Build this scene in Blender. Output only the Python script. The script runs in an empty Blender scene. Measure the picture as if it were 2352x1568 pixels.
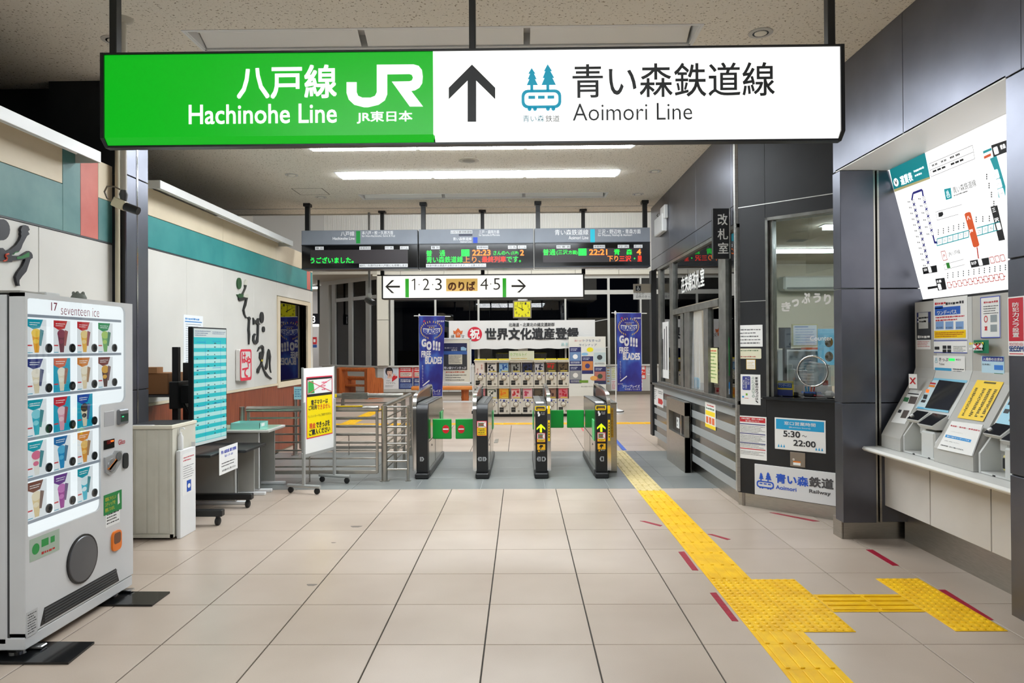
import bpy, bmesh, math, random
from mathutils import Vector as V, Matrix

random.seed(7)
SC = bpy.context.scene
COL = SC.collection

# ---------------------------------------------------------------- camera
FOC, CAMH = 1600.957, 1.6455                    # focal length in pixels of the 2352 px wide frame, eye height
PIT, YAW, ROL = 0.00694, -0.01299, -0.00632
_f = V((math.sin(YAW)*math.cos(PIT), math.cos(YAW)*math.cos(PIT), math.sin(PIT)))
_r = V((math.cos(YAW), -math.sin(YAW), 0))
_u = _r.cross(_f)
CR = _r*math.cos(ROL) + _u*math.sin(ROL)
CU = -_r*math.sin(ROL) + _u*math.cos(ROL)
CF = _f
CPOS = V((0, 0, CAMH))
cd = bpy.data.cameras.new('camera')
cd.sensor_width = 36.0
cd.lens = FOC/2352*36
cd.clip_start, cd.clip_end = 0.05, 200
cam = bpy.data.objects.new('camera', cd)
COL.objects.link(cam)
cam.matrix_world = Matrix.Translation(CPOS) @ Matrix((CR, CU, -CF)).transposed().to_4x4()
SC.camera = cam

# ---------------------------------------------------------------- world (night outside) and exposure
w = bpy.data.worlds.new('night')
SC.world = w
w.use_nodes = True
w.node_tree.nodes['Background'].inputs[0].default_value = (0.010, 0.012, 0.018, 1)
w.node_tree.nodes['Background'].inputs[1].default_value = 1.0
SC.view_settings.view_transform = 'Standard'
SC.view_settings.look = 'None'
SC.view_settings.gamma = 1.0
SC.view_settings.exposure = 0.35
SC.view_settings.use_curve_mapping = False
SC.cycles.max_bounces = 6
SC.cycles.use_light_tree = False
SC.cycles.diffuse_bounces = 3
SC.cycles.glossy_bounces = 3
SC.cycles.transparent_max_bounces = 8
E_TUBE = 23.0        # lit ceiling troughs
E_HALL = 27.0        # strips in the tall hall beyond the gates
E_SIGN = 0.95        # big lightbox sign
E_FARE = 0.95         # fare map lightbox
E_VEND = 0.9         # vending machine window

# ---------------------------------------------------------------- materials
def lin(h):
    if isinstance(h, str):
        h = h.lstrip('#')
        c = [int(h[i:i+2], 16)/255 for i in (0, 2, 4)]
    else:
        c = [x/255 for x in h]
    return tuple(x/12.92 if x <= .04045 else ((x+.055)/1.055)**2.4 for x in c)

MC = {}
def m(col, r=.5, me=0., e=0., spec=.5):
    k = (col, r, me, e, spec)
    if k in MC: return MC[k]
    mt = bpy.data.materials.new('paint_%d' % len(MC))
    mt.use_nodes = True
    b = mt.node_tree.nodes['Principled BSDF']
    c = lin(col)+(1,)
    b.inputs['Base Color'].default_value = c if not e else tuple(x*(.6 if e < .5 else .22) for x in c[:3])+(1,)
    b.inputs['Roughness'].default_value = r
    b.inputs['Metallic'].default_value = me
    b.inputs['Specular IOR Level'].default_value = spec
    if e:
        b.inputs['Emission Color'].default_value = c
        b.inputs['Emission Strength'].default_value = e
        if e < 5: mt.cycles.emission_sampling = 'NONE'
    MC[k] = mt
    return mt

def nodemat(name, r=.5, me=0.):
    mt = bpy.data.materials.new(name)
    mt.use_nodes = True
    nt = mt.node_tree
    b = nt.nodes['Principled BSDF']
    b.inputs['Roughness'].default_value = r
    b.inputs['Metallic'].default_value = me
    return mt, nt, b

def nz(nt, scale, vec=None, detail=4., rough=.5):
    n = nt.nodes.new('ShaderNodeTexNoise')
    n.inputs['Scale'].default_value = scale
    n.inputs['Detail'].default_value = detail
    n.inputs['Roughness'].default_value = rough
    if vec: nt.links.new(vec, n.inputs['Vector'])
    return n

def ramp(nt, src, stops):
    rp = nt.nodes.new('ShaderNodeValToRGB')
    nt.links.new(src, rp.inputs[0])
    el = rp.color_ramp.elements
    while len(el) < len(stops): el.new(.5)
    for e, (p, c) in zip(el, stops):
        e.position = p
        e.color = lin(c)+(1,)
    return rp

def mapping(nt, scale, coord='Object'):
    tc = nt.nodes.new('ShaderNodeTexCoord')
    mp = nt.nodes.new('ShaderNodeMapping')
    mp.inputs['Scale'].default_value = scale
    nt.links.new(tc.outputs[coord], mp.inputs['Vector'])
    return mp.outputs['Vector']

def bump(nt, b, src, s, d=.02):
    bp = nt.nodes.new('ShaderNodeBump')
    bp.inputs['Strength'].default_value = s
    bp.inputs['Distance'].default_value = d
    nt.links.new(src, bp.inputs['Height'])
    nt.links.new(bp.outputs[0], b.inputs['Normal'])

def noisy(name, c0, c1, scale, r=.5, me=0., bs=0., stretch=(1, 1, 1), lo=.35, hi=.65, world=False, spec=.5):
    mt, nt, b = nodemat(name, r, me)
    b.inputs['Specular IOR Level'].default_value = spec
    if world:
        g = nt.nodes.new('ShaderNodeNewGeometry')
        mp = nt.nodes.new('ShaderNodeMapping')
        mp.inputs['Scale'].default_value = stretch
        nt.links.new(g.outputs['Position'], mp.inputs['Vector'])
        vec = mp.outputs['Vector']
    else:
        vec = mapping(nt, stretch)
    n = nz(nt, scale, vec)
    rp = ramp(nt, n.outputs[0], [(lo, c0), (hi, c1)])
    nt.links.new(rp.outputs[0], b.inputs['Base Color'])
    if bs: bump(nt, b, n.outputs[0], bs)
    return mt

def tile_mat(name, c0, c1, r):
    mt, nt, b = nodemat(name, r)
    g = nt.nodes.new('ShaderNodeNewGeometry')
    n1 = nz(nt, 1.1, g.outputs['Position'], 3)
    n2 = nz(nt, 260, g.outputs['Position'], 2)
    oi = nt.nodes.new('ShaderNodeObjectInfo')
    mx = nt.nodes.new('ShaderNodeMath'); mx.operation = 'MULTIPLY_ADD'
    nt.links.new(n2.outputs[0], mx.inputs[0]); mx.inputs[1].default_value = .35
    nt.links.new(n1.outputs[0], mx.inputs[2])
    m2 = nt.nodes.new('ShaderNodeMath'); m2.operation = 'MULTIPLY_ADD'
    nt.links.new(oi.outputs['Random'], m2.inputs[0]); m2.inputs[1].default_value = .12
    nt.links.new(mx.outputs[0], m2.inputs[2])
    rp = ramp(nt, m2.outputs[0], [(.4, c0), (1., c1)])
    nt.links.new(rp.outputs[0], b.inputs['Base Color'])
    bump(nt, b, n2.outputs[0], .05, .002)
    return mt

M_TILE = tile_mat('tan_tile', (170, 153, 137), (197, 181, 166), .30)
M_GREY = tile_mat('grey_tile', (108, 111, 109), (138, 141, 138), .33)
M_GROUT = m((70, 66, 60), .9)
M_GROUTL = m((168, 170, 168), .9)
def ceiling_mat():
    mt, nt, b = nodemat('fissured_ceiling', .9)
    g = nt.nodes.new('ShaderNodeNewGeometry')
    n1 = nz(nt, 55, g.outputs['Position'], 3, .6)
    rp = ramp(nt, n1.outputs[0], [(.33, (140, 126, 104)), (.40, (236, 230, 218))])
    nt.links.new(rp.outputs[0], b.inputs['Base Color'])
    bump(nt, b, n1.outputs[0], .3, .01)
    return mt
M_CEIL = ceiling_mat()
M_DARK = noisy('dark_blue_grey_panel', (102, 104, 114), (110, 112, 122), 3., .32, .9, world=True)
M_DARK2 = noisy('charcoal_panel', (30, 31, 34), (35, 36, 39), 3., .45, .2, world=True)
M_STEEL = noisy('brushed_steel', (172, 169, 162), (186, 183, 176), 14., .32, 1., stretch=(1, 1, 22))
M_STEELH = noisy('brushed_steel_bar', (158, 155, 148), (184, 181, 174), 12., .28, 1., stretch=(1, 8, 8))
M_CHROME = m((215, 215, 215), .14, 1.)
M_ALU = noisy('satin_aluminium', (188, 188, 184), (204, 204, 200), 9., .38, .85, stretch=(1, 1, 12))
M_WHITEP = noisy('white_wall_panel', (212, 209, 202), (221, 218, 211), 1.2, .45, world=True)
M_CREAM = noisy('cream_wall_panel', (216, 200, 172), (226, 211, 184), 1.5, .55, world=True)
M_TEAL = noisy('teal_wall_panel', (44, 136, 136), (62, 150, 148), 2.5, .5, world=True)
M_TEALG = noisy('aged_teal_panel', (74, 124, 124), (104, 146, 142), 2.5, .5, world=True)
M_SALM = noisy('salmon_panel', (196, 96, 84), (214, 122, 108), 2.5, .55, world=True)
def wood_mat(name, c0, c1, c2, axis, sc=6.):
    mt, nt, b = nodemat(name, .42)
    st = [14, 14, 14]; st[axis] = 1.0
    g = nt.nodes.new('ShaderNodeNewGeometry')
    mp = nt.nodes.new('ShaderNodeMapping'); mp.inputs['Scale'].default_value = st
    nt.links.new(g.outputs['Position'], mp.inputs['Vector'])
    n = nz(nt, sc, mp.outputs['Vector'], 6, .6)
    rp = ramp(nt, n.outputs[0], [(.3, c0), (.52, c1), (.75, c2)])
    nt.links.new(rp.outputs[0], b.inputs['Base Color'])
    return mt
M_WOOD = wood_mat('red_brown_wood', (112, 50, 28), (140, 66, 37), (160, 82, 48), 2, 2.2)
M_LOG = wood_mat('varnished_log', (138, 66, 26), (178, 92, 40), (198, 112, 54), 2, 3.)
M_LOGX = wood_mat('varnished_rail', (150, 76, 32), (188, 102, 48), (204, 120, 60), 0, 3.)
M_BEAM = wood_mat('orange_beam', (190, 106, 38), (214, 128, 52), (226, 146, 68), 0, 2.)
M_GRAN = noisy('light_granite', (128, 131, 131), (176, 179, 179), 160., .5, lo=.3, hi=.7)
M_GRAND = noisy('polished_dark_granite', (52, 53, 52), (72, 73, 71), 120., .12, lo=.3, hi=.7)
M_BLK = m((22, 23, 25), .38)
M_BLKG = m((14, 15, 17), .12)
M_BEIGE = noisy('beige_steel_paint', (203, 200, 186), (212, 209, 196), 4., .45)
M_WHITE = m((232, 233, 233), .4)
M_PAPER = m((238, 238, 236), .7)
M_VEND = noisy('white_enamel', (206, 207, 208), (214, 215, 216), 2., .35)
M_YEL = noisy('yellow_tactile', (234, 180, 0), (250, 200, 6), 7., .42, world=True)
M_YELP = noisy('pale_tactile', (206, 184, 122), (220, 200, 142), 9., .5, world=True)
M_RED = noisy('red_floor_tape', (150, 22, 48), (172, 34, 60), 30., .35, world=True)
M_RUB = m((24, 24, 25), .55)

def glass_mat(name, tint=(255, 255, 255), refl=.10, alpha=.9):
    """pane: mostly see-through, mirror-like share rising at grazing angles"""
    mt = bpy.data.materials.new(name)
    mt.use_nodes = True
    nt = mt.node_tree
    nt.nodes.remove(nt.nodes['Principled BSDF'])
    out = nt.nodes['Material Output']
    tr = nt.nodes.new('ShaderNodeBsdfTransparent'); tr.inputs[0].default_value = lin(tint)+(1,)
    gl = nt.nodes.new('ShaderNodeBsdfGlossy'); gl.inputs['Roughness'].default_value = .015
    fr = nt.nodes.new('ShaderNodeFresnel'); fr.inputs[0].default_value = 1.5
    ad = nt.nodes.new('ShaderNodeMath'); ad.operation = 'ADD'; ad.use_clamp = True
    ad.inputs[1].default_value = refl
    nt.links.new(fr.outputs[0], ad.inputs[0])
    mx = nt.nodes.new('ShaderNodeMixShader')
    nt.links.new(ad.outputs[0], mx.inputs[0])
    nt.links.new(tr.outputs[0], mx.inputs[1])
    nt.links.new(gl.outputs[0], mx.inputs[2])
    nt.links.new(mx.outputs[0], out.inputs[0])
    return mt
M_GLASS = glass_mat('window_glass', (225, 232, 232), .03)
M_NGLASS = glass_mat('night_window_glass', (120, 126, 134), .035)
M_SHOPG = glass_mat('shop_glass', (205, 202, 192), .02)

# ---------------------------------------------------------------- frames and mesh builder
class Fr:
    """a plane in the room: origin o, right u, up v, outward normal n"""
    def __init__(s, o, u, v=(0, 0, 1)):
        s.o = V(o); s.u = V(u).normalized(); s.v = V(v).normalized(); s.n = s.u.cross(s.v).normalized()
    def w(s, a, b, d=0.): return s.o + s.u*a + s.v*b + s.n*d
    def px(s, x, y):
        """where the line of sight through photo pixel (x, y) meets this plane"""
        d = CF + CR*((x-1176)/FOC) - CU*((y-784)/FOC)
        t = (s.o-CPOS).dot(s.n)/d.dot(s.n)
        p = CPOS + d*t - s.o
        return p.dot(s.u), p.dot(s.v)
    def pb(s, x0, y0, x1, y1):
        a = s.px(x0, y0); b = s.px(x1, y1)
        return min(a[0], b[0]), min(a[1], b[1]), max(a[0], b[0]), max(a[1], b[1])
    def off(s, d): return Fr(s.o+s.n*d, s.u, s.v)
def FY(y): return Fr((0, y, 0), (1, 0, 0))        # faces the camera; u = X, v = Z
def FXL(x): return Fr((x, 0, 0), (0, 1, 0))       # left-hand walls; u = Y, v = Z
def FXR(x): return Fr((x, 0, 0), (0, -1, 0))      # right-hand walls; u = -Y, v = Z
FLOOR = Fr((0, 0, 0), (1, 0, 0), (0, 1, 0))       # u = X, v = Y

TCACHE = {}
def glyphs(s, bold=0.):
    k = (s, bold)
    if k not in TCACHE:
        c = bpy.data.curves.new('t', 'FONT')
        c.body = s; c.resolution_u = 3; c.offset = bold
        o = bpy.data.objects.new('t', c)
        me = bpy.data.meshes.new_from_object(o)
        vs = [(q.co.x, q.co.y) for q in me.vertices]
        fs = [tuple(p.vertices) for p in me.polygons]
        bpy.data.objects.remove(o); bpy.data.curves.remove(c); bpy.data.meshes.remove(me)
        if not vs: vs = [(0, 0), (1, 1)]; fs = []
        xs = [a for a, b in vs]; ys = [b for a, b in vs]
        TCACHE[k] = (vs, fs, min(xs), min(ys), max(xs), max(ys))
    return TCACHE[k]

ORG = {}
class MB:
    def __init__(s, mat=None):
        s.v = []; s.f = []; s.fm = []; s.ms = []
        if mat: s.mat(mat)
    def mat(s, mt):
        if mt not in s.ms: s.ms.append(mt)
        s.cur = s.ms.index(mt)
        return s
    def add(s, vs, fs):
        k = len(s.v)
        s.v += [V(p) for p in vs]
        for f in fs:
            s.f.append(tuple(i+k for i in f)); s.fm.append(s.cur)
        return s
    def cbox(s, T, lo, hi, b=0.):
        if b <= 0:
            vs = [T(x, y, z) for x in (lo[0], hi[0]) for y in (lo[1], hi[1]) for z in (lo[2], hi[2])]
            return s.add(vs, [(0, 1, 3, 2), (4, 6, 7, 5), (0, 4, 5, 1), (2, 3, 7, 6), (0, 2, 6, 4), (1, 5, 7, 3)])
        b = min(b, *(abs(hi[i]-lo[i])*.49 for i in range(3)))
        vs = []; ix = {}
        for sx in (0, 1):
            for sy in (0, 1):
                for sz in (0, 1):
                    sg = (sx, sy, sz)
                    for k in range(3):
                        p = [((hi[i] if sg[i] else lo[i]) if i == k else (hi[i]-b if sg[i] else lo[i]+b)) for i in range(3)]
                        ix[sg, k] = len(vs); vs.append(T(*p))
        fs = []
        def key(k, sk, a, b_, sa, sb):
            q = [0, 0, 0]; q[k] = sk; q[a] = sa; q[b_] = sb
            return tuple(q)
        for k in range(3):
            a, c = (k+1) % 3, (k+2) % 3
            for sk in (0, 1):
                fs.append([ix[key(k, sk, a, c, sa, sc), k] for sa, sc in ((0, 0), (1, 0), (1, 1), (0, 1))])
            for sa in (0, 1):
                for sc in (0, 1):
                    g0 = key(k, 0, a, c, sa, sc); g1 = key(k, 1, a, c, sa, sc)
                    fs.append([ix[g0, a], ix[g1, a], ix[g1, c], ix[g0, c]])
        for sx in (0, 1):
            for sy in (0, 1):
                for sz in (0, 1):
                    fs.append([ix[(sx, sy, sz), k] for k in range(3)])
        return s.add(vs, fs)
    def box(s, x0, y0, z0, x1, y1, z1, b=0.):
        return s.cbox(lambda x, y, z: V((x, y, z)), (min(x0, x1), min(y0, y1), min(z0, z1)), (max(x0, x1), max(y0, y1), max(z0, z1)), b)
    def fbox(s, F, u0, v0, u1, v1, d0, d1, b=0.):
        return s.cbox(F.w, (min(u0, u1), min(v0, v1), min(d0, d1)), (max(u0, u1), max(v0, v1), max(d0, d1)), b)
    def rect(s, F, u0, v0, u1, v1, d=0.):
        return s.add([F.w(u0, v0, d), F.w(u1, v0, d), F.w(u1, v1, d), F.w(u0, v1, d)], [(0, 1, 2, 3)])
    def flat(s, F, pts, d=0.):
        return s.add([F.w(a, b, d) for a, b in pts], [tuple(range(len(pts)))])
    def prism(s, F, pts, d0, d1):
        n = len(pts)
        vs = [F.w(a, b, d0) for a, b in pts]+[F.w(a, b, d1) for a, b in pts]
        fs = [tuple(range(n)), tuple(range(2*n-1, n-1, -1))]+[(i, (i+1) % n, (i+1) % n+n, i+n) for i in range(n)]
        return s.add(vs, fs)
    def tube(s, pts, r, n=8, caps=True):
        pts = [V(p) for p in pts]
        rs = r if isinstance(r, (list, tuple)) else [r]*len(pts)
        vs = []; fs = []
        up = None
        for i, p in enumerate(pts):
            t = (pts[min(i+1, len(pts)-1)]-pts[max(i-1, 0)]).normalized()
            if up is None:
                up = V((0, 0, 1)) if abs(t.z) < .9 else V((1, 0, 0))
            a = t.cross(up).normalized(); up = a.cross(t).normalized()
            for j in range(n):
                th = 2*math.pi*j/n
                vs.append(p+(a*math.cos(th)+up*math.sin(th))*rs[i])
        for i in range(len(pts)-1):
            for j in range(n):
                fs.append((i*n+j, i*n+(j+1) % n, (i+1)*n+(j+1) % n, (i+1)*n+j))
        if caps:
            fs.append(tuple(range(n))); fs.append(tuple(range((len(pts)-1)*n, len(pts)*n)))
        return s.add(vs, fs)
    def lathe(s, o, ax, prof, n=16):
        o = V(o); ax = V(ax).normalized()
        a = ax.cross(V((0, 0, 1)) if abs(ax.z) < .9 else V((1, 0, 0))).normalized(); b = ax.cross(a)
        vs = []; fs = []
        for r, h in prof:
            for j in range(n):
                th = 2*math.pi*j/n
                vs.append(o+ax*h+(a*math.cos(th)+b*math.sin(th))*max(r, 1e-4))
        for i in range(len(prof)-1):
            for j in range(n):
                fs.append((i*n+j, i*n+(j+1) % n, (i+1)*n+(j+1) % n, (i+1)*n+j))
        fs.append(tuple(range(n))); fs.append(tuple(range((len(prof)-1)*n, len(prof)*n)))
        return s.add(vs, fs)
    def disc(s, F, u, v, ru, rv=None, d=0., n=20):
        rv = rv or ru
        return s.flat(F, [(u+ru*math.cos(2*math.pi*i/n), v+rv*math.sin(2*math.pi*i/n)) for i in range(n)], d)
    def ell(s, c, r, nu=12, nv=8):
        c = V(c)
        return s.lathe_e(c, r, nu, nv)
    def lathe_e(s, c, r, nu, nv):
        vs = []; fs = []
        for i in range(nv+1):
            ph = math.pi*i/nv
            for j in range(nu):
                th = 2*math.pi*j/nu
                vs.append(c+V((r[0]*max(math.sin(ph), .01)*math.cos(th), r[1]*max(math.sin(ph), .01)*math.sin(th), r[2]*math.cos(ph))))
        for i in range(nv):
            for j in range(nu):
                fs.append((i*nu+j, i*nu+(j+1) % nu, (i+1)*nu+(j+1) % nu, (i+1)*nu+j))
        return s.add(vs, fs)
    def text(s, F, t, u0, v0, u1, v1, d=0., bold=0., keep=False):
        """fit the string's outline into the box u0..u1, v0..v1 (keep: keep its proportions, left aligned)"""
        vs, fs, a, b, c, e = glyphs(t, min(bold, 0.))
        k = max(bold, 0.)
        su = (u1-u0)/max(c-a+2*k, 1e-6); sv = (v1-v0)/max(e-b+2*k, 1e-6)
        if keep: su = min(su, sv)
        for i, (sx, sy) in enumerate(((-k, -k), (k, -k), (-k, k), (k, k)) if k else ((0, 0),)):
            s.add([F.w(u0+(x-a+k+sx)*su, v0+(y-b+k+sy)*sv, d+i*.00012) for x, y in vs], fs)
        return s
    def textp(s, F, t, x0, y0, x1, y1, d=0., bold=0.):
        return s.text(F, t, *F.pb(x0, y0, x1, y1), d, bold)
    def vtext(s, F, t, u0, v0, u1, v1, d=0., bold=0., gap=.12):
        h = (v1-v0)/len(t)
        for i, ch in enumerate(t):
            if ch == ' ': continue
            a = v1-(i+1)*h+h*gap/2; b = v1-i*h-h*gap/2
            if ch == 'ー':
                s.rect(F, u0+(u1-u0)*.44, a, u0+(u1-u0)*.58, b, d); continue
            s.text(F, ch, u0, a, u1, b, d, bold)
        return s
    def lines(s, F, u0, v0, u1, v1, rows, d=0., fill=.5, seed=0, words=True):
        """print too small to read: rows of short strokes"""
        rg = random.Random(seed+rows*7)
        if v1 < v0: v0, v1 = v1, v0
        if u1 < u0: u0, u1 = u1, u0
        h = (v1-v0)/rows
        for i in range(rows):
            y = v1-(i+1)*h+h*(1-fill)/2
            a = u0; end = u0+(u1-u0)*(rg.uniform(.7, 1.) if i % 3 else 1.)
            st = max(h*fill, (u1-u0)/50, 1e-4)
            while a < end-st*.3:
                wd = st*rg.uniform(.6, 2.6) if words else end-a
                s.rect(F, a, y+h*fill*rg.uniform(0, .2), min(a+wd, end), y+h*fill*rg.uniform(.75, 1), d)
                a += wd+st*.35
        return s
    def mesh(s, name, org=V((0, 0, 0)), smooth=None):
        me = bpy.data.meshes.new(name)
        me.from_pydata([tuple(p-org) for p in s.v], [], s.f)
        for mt in s.ms: me.materials.append(mt)
        if len(s.ms) > 1: me.polygons.foreach_set('material_index', s.fm)
        bm = bmesh.new(); bm.from_mesh(me)
        bmesh.ops.recalc_face_normals(bm, faces=bm.faces)
        bm.to_mesh(me); bm.free()
        if smooth:
            me.polygons.foreach_set('use_smooth', [True]*len(me.polygons))
            me.set_sharp_from_angle(angle=math.radians(smooth))
        me.update()
        return me
    def build(s, name, parent=None, smooth=None, label=None, cat=None, group=None, kind=None, org=None):
        if parent is not None: o0 = ORG[parent.name]
        else: o0 = V(org) if org is not None else V((0, 0, 0))
        if parent is None and org is None and kind != 'structure' and s.v:
            xs = [p.x for p in s.v]; ys = [p.y for p in s.v]; zs = [p.z for p in s.v]
            o0 = V(((min(xs)+max(xs))/2, (min(ys)+max(ys))/2, min(zs)))
        ob = bpy.data.objects.new(name, s.mesh(name, o0, smooth))
        COL.objects.link(ob)
        if parent is not None: ob.parent = parent
        else: ob.location = o0
        ORG[ob.name] = o0
        return tag(ob, label, cat, group, kind)

def tag(o, label=None, cat=None, group=None, kind=None):
    if label: o['label'] = label
    if cat: o['category'] = cat
    if group: o['group'] = group
    if kind: o['kind'] = kind
    return o
def thing(name, label, cat, loc=(0, 0, 0), group=None, kind=None):
    o = bpy.data.objects.new(name, None)
    o.empty_display_size = .1
    COL.objects.link(o)
    o.location = loc
    ORG[o.name] = V(loc)
    return tag(o, label, cat, group, kind)
def inst(name, me, parent, loc, scale=None):
    """one more object on shared mesh data, loc relative to its parent"""
    o = bpy.data.objects.new(name, me)
    COL.objects.link(o)
    o.parent = parent; o.location = loc
    if scale: o.scale = scale
    ORG[o.name] = ORG[parent.name] if parent is not None else V((0, 0, 0))
    return o
def copy_tree(root, d, label=None):
    """copy a thing with its parts and sub-parts, moved by d"""
    r = root.copy(); COL.objects.link(r); r.location = root.location+V(d)
    ORG[r.name] = ORG[root.name]+V(d)
    if label: r['label'] = label
    for ch in list(root.children):
        c = ch.copy(); COL.objects.link(c); c.parent = r; ORG[c.name] = ORG[r.name]
        for g in list(ch.children):
            k = g.copy(); COL.objects.link(k); k.parent = c; ORG[k.name] = ORG[r.name]
    return r

# ================================================================ STRUCTURE
HC = 3.95
# ---- floor
fl = MB(M_GROUT).box(-16, -7, -.12, 7, 32, -.010).build('floor', kind='structure', label='tan stone tile floor of the station concourse with a grey band under the gates')
tme = MB(M_TILE).box(.004, .003, -.010, .596, .597, 0, .0015).mesh('floor_tile')
for j in range(9):
    for k in range(-6, 6):
        inst('floor_tile', tme, fl, (-.211+.6*k, 8.0586-.6*(j+1), 0))
for j in range(6):
    for k in range(-6, 4):
        inst('floor_tile', tme, fl, (-.211+.6*k, 10.929+.6*j, 0))
MB(M_GROUTL).box(-4.3, 8.0586, -.0105, 2.6, 10.929, -.006).build('grout_bed', fl)
gme = MB(M_GREY).box(.003, .003, -.010, .745, .7146, 0, .0015).mesh('grey_floor_tile')
for j in range(4):
    for k in range(-4, 5):
        inst('grey_floor_tile', gme, fl, (-1.23+.748*k, 8.0586+.7176*j, 0))
ff = MB(M_TILE)
ff.box(-16, 14.529, -.01, 7, 32, 0).box(-16, -7, -.01, 7, 2.6586, 0).box(-16, 2.6586, -.01, -3.811, 14.529, 0).box(3.389, 2.6586, -.01, 7, 14.529, 0).box(2.189, 10.929, -.01, 3.389, 14.529, 0)
ff.build('floor_field', fl)

# ---- ceiling with slots for the light troughs
SLX0, SLX1, SLW = -2.43, 1.31, .33
SLK = (-5, -3, 0, 1, 2, 3, 4)
SLOTS = [5.02+1.3675*k for k in SLK]
ce = MB(M_CEIL)
ce.box(-9, -7, HC, SLX0, 11.5, HC+.1).box(SLX1, -7, HC, 3.8, 11.5, HC+.1)
ye = [-7]
for y in SLOTS: ye += [y, y+SLW]
ye.append(11.5)
for a, b in zip(ye[::2], ye[1::2]): ce.box(SLX0, a, HC, SLX1, b, HC+.1)
ceil = ce.build('ceiling', kind='structure', label='beige fissured ceiling with long recessed light troughs')
MB(M_CEIL).box(-9, 11.53, HC+.004, 3.8, 12.0, HC+.1).build('edge_panel', ceil)
MB(M_ALU).box(-9, 11.5, HC-.006, 3.8, 11.53, HC+.1).box(-9, 12.0, HC-.01, 3.8, 12.02, HC+.3).build('edge_trim', ceil)

# ---- left wall, near part (X = -3.5) and its painted panels
WN = FXL(-3.5)
wl = MB(m((90, 88, 84), .8)).box(-4.1, -7, 0, -3.512, 5.93, 3.21).build('wall_left', kind='structure', label='shop wall with white, teal, cream and salmon panels left of the hall')
def wpanel(F, name, mt, u0, v0, u1, v1, par, d0=-.012, d1=0., g=.003):
    return MB(mt).fbox(F, u0+g, v0+g, u1-g, v1-g, d0, d1, .002).build(name, par)
yA = WN.px(144, 422)[0]; yB = WN.px(185, 440)[0]; yC = WN.px(225.6, 454)[0]; yD = 5.93
zT = 2.55; zS = WN.px(144, 422)[1]; zR = WN.px(228, 454)[1]; zW = 3.21
yj = WN.px(89, 520)[0]
for a, b in ((-1.5, .3), (.3, 2.1), (2.1, 3.5), (3.5, yj), (yj, yD)):
    wpanel(WN, 'white_panel', M_WHITEP, a, 0.02, b, zT-.012, wl)
for a, b in ((-1.5, 1.0), (1.0, yA)):
    wpanel(WN, 'cream_panel', M_CREAM, a, zS, b, zW, wl)
    wpanel(WN, 'teal_panel', M_TEALG, a, zT, b, zS, wl, g=.001)
wpanel(WN, 'teal_panel', M_TEALG, yA, zT, yB, zW, wl, g=.001)
wpanel(WN, 'salmon_panel', M_SALM, yB, zT, yC, zW, wl, g=.001)
wpanel(WN, 'cream_panel', M_CREAM, yC, zR, yD, zW, wl, g=.001)
wpanel(WN, 'teal_panel', M_TEALG, yC, zT, yD, zR, wl, g=.001)
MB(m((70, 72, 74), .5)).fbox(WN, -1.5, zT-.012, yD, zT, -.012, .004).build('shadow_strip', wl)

# ---- left wall, far part (X = -3.83) with the shop window
WF = FXL(-3.83)
wf = MB(m((150, 140, 120), .8))
y0, y1 = 6.28, 12.76
wy0, wz0, wy1, wz1 = WF.pb(641, 690, 705, 868)
wf.box(-4.1, y0, 0, -3.842, wy0, 3.31).box(-4.1, wy1, 0, -3.842, y1, 3.31).box(-4.1, wy0, 0, -3.842, wy1, wz0).box(-4.1, wy0, wz1, -3.842, wy1, 3.31)
wf = wf.build('wall_left_far', kind='structure', label='soba shop wall with a white field, teal stripe and red-brown wood dado')
zt = 2.69; ztt = 3.02; zw = 1.085
js = [WF.px(x, 700)[0] for x in (429, 514, 583)]
ed = [y0]+js+[WF.px(636, 760)[0]]
for a, b in zip(ed, ed[1:]): wpanel(WF, 'white_panel', M_WHITEP, a, zw, b, zt-.014, wf, g=.0015)
yw0 = WF.px(636, 760)[0]; yw1 = WF.px(712, 760)[0]
wpanel(WF, 'white_panel', M_WHITEP, yw0, WF.px(636, 678)[1], yw1, zt-.014, wf, g=.001)
wpanel(WF, 'white_panel', M_WHITEP, yw1, zw, y1, zt-.014, wf, g=.001)
ed = [y0]+[WF.px(x, 600)[0] for x in (512.5, 634)]
yr0 = WF.px(705, 650)[0]; yr1 = WF.px(713, 650)[0]
ed.append(yr0)
for a, b in zip(ed, ed[1:]):
    wpanel(WF, 'teal_panel', M_TEAL, a, zt, b, ztt, wf)
wpanel(WF, 'salmon_panel', M_SALM, yr0, zt, yr1, ztt, wf, g=.001)
wpanel(WF, 'teal_panel', M_TEAL, yr1, zt, y1, ztt, wf, g=.001)
ed = ed[:3]+[y1]
for a, b in zip(ed, ed[1:]): wpanel(WF, 'cream_panel', M_CREAM, a, ztt, b, 3.31, wf)
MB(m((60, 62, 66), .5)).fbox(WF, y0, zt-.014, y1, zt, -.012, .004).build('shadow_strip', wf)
MB(M_CREAM).fbox(WF, y0, zw-.03, y1, zw, -.012, .012, .002).build('dado_rail', wf)
MB(M_CREAM).box(-4.1, y1, 0, -3.83, y1+.012, 3.31).build('end_cap', wf)
ed = [y0, 7.0, 7.72]+[WF.px(x, 950)[0] for x in (562, 604, 640.6, 671)]+[y1-.5, y1]
for a, b in zip(ed, ed[1:]): wpanel(WF, 'wood_panel', M_WOOD, a, .02, b, zw-.03, wf, g=.002)
w1 = thing('window_1', 'shop window with cream frame beside the brush lettering', None, (-3.83, wy0, wz0), kind='structure')
f1 = MB(M_CREAM)
fw = .05
a, b, c, d_ = WF.pb(636, 680, 712, 878)
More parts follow.
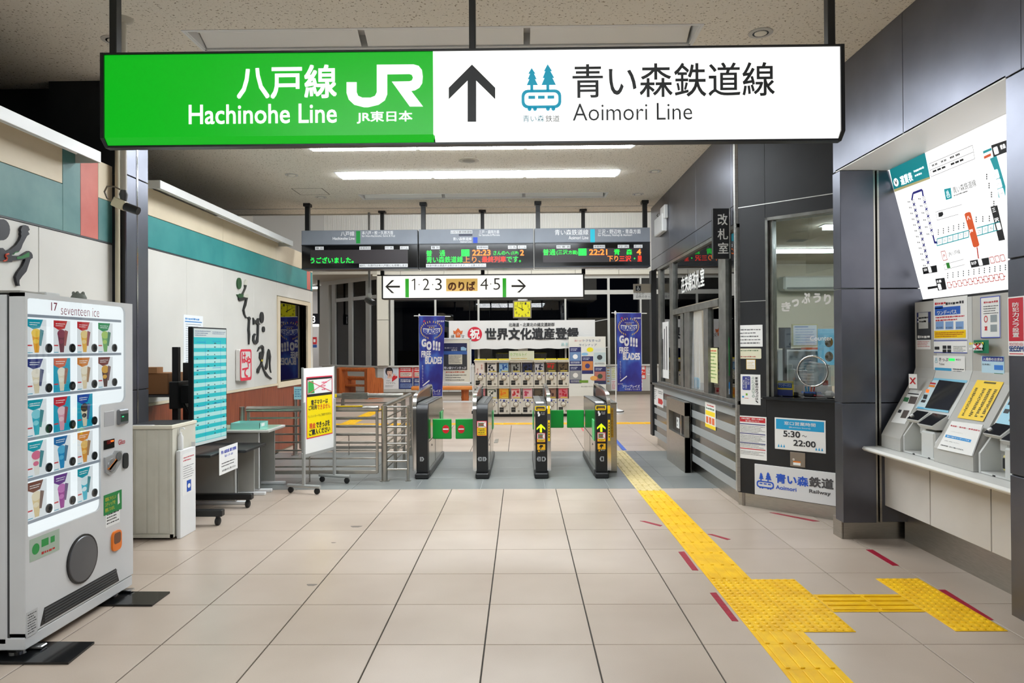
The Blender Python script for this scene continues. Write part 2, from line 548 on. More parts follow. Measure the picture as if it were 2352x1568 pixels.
f1.fbox(WF, a, b, wy0, d_, -.1, .02).fbox(WF, wy1, b, c, d_, -.1, .02).fbox(WF, wy0, wz1, wy1, d_, -.1, .02).fbox(WF, wy0, b, wy1, wz0, -.1, .02)
f1.build('window_frame', w1)
MB(M_SHOPG).fbox(WF, wy0, wz0, wy1, wz1, -.075, -.07).build('pane', w1)
bl = MB(m((150, 138, 108), .7))
bl.fbox(WF, wy0, wz0, wy1, wz0+(wz1-wz0)*.48, -.2, -.19)
bl.build('half_curtain', w1)
MB(m((40, 38, 34), .8)).box(-6.4, y0+.2, 0, -6.3, y1-.02, 3.4).box(-6.4, y1-.1, 0, -4.1, y1-.02, 3.31).box(-6.4, y0, 0, -4.1, y0+.1, 3.31).box(-6.4, y0, 3.27, -4.1, y1, 3.31).build('shop_back', wf)

# ---- left pillar and dark bulkhead
pl = thing('pillar', 'dark blue-grey clad pillar at the left between the two shop walls', 'pillar', (-3.65, 6.1, 0), kind='structure')
PX = -3.38
MB(m((30, 31, 34), .6)).box(-4.05, 5.945, 0, PX-.012, 6.265, HC).build('core', pl)
FP = FXL(PX)
for a, b in ((5.93, 6.085), (6.11, 6.28)):
    for z0, z1 in ((0, 1.28), (1.285, 3.14), (3.145, HC)):
        MB(M_DARK).fbox(FP, a, z0+.002, b, z1-.002, -.012, 0, .002).build('cladding_panel', pl)
for z0, z1 in ((0, 1.28), (1.285, 3.14), (3.145, HC)):
    MB(M_DARK2).box(-4.05, 5.93, z0, PX-.012, 5.942, z1).build('cladding_panel', pl)
MB(M_CHROME).fbox(FP, 6.088, 0, 6.094, HC, -.012, .004).fbox(FP, 6.101, 0, 6.107, HC, -.012, .004).build('steel_trim', pl)
MB(M_DARK2).box(-9, 6.1, 3.0, -4.05, 6.25, HC).build('wall_bulkhead', kind='structure', label='dark bulkhead above the shop wall beside the left pillar')
MB(m((60, 58, 54), .8)).box(-9, -7, 0, -8.9, 6.1, HC).box(-9, 6.25, 0, -8.9, 12.0, HC).build('wall_far_left', kind='structure')
MB(m((168, 162, 152), .8)).box(-9, -7, 0, 3.8, -6.9, HC).build('wall_behind', kind='structure')

# ---- right side: near clad wall, niche for the ticket machines
XR = 2.66
WR = FXR(XR)
YP1, YP2 = 5.82, 3.84                         # near face of pillar one, far face of pillar two
wr = MB(m((30, 31, 34), .6)).box(XR+.012, -7, 0.165, 3.9, YP2-.012, HC).box(XR+.012, YP2-.012, 3.11, 3.9, 5.95, HC).box(3.62, YP2-.012, 0, 3.9, 6.4, 3.11)
wr = wr.build('wall_right', kind='structure', label='dark blue-grey clad wall around the ticket machine niche')
ed = [5.95, 4.86, 3.72, 2.6, 1.4, .2, -1]
for a, b in zip(ed, ed[1:]):
    MB(M_DARK).fbox(WR, -a+.002, 3.098, -b-.002, HC, -.012, 0, .002).build('cladding_panel', wr)
for a, b in ((YP2, 2.75), (2.75, 1.6), (1.6, .4), (.4, -1)):
    for z0, z1 in ((.165, .93), (.935, 2.1), (2.105, 3.092)):
        MB(M_DARK).fbox(WR, -a+.001, z0+.002, -b-.001, z1-.002, -.012, 0, .002).build('cladding_panel', wr)
MB(M_DARK).box(XR+.012, YP2-.012, .165, 3.62, YP2, 3.09).build('cladding_panel', wr)
MB(M_STEEL).box(XR+.06, -7, 0, XR+.08, YP2-.05, .165).box(XR+.06, YP2-.07, 0, 3.6, YP2-.05, .165).build('kick_plate', wr)
MB(M_WHITE).box(XR+.0, YP2, 3.092, 3.6, 5.9, 3.11).build('niche_soffit', wr)

p1 = thing('pillar', 'dark clad pillar between the ticket window and the ticket machines', 'pillar', (2.8, 5.9, 0), kind='structure')
F1 = FY(YP1)
for z0, z1 in ((.165, 1.155), (1.158, 2.105), (2.108, 3.09)):
    MB(M_DARK).fbox(F1, XR, z0+.002, 2.935, z1-.002, -.14, 0, .003).build('cladding_panel', p1)
    MB(M_DARK).fbox(F1, 2.985, z0+.002, 3.62, z1-.002, -.10, -.02, .003).build('cladding_panel', p1)
MB(M_STEEL).fbox(F1, 2.937, .165, 2.950, 3.09, -.1, -.006).fbox(F1, 2.967, .165, 2.983, 3.09, -.1, -.006).build('steel_trim', p1)
MB(M_BLK).fbox(F1, 2.95, .165, 2.967, 3.09, -.1, -.05).build('gap_back', p1)
MB(M_STEEL).box(2.71, 5.94, 0, 3.3, 5.96, .165).box(2.70, 5.94, 0, 2.715, 6.1, .165).build('kick_plate', p1)
MB(M_DARK2).box(3.05, 5.93, .165, 3.62, 6.2, HC-.85).build('core', p1)

# ---- ticket office: long wall (X = 2.2) and the angled wall with the sales window
XO = 2.2
WO = FXR(XO)
YO0, YO1 = 7.18, 11.73
wo = MB(m((44, 45, 48), .6)).box(XO+.012, YO0, 2.89, XO+.2, YO1, HC).box(XO+.02, YO0, .152, XO+.16, YO1, 1.0)
wo = wo.build('wall_office', kind='structure', label='ticket office wall of dark panels over a striped granite counter front')
ed = [YO1, 10.3, 8.75, 7.28, YO0]
for a, b in zip(ed, ed[1:]):
    for z0, z1 in ((2.89, 3.075), (3.08, HC)):
        MB(M_DARK).fbox(WO, -a+.0015, z0+.001, -b-.0015, z1-.001, -.012, 0, .0015).build('cladding_panel', wo)
MB(M_DARK).box(XO, YO1, 2.89, XO+.2, YO1+.012, HC).build('cladding_panel', wo)
nb = 9
for i in range(nb):
    z0 = .152+i*(1.0-.152)/nb; z1 = .152+(i+1)*(1.0-.152)/nb
    lt = i % 2 == 0
    dd = 0. if lt else -.003
    for a, b in ((YO1, 9.6), (9.6, YO0)):
        MB(M_GRAN if lt else M_GRAND).fbox(WO, -a+.001, z0+.0008, -b-.001, z1-.0008, -.02, dd, .001).build('granite_band', wo)
MB(M_STEEL).box(XO+.06, YO0, 0, XO+.08, YO1-.1, .152).build('kick_plate', wo)
MB(m((70, 71, 72), .35)).box(XO-.035, YO0+.01, 1.0, XO+.16, YO1, 1.035, .004).build('counter_ledge', wo)
MB(M_ALU).fbox(WO, -YO0-.012, .152, -YO0+.03, 3.95, -.03, .006, .002).build('corner_trim', wo)
# windows of the long wall
w2 = thing('window_2', 'service windows of the ticket office in a steel frame', None, (XO, 9.4, 1.035), kind='structure')
M_FRM = noisy('window_steel', (116, 116, 112), (140, 140, 136), 8., .35, .8)
def vbar(x0, x1, z0, z1, y=780, nm='mullion', d0=-.09, d1=-.01):
    a = WO.px(x0, y)[0]; b = WO.px(x1, y)[0]
    MB(M_FRM).fbox(WO, a, z0, b, z1, d0, d1, .002).build(nm, w2)
zb, zt2 = 1.035, 2.885
for x0, x1 in ((1511, 1516), (1537, 1545), (1649, 1665), (1688.5, 1692)): vbar(x0, x1, zb, zt2)
ztr0 = WO.px(1600, 712)[1]; ztr1 = WO.px(1600, 698)[1]
u0 = WO.px(1511, 780)[0]; u1 = WO.px(1692, 780)[0]
um0 = WO.px(1545, 780)[0]; um1 = WO.px(1649, 780)[0]
MB(M_FRM).fbox(WO, um0, ztr0, um1, ztr1, -.09, 0, .002).build('transom', w2)
MB(M_FRM).fbox(WO, u0, zb, u1, zb+.04, -.09, 0, .002).fbox(WO, u0, zt2-.04, u1, zt2, -.09, 0, .002).build('rail', w2)
for x0, x1 in ((1561, 1567), (1570, 1582), (1614, 1624)): vbar(x0, x1, zb+.04, ztr0, nm='sash_stile', d0=-.07)
for x0, x1, z0, z1 in ((1516, 1537, zb, zt2), (1665, 1688.5, zb, zt2), (1545, 1649, ztr1, zt2), (1545, 1572, zb, ztr0), (1620, 1649, zb, ztr0)):
    MB(M_GLASS).fbox(WO, WO.px(x0, 780)[0], z0+.02, WO.px(x1, 780)[0], z1-.02, -.05, -.045).build('pane', w2)
MB(M_DARK2).box(XO-.035, YO1-.16, .152, XO+.05, YO1+.03, 2.89, .004).build('corner_post', wo)

# angled wall
TK = Fr((XO, YO0, 0), (.724, -.690, 0))
TKL = 1.32
wt = thing('wall_sales', 'angled dark ticket office wall with the sales window', None, (XO, YO0, 0), kind='structure')
tu0, tv0, tu1, tv1 = TK.pb(1757, 500, 1912, 945)
tu1 = TKL; tv0 = 1.135
zj = [TK.px(1692, 478)[1], TK.px(1700, 693)[1], TK.px(1700, 912)[1]]
c = MB(m((30, 31, 34), .6)).fbox(TK, 0.02, .14, tu0, HC, -.15, -.012).fbox(TK, tu0, tv1, TKL, HC, -.15, -.012).fbox(TK, tu0, .14, TKL, tv0, -.15, -.012)
c.build('core', wt)
for z0, z1 in ((.14, zj[2]), (zj[2], zj[1]), (zj[1], zj[0]), (zj[0], HC)):
    MB(M_DARK2).fbox(TK, 0.012, z0+.002, tu0, z1-.002, -.012, 0, .002).build('cladding_panel', wt)
MB(M_DARK2).fbox(TK, tu0, tv1, TKL, zj[0]-.002, -.012, 0, .002).build('cladding_panel', wt)
MB(M_DARK2).fbox(TK, tu0, zj[0]+.002, TKL, HC, -.012, 0, .002).build('cladding_panel', wt)
MB(M_DARK2).fbox(TK, tu0, .14, TKL, tv0-.03, -.012, 0, .002).build('cladding_panel', wt)
MB(M_ALU).fbox(TK, 0, zj[0]-.004, TKL, zj[0]+.004, -.012, .003).fbox(TK, 0, zj[1]-.003, tu0, zj[1]+.003, -.012, .003).fbox(TK, 0, zj[2]-.003, tu0, zj[2]+.003, -.012, .003).build('joint_trim', wt)
MB(M_STEEL).fbox(TK, -.01, 0, TKL+.1, .14, -.08, -.06).build('kick_plate', wt)
w3 = thing('window_3', 'sales window with rounded lettering on its glass in the angled wall', None, tuple(TK.w(tu0, tv0)), kind='structure')
fr = MB(M_FRM)
fr.fbox(TK, tu0, tv0, tu0+.025, tv1, -.15, .002).fbox(TK, tu0+.03, tv0, tu0+.06, tv1, -.12, -.03).fbox(TK, tu0, tv1-.03, TKL, tv1, -.15, .002)
fr.build('window_frame', w3)
MB(M_BLKG).fbox(TK, tu0-.02, tv0-.03, TKL, tv0, -.6, .06, .004).build('counter_ledge', w3)
MB(M_GLASS).fbox(TK, tu0+.06, tv0+.12, TKL, tv1-.03, -.075, -.07).build('pane', w3)

# office room behind both windows
of = MB(m((208, 200, 182), .7)).box(6.0, 5.9, 0, 6.1, 11.9, 3.0).box(2.4, 11.8, 0, 6.1, 11.9, 3.0).box(3.7, 6.35, 0, 6.1, 6.45, 3.0)
of = of.build('wall_office_inside', kind='structure')
MB(m((206, 196, 176), .85)).prism(Fr((0, 0, 3.0), (1, 0, 0), (0, 1, 0)), [(2.36, 11.9), (2.36, 7.25), (3.2, 6.45), (3.75, 6.45), (6.1, 6.45), (6.1, 11.9)], 0, .05).build('ceiling_office', kind='structure')

# ---- tall hall beyond the gates
YB = 23.5
WB = FY(YB)
zsill = 1.02; zhead = WB.px(1350, 631)[1]
wb = MB(m((120, 118, 112), .8))
xl = WB.px(866, 760)[0]; xr = 6.0
wb.box(xl, YB+.012, .12, xr, YB+.25, zsill-.05).box(xl, YB+.012, zhead+.17, xr, YB+.25, 7.0)
wb = wb.build('wall_back', kind='structure', label='far hall wall with dark night windows over light grey panels')
xs = [WB.px(x, 760)[0] for x in (866, 930, 1030, 1130, 1230, 1330, 1430)]+[xr]
for a, b in zip(xs, xs[1:]):
    MB(m((196, 195, 188), .5)).fbox(WB, a+.004, .12, b-.004, zsill-.06, -.012, 0, .003).build('wall_panel', wb)
    MB(m((222, 218, 204), .6)).fbox(WB, a-.12, zhead, b-.13, zhead+.165, -.02, .12, .004).build('fascia_panel', wb)
MB(m((112, 104, 92), .5)).fbox(WB, xl, 0, xr, .12, -.04, -.02).build('kick_plate', wb)
MB(m((205, 203, 196), .45)).fbox(WB, xl, zsill-.06, xr, zsill, -.06, .06, .006).build('window_sill', wb)
mt, nt, b_ = nodemat('corrugated_white', .5)
g = nt.nodes.new('ShaderNodeNewGeometry'); wv = nt.nodes.new('ShaderNodeTexWave')
wv.inputs['Scale'].default_value = 9.0
nt.links.new(g.outputs['Position'], wv.inputs['Vector'])
rp = ramp(nt, wv.outputs[0], [(0., (196, 195, 190)), (.6, (232, 231, 226))])
nt.links.new(rp.outputs[0], b_.inputs['Base Color'])
bump(nt, b_, wv.outputs[0], .5, .02)
MB(mt).box(WB.px(748, 500)[0], YB-.14, zhead+.165, xr, YB+.012, 7.0).build('corrugated_cladding', wb)
MB(m((200, 200, 198), .6)).box(-9.0, YB-.16, zhead+.165, WB.px(748, 500)[0], YB+.012, 7.0).build('flat_cladding', wb)
MB(m((196, 188, 172), .7)).box(-14, 12.02, 7.0, 7, 31, 7.1).build('ceiling_hall', kind='structure')
MB(m((190, 186, 176), .7)).box(-8.98, 12.02, HC, 3.8, 12.1, 7.0).build('wall_upstand', kind='structure')
MB(m((205, 203, 198), .6)).box(5.9, 11.9, 0, 6.0, YB, 7.0).build('wall_hall_right', kind='structure')
MB(m((210, 207, 200), .6)).box(-9.1, 12.02, HC, -9.0, YB, 7.0).build('wall_hall_left', kind='structure')
# windows of the back wall
w4 = thing('window_4', 'row of tall night-dark panes in the far hall wall', None, (0, YB, zsill), kind='structure')
M_WFR = m((206, 206, 200), .4)
mull = [(897, 905), (998, 1002.5), (1097, 1101.5), (1190, 1212), (1297, 1301), (1395.5, 1401), (1470, 1474)]
for x0, x1 in mull:
    a, b = WB.px(x0, 760)[0], WB.px(x1, 760)[0]
    MB(M_WFR).fbox(WB, a, zsill, b, zhead, -.1, .02, .004).build('mullion', w4)
ztA = WB.px(1350, 676)[1]; ztB = WB.px(1350, 666)[1]
MB(M_WFR).fbox(WB, WB.px(905, 760)[0], ztA, xr, ztB, -.08, .01, .004).build('transom', w4)
MB(M_WFR).fbox(WB, WB.px(905, 760)[0], zhead-.12, xr, zhead, -.08, .01, .004).build('head_rail', w4)
ms = [(x0+x1)/2 for x0, x1 in mull]+[1530, 1590]
for x0, x1 in zip(ms, ms[1:]):
    a, b = WB.px(x0, 760)[0], WB.px(x1, 760)[0]
    MB(M_NGLASS).fbox(WB, a, zsill, b, ztA, -.04, -.035).build('pane', w4)
    MB(M_NGLASS).fbox(WB, a, ztB, b, zhead-.1, -.04, -.035).build('pane', w4)
# white column at the corner
cc = MB(m((226, 222, 208), .5)).box(WB.px(868, 760)[0], YB-.12, zsill, WB.px(893, 760)[0], YB+.2, WB.px(880, 735)[1]-.006, .004)
cc.box(WB.px(868, 760)[0], YB-.12, WB.px(880, 735)[1]+.006, WB.px(893, 760)[0], YB+.2, zhead+.05, .004)
cc.build('trim_1', kind='structure', label='cream corner column beside the platform direction sign')

# angled glazed wall to the left of it
WG = Fr((-7.25, 25.85, 0), (2.45, -2.35, 0))
LG = math.hypot(2.45, 2.35)
wg = MB(m((205, 203, 196), .5)).fbox(WG, -.3, 0.12, LG, .95, -.2, 0).fbox(WG, -.3, 3.95, LG, 4.25, -.2, .02).fbox(WG, -.5, .95, .22, 3.95, -.2, .02, .004)
wg = wg.build('wall_back_left', kind='structure', label='angled glazed wall behind the log bench')
MB(m((205, 203, 196), .45)).fbox(WG, -.3, .95, LG, 1.01, -.2, .06, .005).build('window_sill', wg)
w5 = thing('window_5', 'tall grey framed panes in the angled wall behind the log bench', None, tuple(WG.w(.3, 1.)), kind='structure')
M_GFR = m((176, 177, 174), .4)
gm = [(763, 771), (801, 810), (841, 851), (866, 872)]
gu = [(WG.px(a, 760)[0], WG.px(b, 760)[0]) for a, b in gm]
for a, b in gu: MB(M_GFR).fbox(WG, a, 1.01, b, 3.95, -.1, .02, .004).build('mullion', w5)
zg0, zg1 = WG.px(820, 689)[1], WG.px(820, 681)[1]
MB(M_GFR).fbox(WG, gu[0][1], zg0, gu[3][0], zg1, -.08, .01, .003).build('transom', w5)
for (a, b), (c_, d_) in zip(gu, gu[1:]):
    MB(M_GLASS).fbox(WG, b, 1.01, c_, zg0, -.04, -.035).build('pane', w5)
    MB(M_GLASS).fbox(WG, b, zg1, c_, 3.95, -.04, -.035).build('pane', w5)
# soffit left of the hall and the white stair passage beyond
MB(m((188, 182, 168), .7)).box(-14, YB-.14, 4.1, WB.px(868, 760)[0], 31, 4.25).build('ceiling_passage', kind='structure')
MB(m((226, 222, 220), .6)).box(-14, 30.5, 0, -5.2, 30.6, 4.25).box(-14, YB-.14, 0, -13.9, 30.5, 4.25).build('wall_passage', kind='structure', label='white passage wall at the far left with a stair rail line')
MB(m((205, 203, 198), .6)).box(-14, 12.5, 0, -13.9, YB, 7.0).build('wall_hall_end', kind='structure')
# dark back of house seen through the night windows: low parapet and a rail outside
MB(m((26, 27, 30), .8)).box(-4.8, 27, 0, 9, 27.2, 1.5).build('wall_outside', kind='structure', label='dim wall outside the night windows')

# ---- light troughs in the ceiling
def trough(y, lit, label):
    t = thing('ceiling_light', label, 'light', ((SLX0+SLX1)/2, y+SLW/2, HC), 'long recessed ceiling light troughs')
    W3 = (SLX1-SLX0)/3
    h = MB(M_WHITE)
    h.box(SLX0, y, HC+.10, SLX1, y+SLW, HC+.12)
    h.box(SLX0, y, HC, SLX0+.012, y+SLW, HC+.1).box(SLX1-.012, y, HC, SLX1, y+SLW, HC+.1)
    h.box(SLX0, y, HC, SLX1, y+.012, HC+.1).box(SLX0, y+SLW-.012, HC, SLX1, y+SLW, HC+.1)
    h.build('housing', t)
    rim = MB(M_WHITE)
    rim.box(SLX0-.02, y-.02, HC-.004, SLX1+.02, y, HC).box(SLX0-.02, y+SLW, HC-.004, SLX1+.02, y+SLW+.02, HC)
    rim.box(SLX0-.02, y, HC-.004, SLX0, y+SLW, HC).box(SLX1, y, HC-.004, SLX1+.02, y+SLW, HC)
    rim.build('rim', t)
    for i in range(3):
        a = SLX0+.02+W3*i
        if lit:
            MB(m((243, 250, 255), .5, 0, E_TUBE)).box(a, y+.02, HC-.022, a+W3-.04, y+SLW-.02, HC+.03, .006).build('diffuser', t)
        else:
            MB(m((240, 240, 238), .4)).tube([(a+.02, y+.11, HC+.055), (a+W3-.08, y+.11, HC+.055)], .017, 10).build('tube', t, smooth=40)
            MB(m((244, 244, 242), .35)).add([(a, y+.14, HC+.098), (a+W3-.05, y+.14, HC+.098), (a+W3-.05, y+SLW-.014, HC+.012), (a, y+SLW-.014, HC+.012)], [(0, 1, 2, 3)]).build('reflector', t)
    if lit:
        pass
    return t
for k, y in zip(SLK, SLOTS):
    lit = k in (-5, -3, 1, 2, 3)
    lb = {1: 'lit ceiling trough hidden straight behind the big sign', 0: 'unlit recessed trough above the big green and white sign', 4: 'unlit recessed trough nearest the departure boards', 3: 'lit ceiling trough just in front of the departure boards, below the round speaker',
          2: 'lit ceiling trough half hidden behind the big sign bottom edge'}.get(k, 'lit ceiling trough behind the camera, the nearer one' if k == -3 else 'lit ceiling trough behind the camera, the farther one')
    trough(y, lit, lb)
# strips in the tall hall, office and passage
def strip(x0, y0, x1, y1, z, e, label, dn=.05, col=(246, 251, 255)):
    t = thing('ceiling_light', label, 'light', ((x0+x1)/2, (y0+y1)/2, z), 'plain strip lights of the far rooms')
    MB(M_WHITE).box(x0-.03, y0-.03, z-.0, x1+.03, y1+.03, z+.03).build('housing', t)
    MB(m(col, .5, 0, e)).box(x0, y0, z-dn, x1, y1, z).build('tube', t)
for y, q in ((13.4, 'nearest the gates'), (16.4, 'over the capsule machines'), (19.6, 'nearest the far windows')):
    strip(-4.4, y, 3.6, y+.3, 6.95, E_HALL, 'strip light high in the tall hall, '+q)

# small scuffs on the tan tiles
for px_, r_ in (((818, 1209), .05), ((716, 1343), .035), ((766, 1246), .02)):
    u, v = FLOOR.px(*px_)
    MB(m((120, 110, 100), .6)).flat(FLOOR, [(u+r_*(1+.3*math.sin(3*a))*math.cos(a), v+r_*.8*(1+.3*math.cos(2*a))*math.sin(a)) for a in [k*.524 for k in range(12)]], .0004).build('scuff_mark', fl)

# ================================================================ HANGING SIGNS
def crop(ox, oy, k):
    return lambda x, y: (ox+x*k, oy+y*k)
def tx(mb, F, c, s, x0, y0, x1, y1, d=.004, bold=0.):
    a = c(x0, y0); b = c(x1, y1)
    mb.text(F, s, *F.pb(a[0], a[1], b[0], b[1]), d, bold)
def rc(mb, F, c, x0, y0, x1, y1, d=.003):
    a = c(x0, y0); b = c(x1, y1)
    mb.rect(F, *F.pb(a[0], a[1], b[0], b[1]), d)
def pg(mb, F, c, pts, d=.004):
    mb.flat(F, [F.px(*c(x, y)) for x, y in pts], d)
def rrect(u0, v0, u1, v1, r, n=4):
    p = []
    for cx, cy, a0 in ((u1-r, v1-r, 0), (u0+r, v1-r, 90), (u0+r, v0+r, 180), (u1-r, v0+r, 270)):
        for i in range(n+1):
            a = math.radians(a0+90*i/n)
            p.append((cx+r*math.cos(a), cy+r*math.sin(a)))
    return p
def ring(mb, F, po, pi_, d):
    n = len(po)
    vs = [F.w(a, b, d) for a, b in po]+[F.w(a, b, d) for a, b in pi_]
    mb.add(vs, [(i, (i+1) % n, (i+1) % n+n, i+n) for i in range(n)])

def railway_logo(mb, F, u0, v0, u1, v1, d):
    """two firs standing on a small railcar"""
    W, H = u1-u0, v1-v0
    def q(pts): return [(u0+(x-520)/222*W, v1-(y-117)/255*H) for x, y in pts]
    mb.flat(F, q([(579, 137), (600, 168), (592, 168), (606, 198), (597, 198), (613, 230), (587, 230), (587, 262), (571, 262), (571, 230), (551, 230), (566, 198), (557, 198), (570, 168), (560, 168)]), d)
    mb.flat(F, q([(668, 117), (692, 155), (683, 155), (704, 192), (694, 192), (713, 230), (676, 230), (676, 262), (660, 262), (660, 230), (633, 230), (650, 192), (640, 192), (655, 155), (647, 155)]), d)
    a = q([(522, 357), (742, 255)]); s_ = 16/222*W; r_ = 34/222*W
    ring(mb, F, rrect(a[0][0], a[0][1], a[1][0], a[1][1], r_), rrect(a[0][0]+s_, a[0][1]+s_, a[1][0]-s_, a[1][1]-s_, r_-s_*.6), d)
    for x0, x1 in ((560, 597), (613, 650), (666, 703)):
        b = q([(x0, 305), (x1, 288)])
        mb.rect(F, b[0][0], b[0][1], b[1][0], b[1][1], d)
    for x in (566, 596, 668, 698):
        b = q([(x, 360)])[0]
        mb.disc(F, b[0], b[1], 11/222*W, 11/255*H, d, 10)

# ---- the big lightbox sign
YS = 4.2
S = FY(YS)
sg = thing('hanging_sign', 'large illuminated green and white station line sign hanging overhead', 'sign', (-.35, YS, 2.86))
L, B, R_, T = S.pb(240, 127, 1931, 314)
FL = S.pb(232, 122, 1940, 330)
prof = Fr((0, YS, 0), (0, 1, 0))                    # u = Y - YS, v = Z, n = X
def slab(mb, x0, x1, grow):
    pts = [(-grow, T+grow), (.08+grow, T+grow), (.08+grow, B-grow), (.04, B-grow), (-grow, B+.04-grow*.5)]
    vs = [V((x, YS+a, b)) for x in (x0, x1) for a, b in pts]
    n = len(pts)
    mb.add(vs, [tuple(range(n)), tuple(range(2*n-1, n-1, -1))]+[(i, (i+1) % n, (i+1) % n+n, i+n) for i in range(n)])
fr = MB(M_BLK)
slab(fr, FL[0], L, .012); slab(fr, R_, FL[2], .012)
fr.box(L, YS-.010, T, R_, YS+.09, T+.012).box(L, YS+.03, B-.012, R_, YS+.09, B+.0)
fr.box(L, YS+.078, B, R_, YS+.09, T)
fr.build('frame', sg)
xm = S.px(996.5, 220)[0]
G_FACE = m((0, 168, 20), .35, 0, .85)
W_FACE = m((255, 255, 252), .35, 0, E_SIGN)
for a, b, mt, nm in ((L, xm-.004, G_FACE, 'green_face'), (xm+.004, R_, W_FACE, 'white_face')):
    f = MB(mt)
    f.add([(a, YS, T), (b, YS, T), (b, YS, B+.04), (a, YS, B+.04), (a, YS+.035, B), (b, YS+.035, B)], [(0, 1, 2, 3), (3, 2, 5, 4)])
    f.box(a, YS+.02, B+.03, b, YS+.075, T-.001)
    f.build(nm, sg)
MB(m((250, 252, 250), .4, 0, 1.0)).fbox(S, xm-.004, B+.04, xm+.004, T, -.02, .001).build('divider', sg)
cA = crop(200, 100, .34014); cB = crop(980, 100, .41667)
W_LET = m((255, 255, 255), .4, 0, .85)
l = MB(W_LET); tx(l, S, cA, '八戸線', 1012, 150, 1688, 370, bold=.018); l.build('lettering', sg, label='white characters of the line name')
l = MB(W_LET); tx(l, S, cA, 'Hachinohe Line', 688, 415, 1688, 537, bold=.012); l.build('lettering', sg, label='white English line name')
l = MB(W_LET)
pg(l, S, cA, [(1753, 262), (1822, 262), (1822, 330), (1832, 354), (1860, 366), (1915, 366), (1945, 354), (1957, 330), (1957, 144), (2205, 142), (2240, 152), (2262, 180), (2268, 225), (2264, 270), (2245, 300), (2215, 318), (2190, 322), (2270, 427), (2180, 427), (2058, 258), (2178, 256), (2194, 250), (2201, 232), (2194, 214), (2178, 208), (2028, 210), (2028, 345), (2012, 385), (1970, 415), (1900, 432), (1870, 432), (1805, 415), (1768, 380), (1753, 335)])
l.build('logo', sg, label='white two-letter railway logo')
l = MB(W_LET); tx(l, S, cA, 'JR東日本', 1822, 458, 2198, 538, bold=.02); l.build('lettering', sg, label='white company name under the logo')
K_LET = m((44, 47, 50), .5)
l = MB(K_LET); pg(l, S, cB, [(250, 117), (378, 245), (378, 308), (273, 205), (273, 432), (226, 432), (226, 205), (122, 308), (122, 245)]); l.build('arrow', sg, label='dark arrow pointing straight ahead')
l = MB(m((10, 172, 206), .5, 0, .35)); railway_logo(l, S, *S.pb(*cB(520, 117), *cB(742, 372)), .004); l.build('logo', sg, label='turquoise firs and railcar logo')
l = MB(m((60, 150, 175), .5)); tx(l, S, cB, '青い森', 530, 397, 648, 432); l.mat(K_LET); tx(l, S, cB, '鉄道', 655, 397, 732, 432); l.build('lettering', sg, label='small company name under the firs logo')
l = MB(K_LET); tx(l, S, cB, '青い森鉄道線', 803, 115, 1918, 289, bold=.006); l.build('lettering', sg, label='dark characters of the line name')
l = MB(K_LET); tx(l, S, cB, 'Aoimori Line', 805, 333, 1463, 420, bold=-.006); l.build('lettering', sg, label='dark English line name')
for x0, x1 in ((248, 275), (1077, 1092), (1904, 1928)):
    a, b = S.px(x0, 100)[0], S.px(x1, 100)[0]
    b = min(b, a+.045) if x0 != 1077 else b
    MB(M_BLK).box(a, YS+.01, T+.01, b, YS+.07, HC, .004).build('hanger', sg)

# ---- departure boards
YD_ = 11.0
D = FY(YD_)
c6 = crop(680, 440, .178571); c7 = crop(1080, 440, .187075)
M_HDR = noisy('board_header_grey', (134, 140, 150), (144, 150, 160), 2., .5)
M_SCR = m((58, 50, 54), .45, 0, .10)
WL = m((245, 245, 245), .5, 0, .45)
LG_, LR_, LO_ = m((20, 255, 70), .5, 0, 1.6), m((255, 46, 26), .5, 0, 1.6), m((255, 120, 40), .5, 0, 1.8)
def board(x0, x1, label, fn, posts, top, bot):
    t = thing('departure_board', label, 'departure board', (D.px((x0+x1)/2, 570)[0], YD_, D.px(900, bot)[1]), 'departure boards over the gates')
    a, z0 = D.px(x0, bot); b, z1 = D.px(x1, top)
    zm = z0+(z1-z0)*.635
    MB(M_BLK).box(a, YD_+.001, z0, b, YD_+.26, z1-.004, .004).build('housing', t)
    MB(M_HDR).box(a+.002, YD_-.012, zm, b-.002, YD_+.002, z1, .003).build('header', t)
    MB(M_BLKG).box(a+.01, YD_-.004, z0+.02, b-.01, YD_+.002, zm-.012).build('front_glass', t)
    MB(m((40, 44, 52), .4)).box(a, YD_-.012, zm-.012, b, YD_, zm).box(a, YD_-.012, z0, b, YD_, z0+.018).build('edge_trim', t)
    for x in posts:
        xx = min(max(D.px(x, 500)[0], a+.06), b-.06)
        MB(M_BLK).box(xx-.035, YD_+.09, z1-.01, xx+.035, YD_+.16, HC-.05, .003).box(xx-.055, YD_+.06, HC-.05, xx+.055, YD_+.19, HC, .004).build('hanger', t)
    fn(t)
    return t
def letter(t, items, name='lettering', d=.014):
    """items: (material, crop, text, x0, y0, x1, y1[, bold])"""
    for it in items:
        mb = MB(it[0]); tx(mb, D, it[1], it[2], it[3], it[4], it[5], it[6], d, it[7] if len(it) > 7 else 0.)
        mb.build(name, t)
def bars(t, items, name, d=.0135):
    for mt, c, x0, y0, x1, y1 in items:
        mb = MB(mt); rc(mb, D, c, x0, y0, x1, y1, d); mb.build(name, t)
PW = m((236, 238, 240), .5, 0, .25); PK = m((40, 40, 44), .6)
def plates(t, items):
    for c, s, x0, y0, x1, y1 in items:
        mb = MB(PW); rc(mb, D, c, x0, y0, x1, y1, .005)
        mb.mat(PK); tx(mb, D, c, s, x0+8, y0+8, x1-8, y1-8, .007)
        mb.build('caption_plate', t)
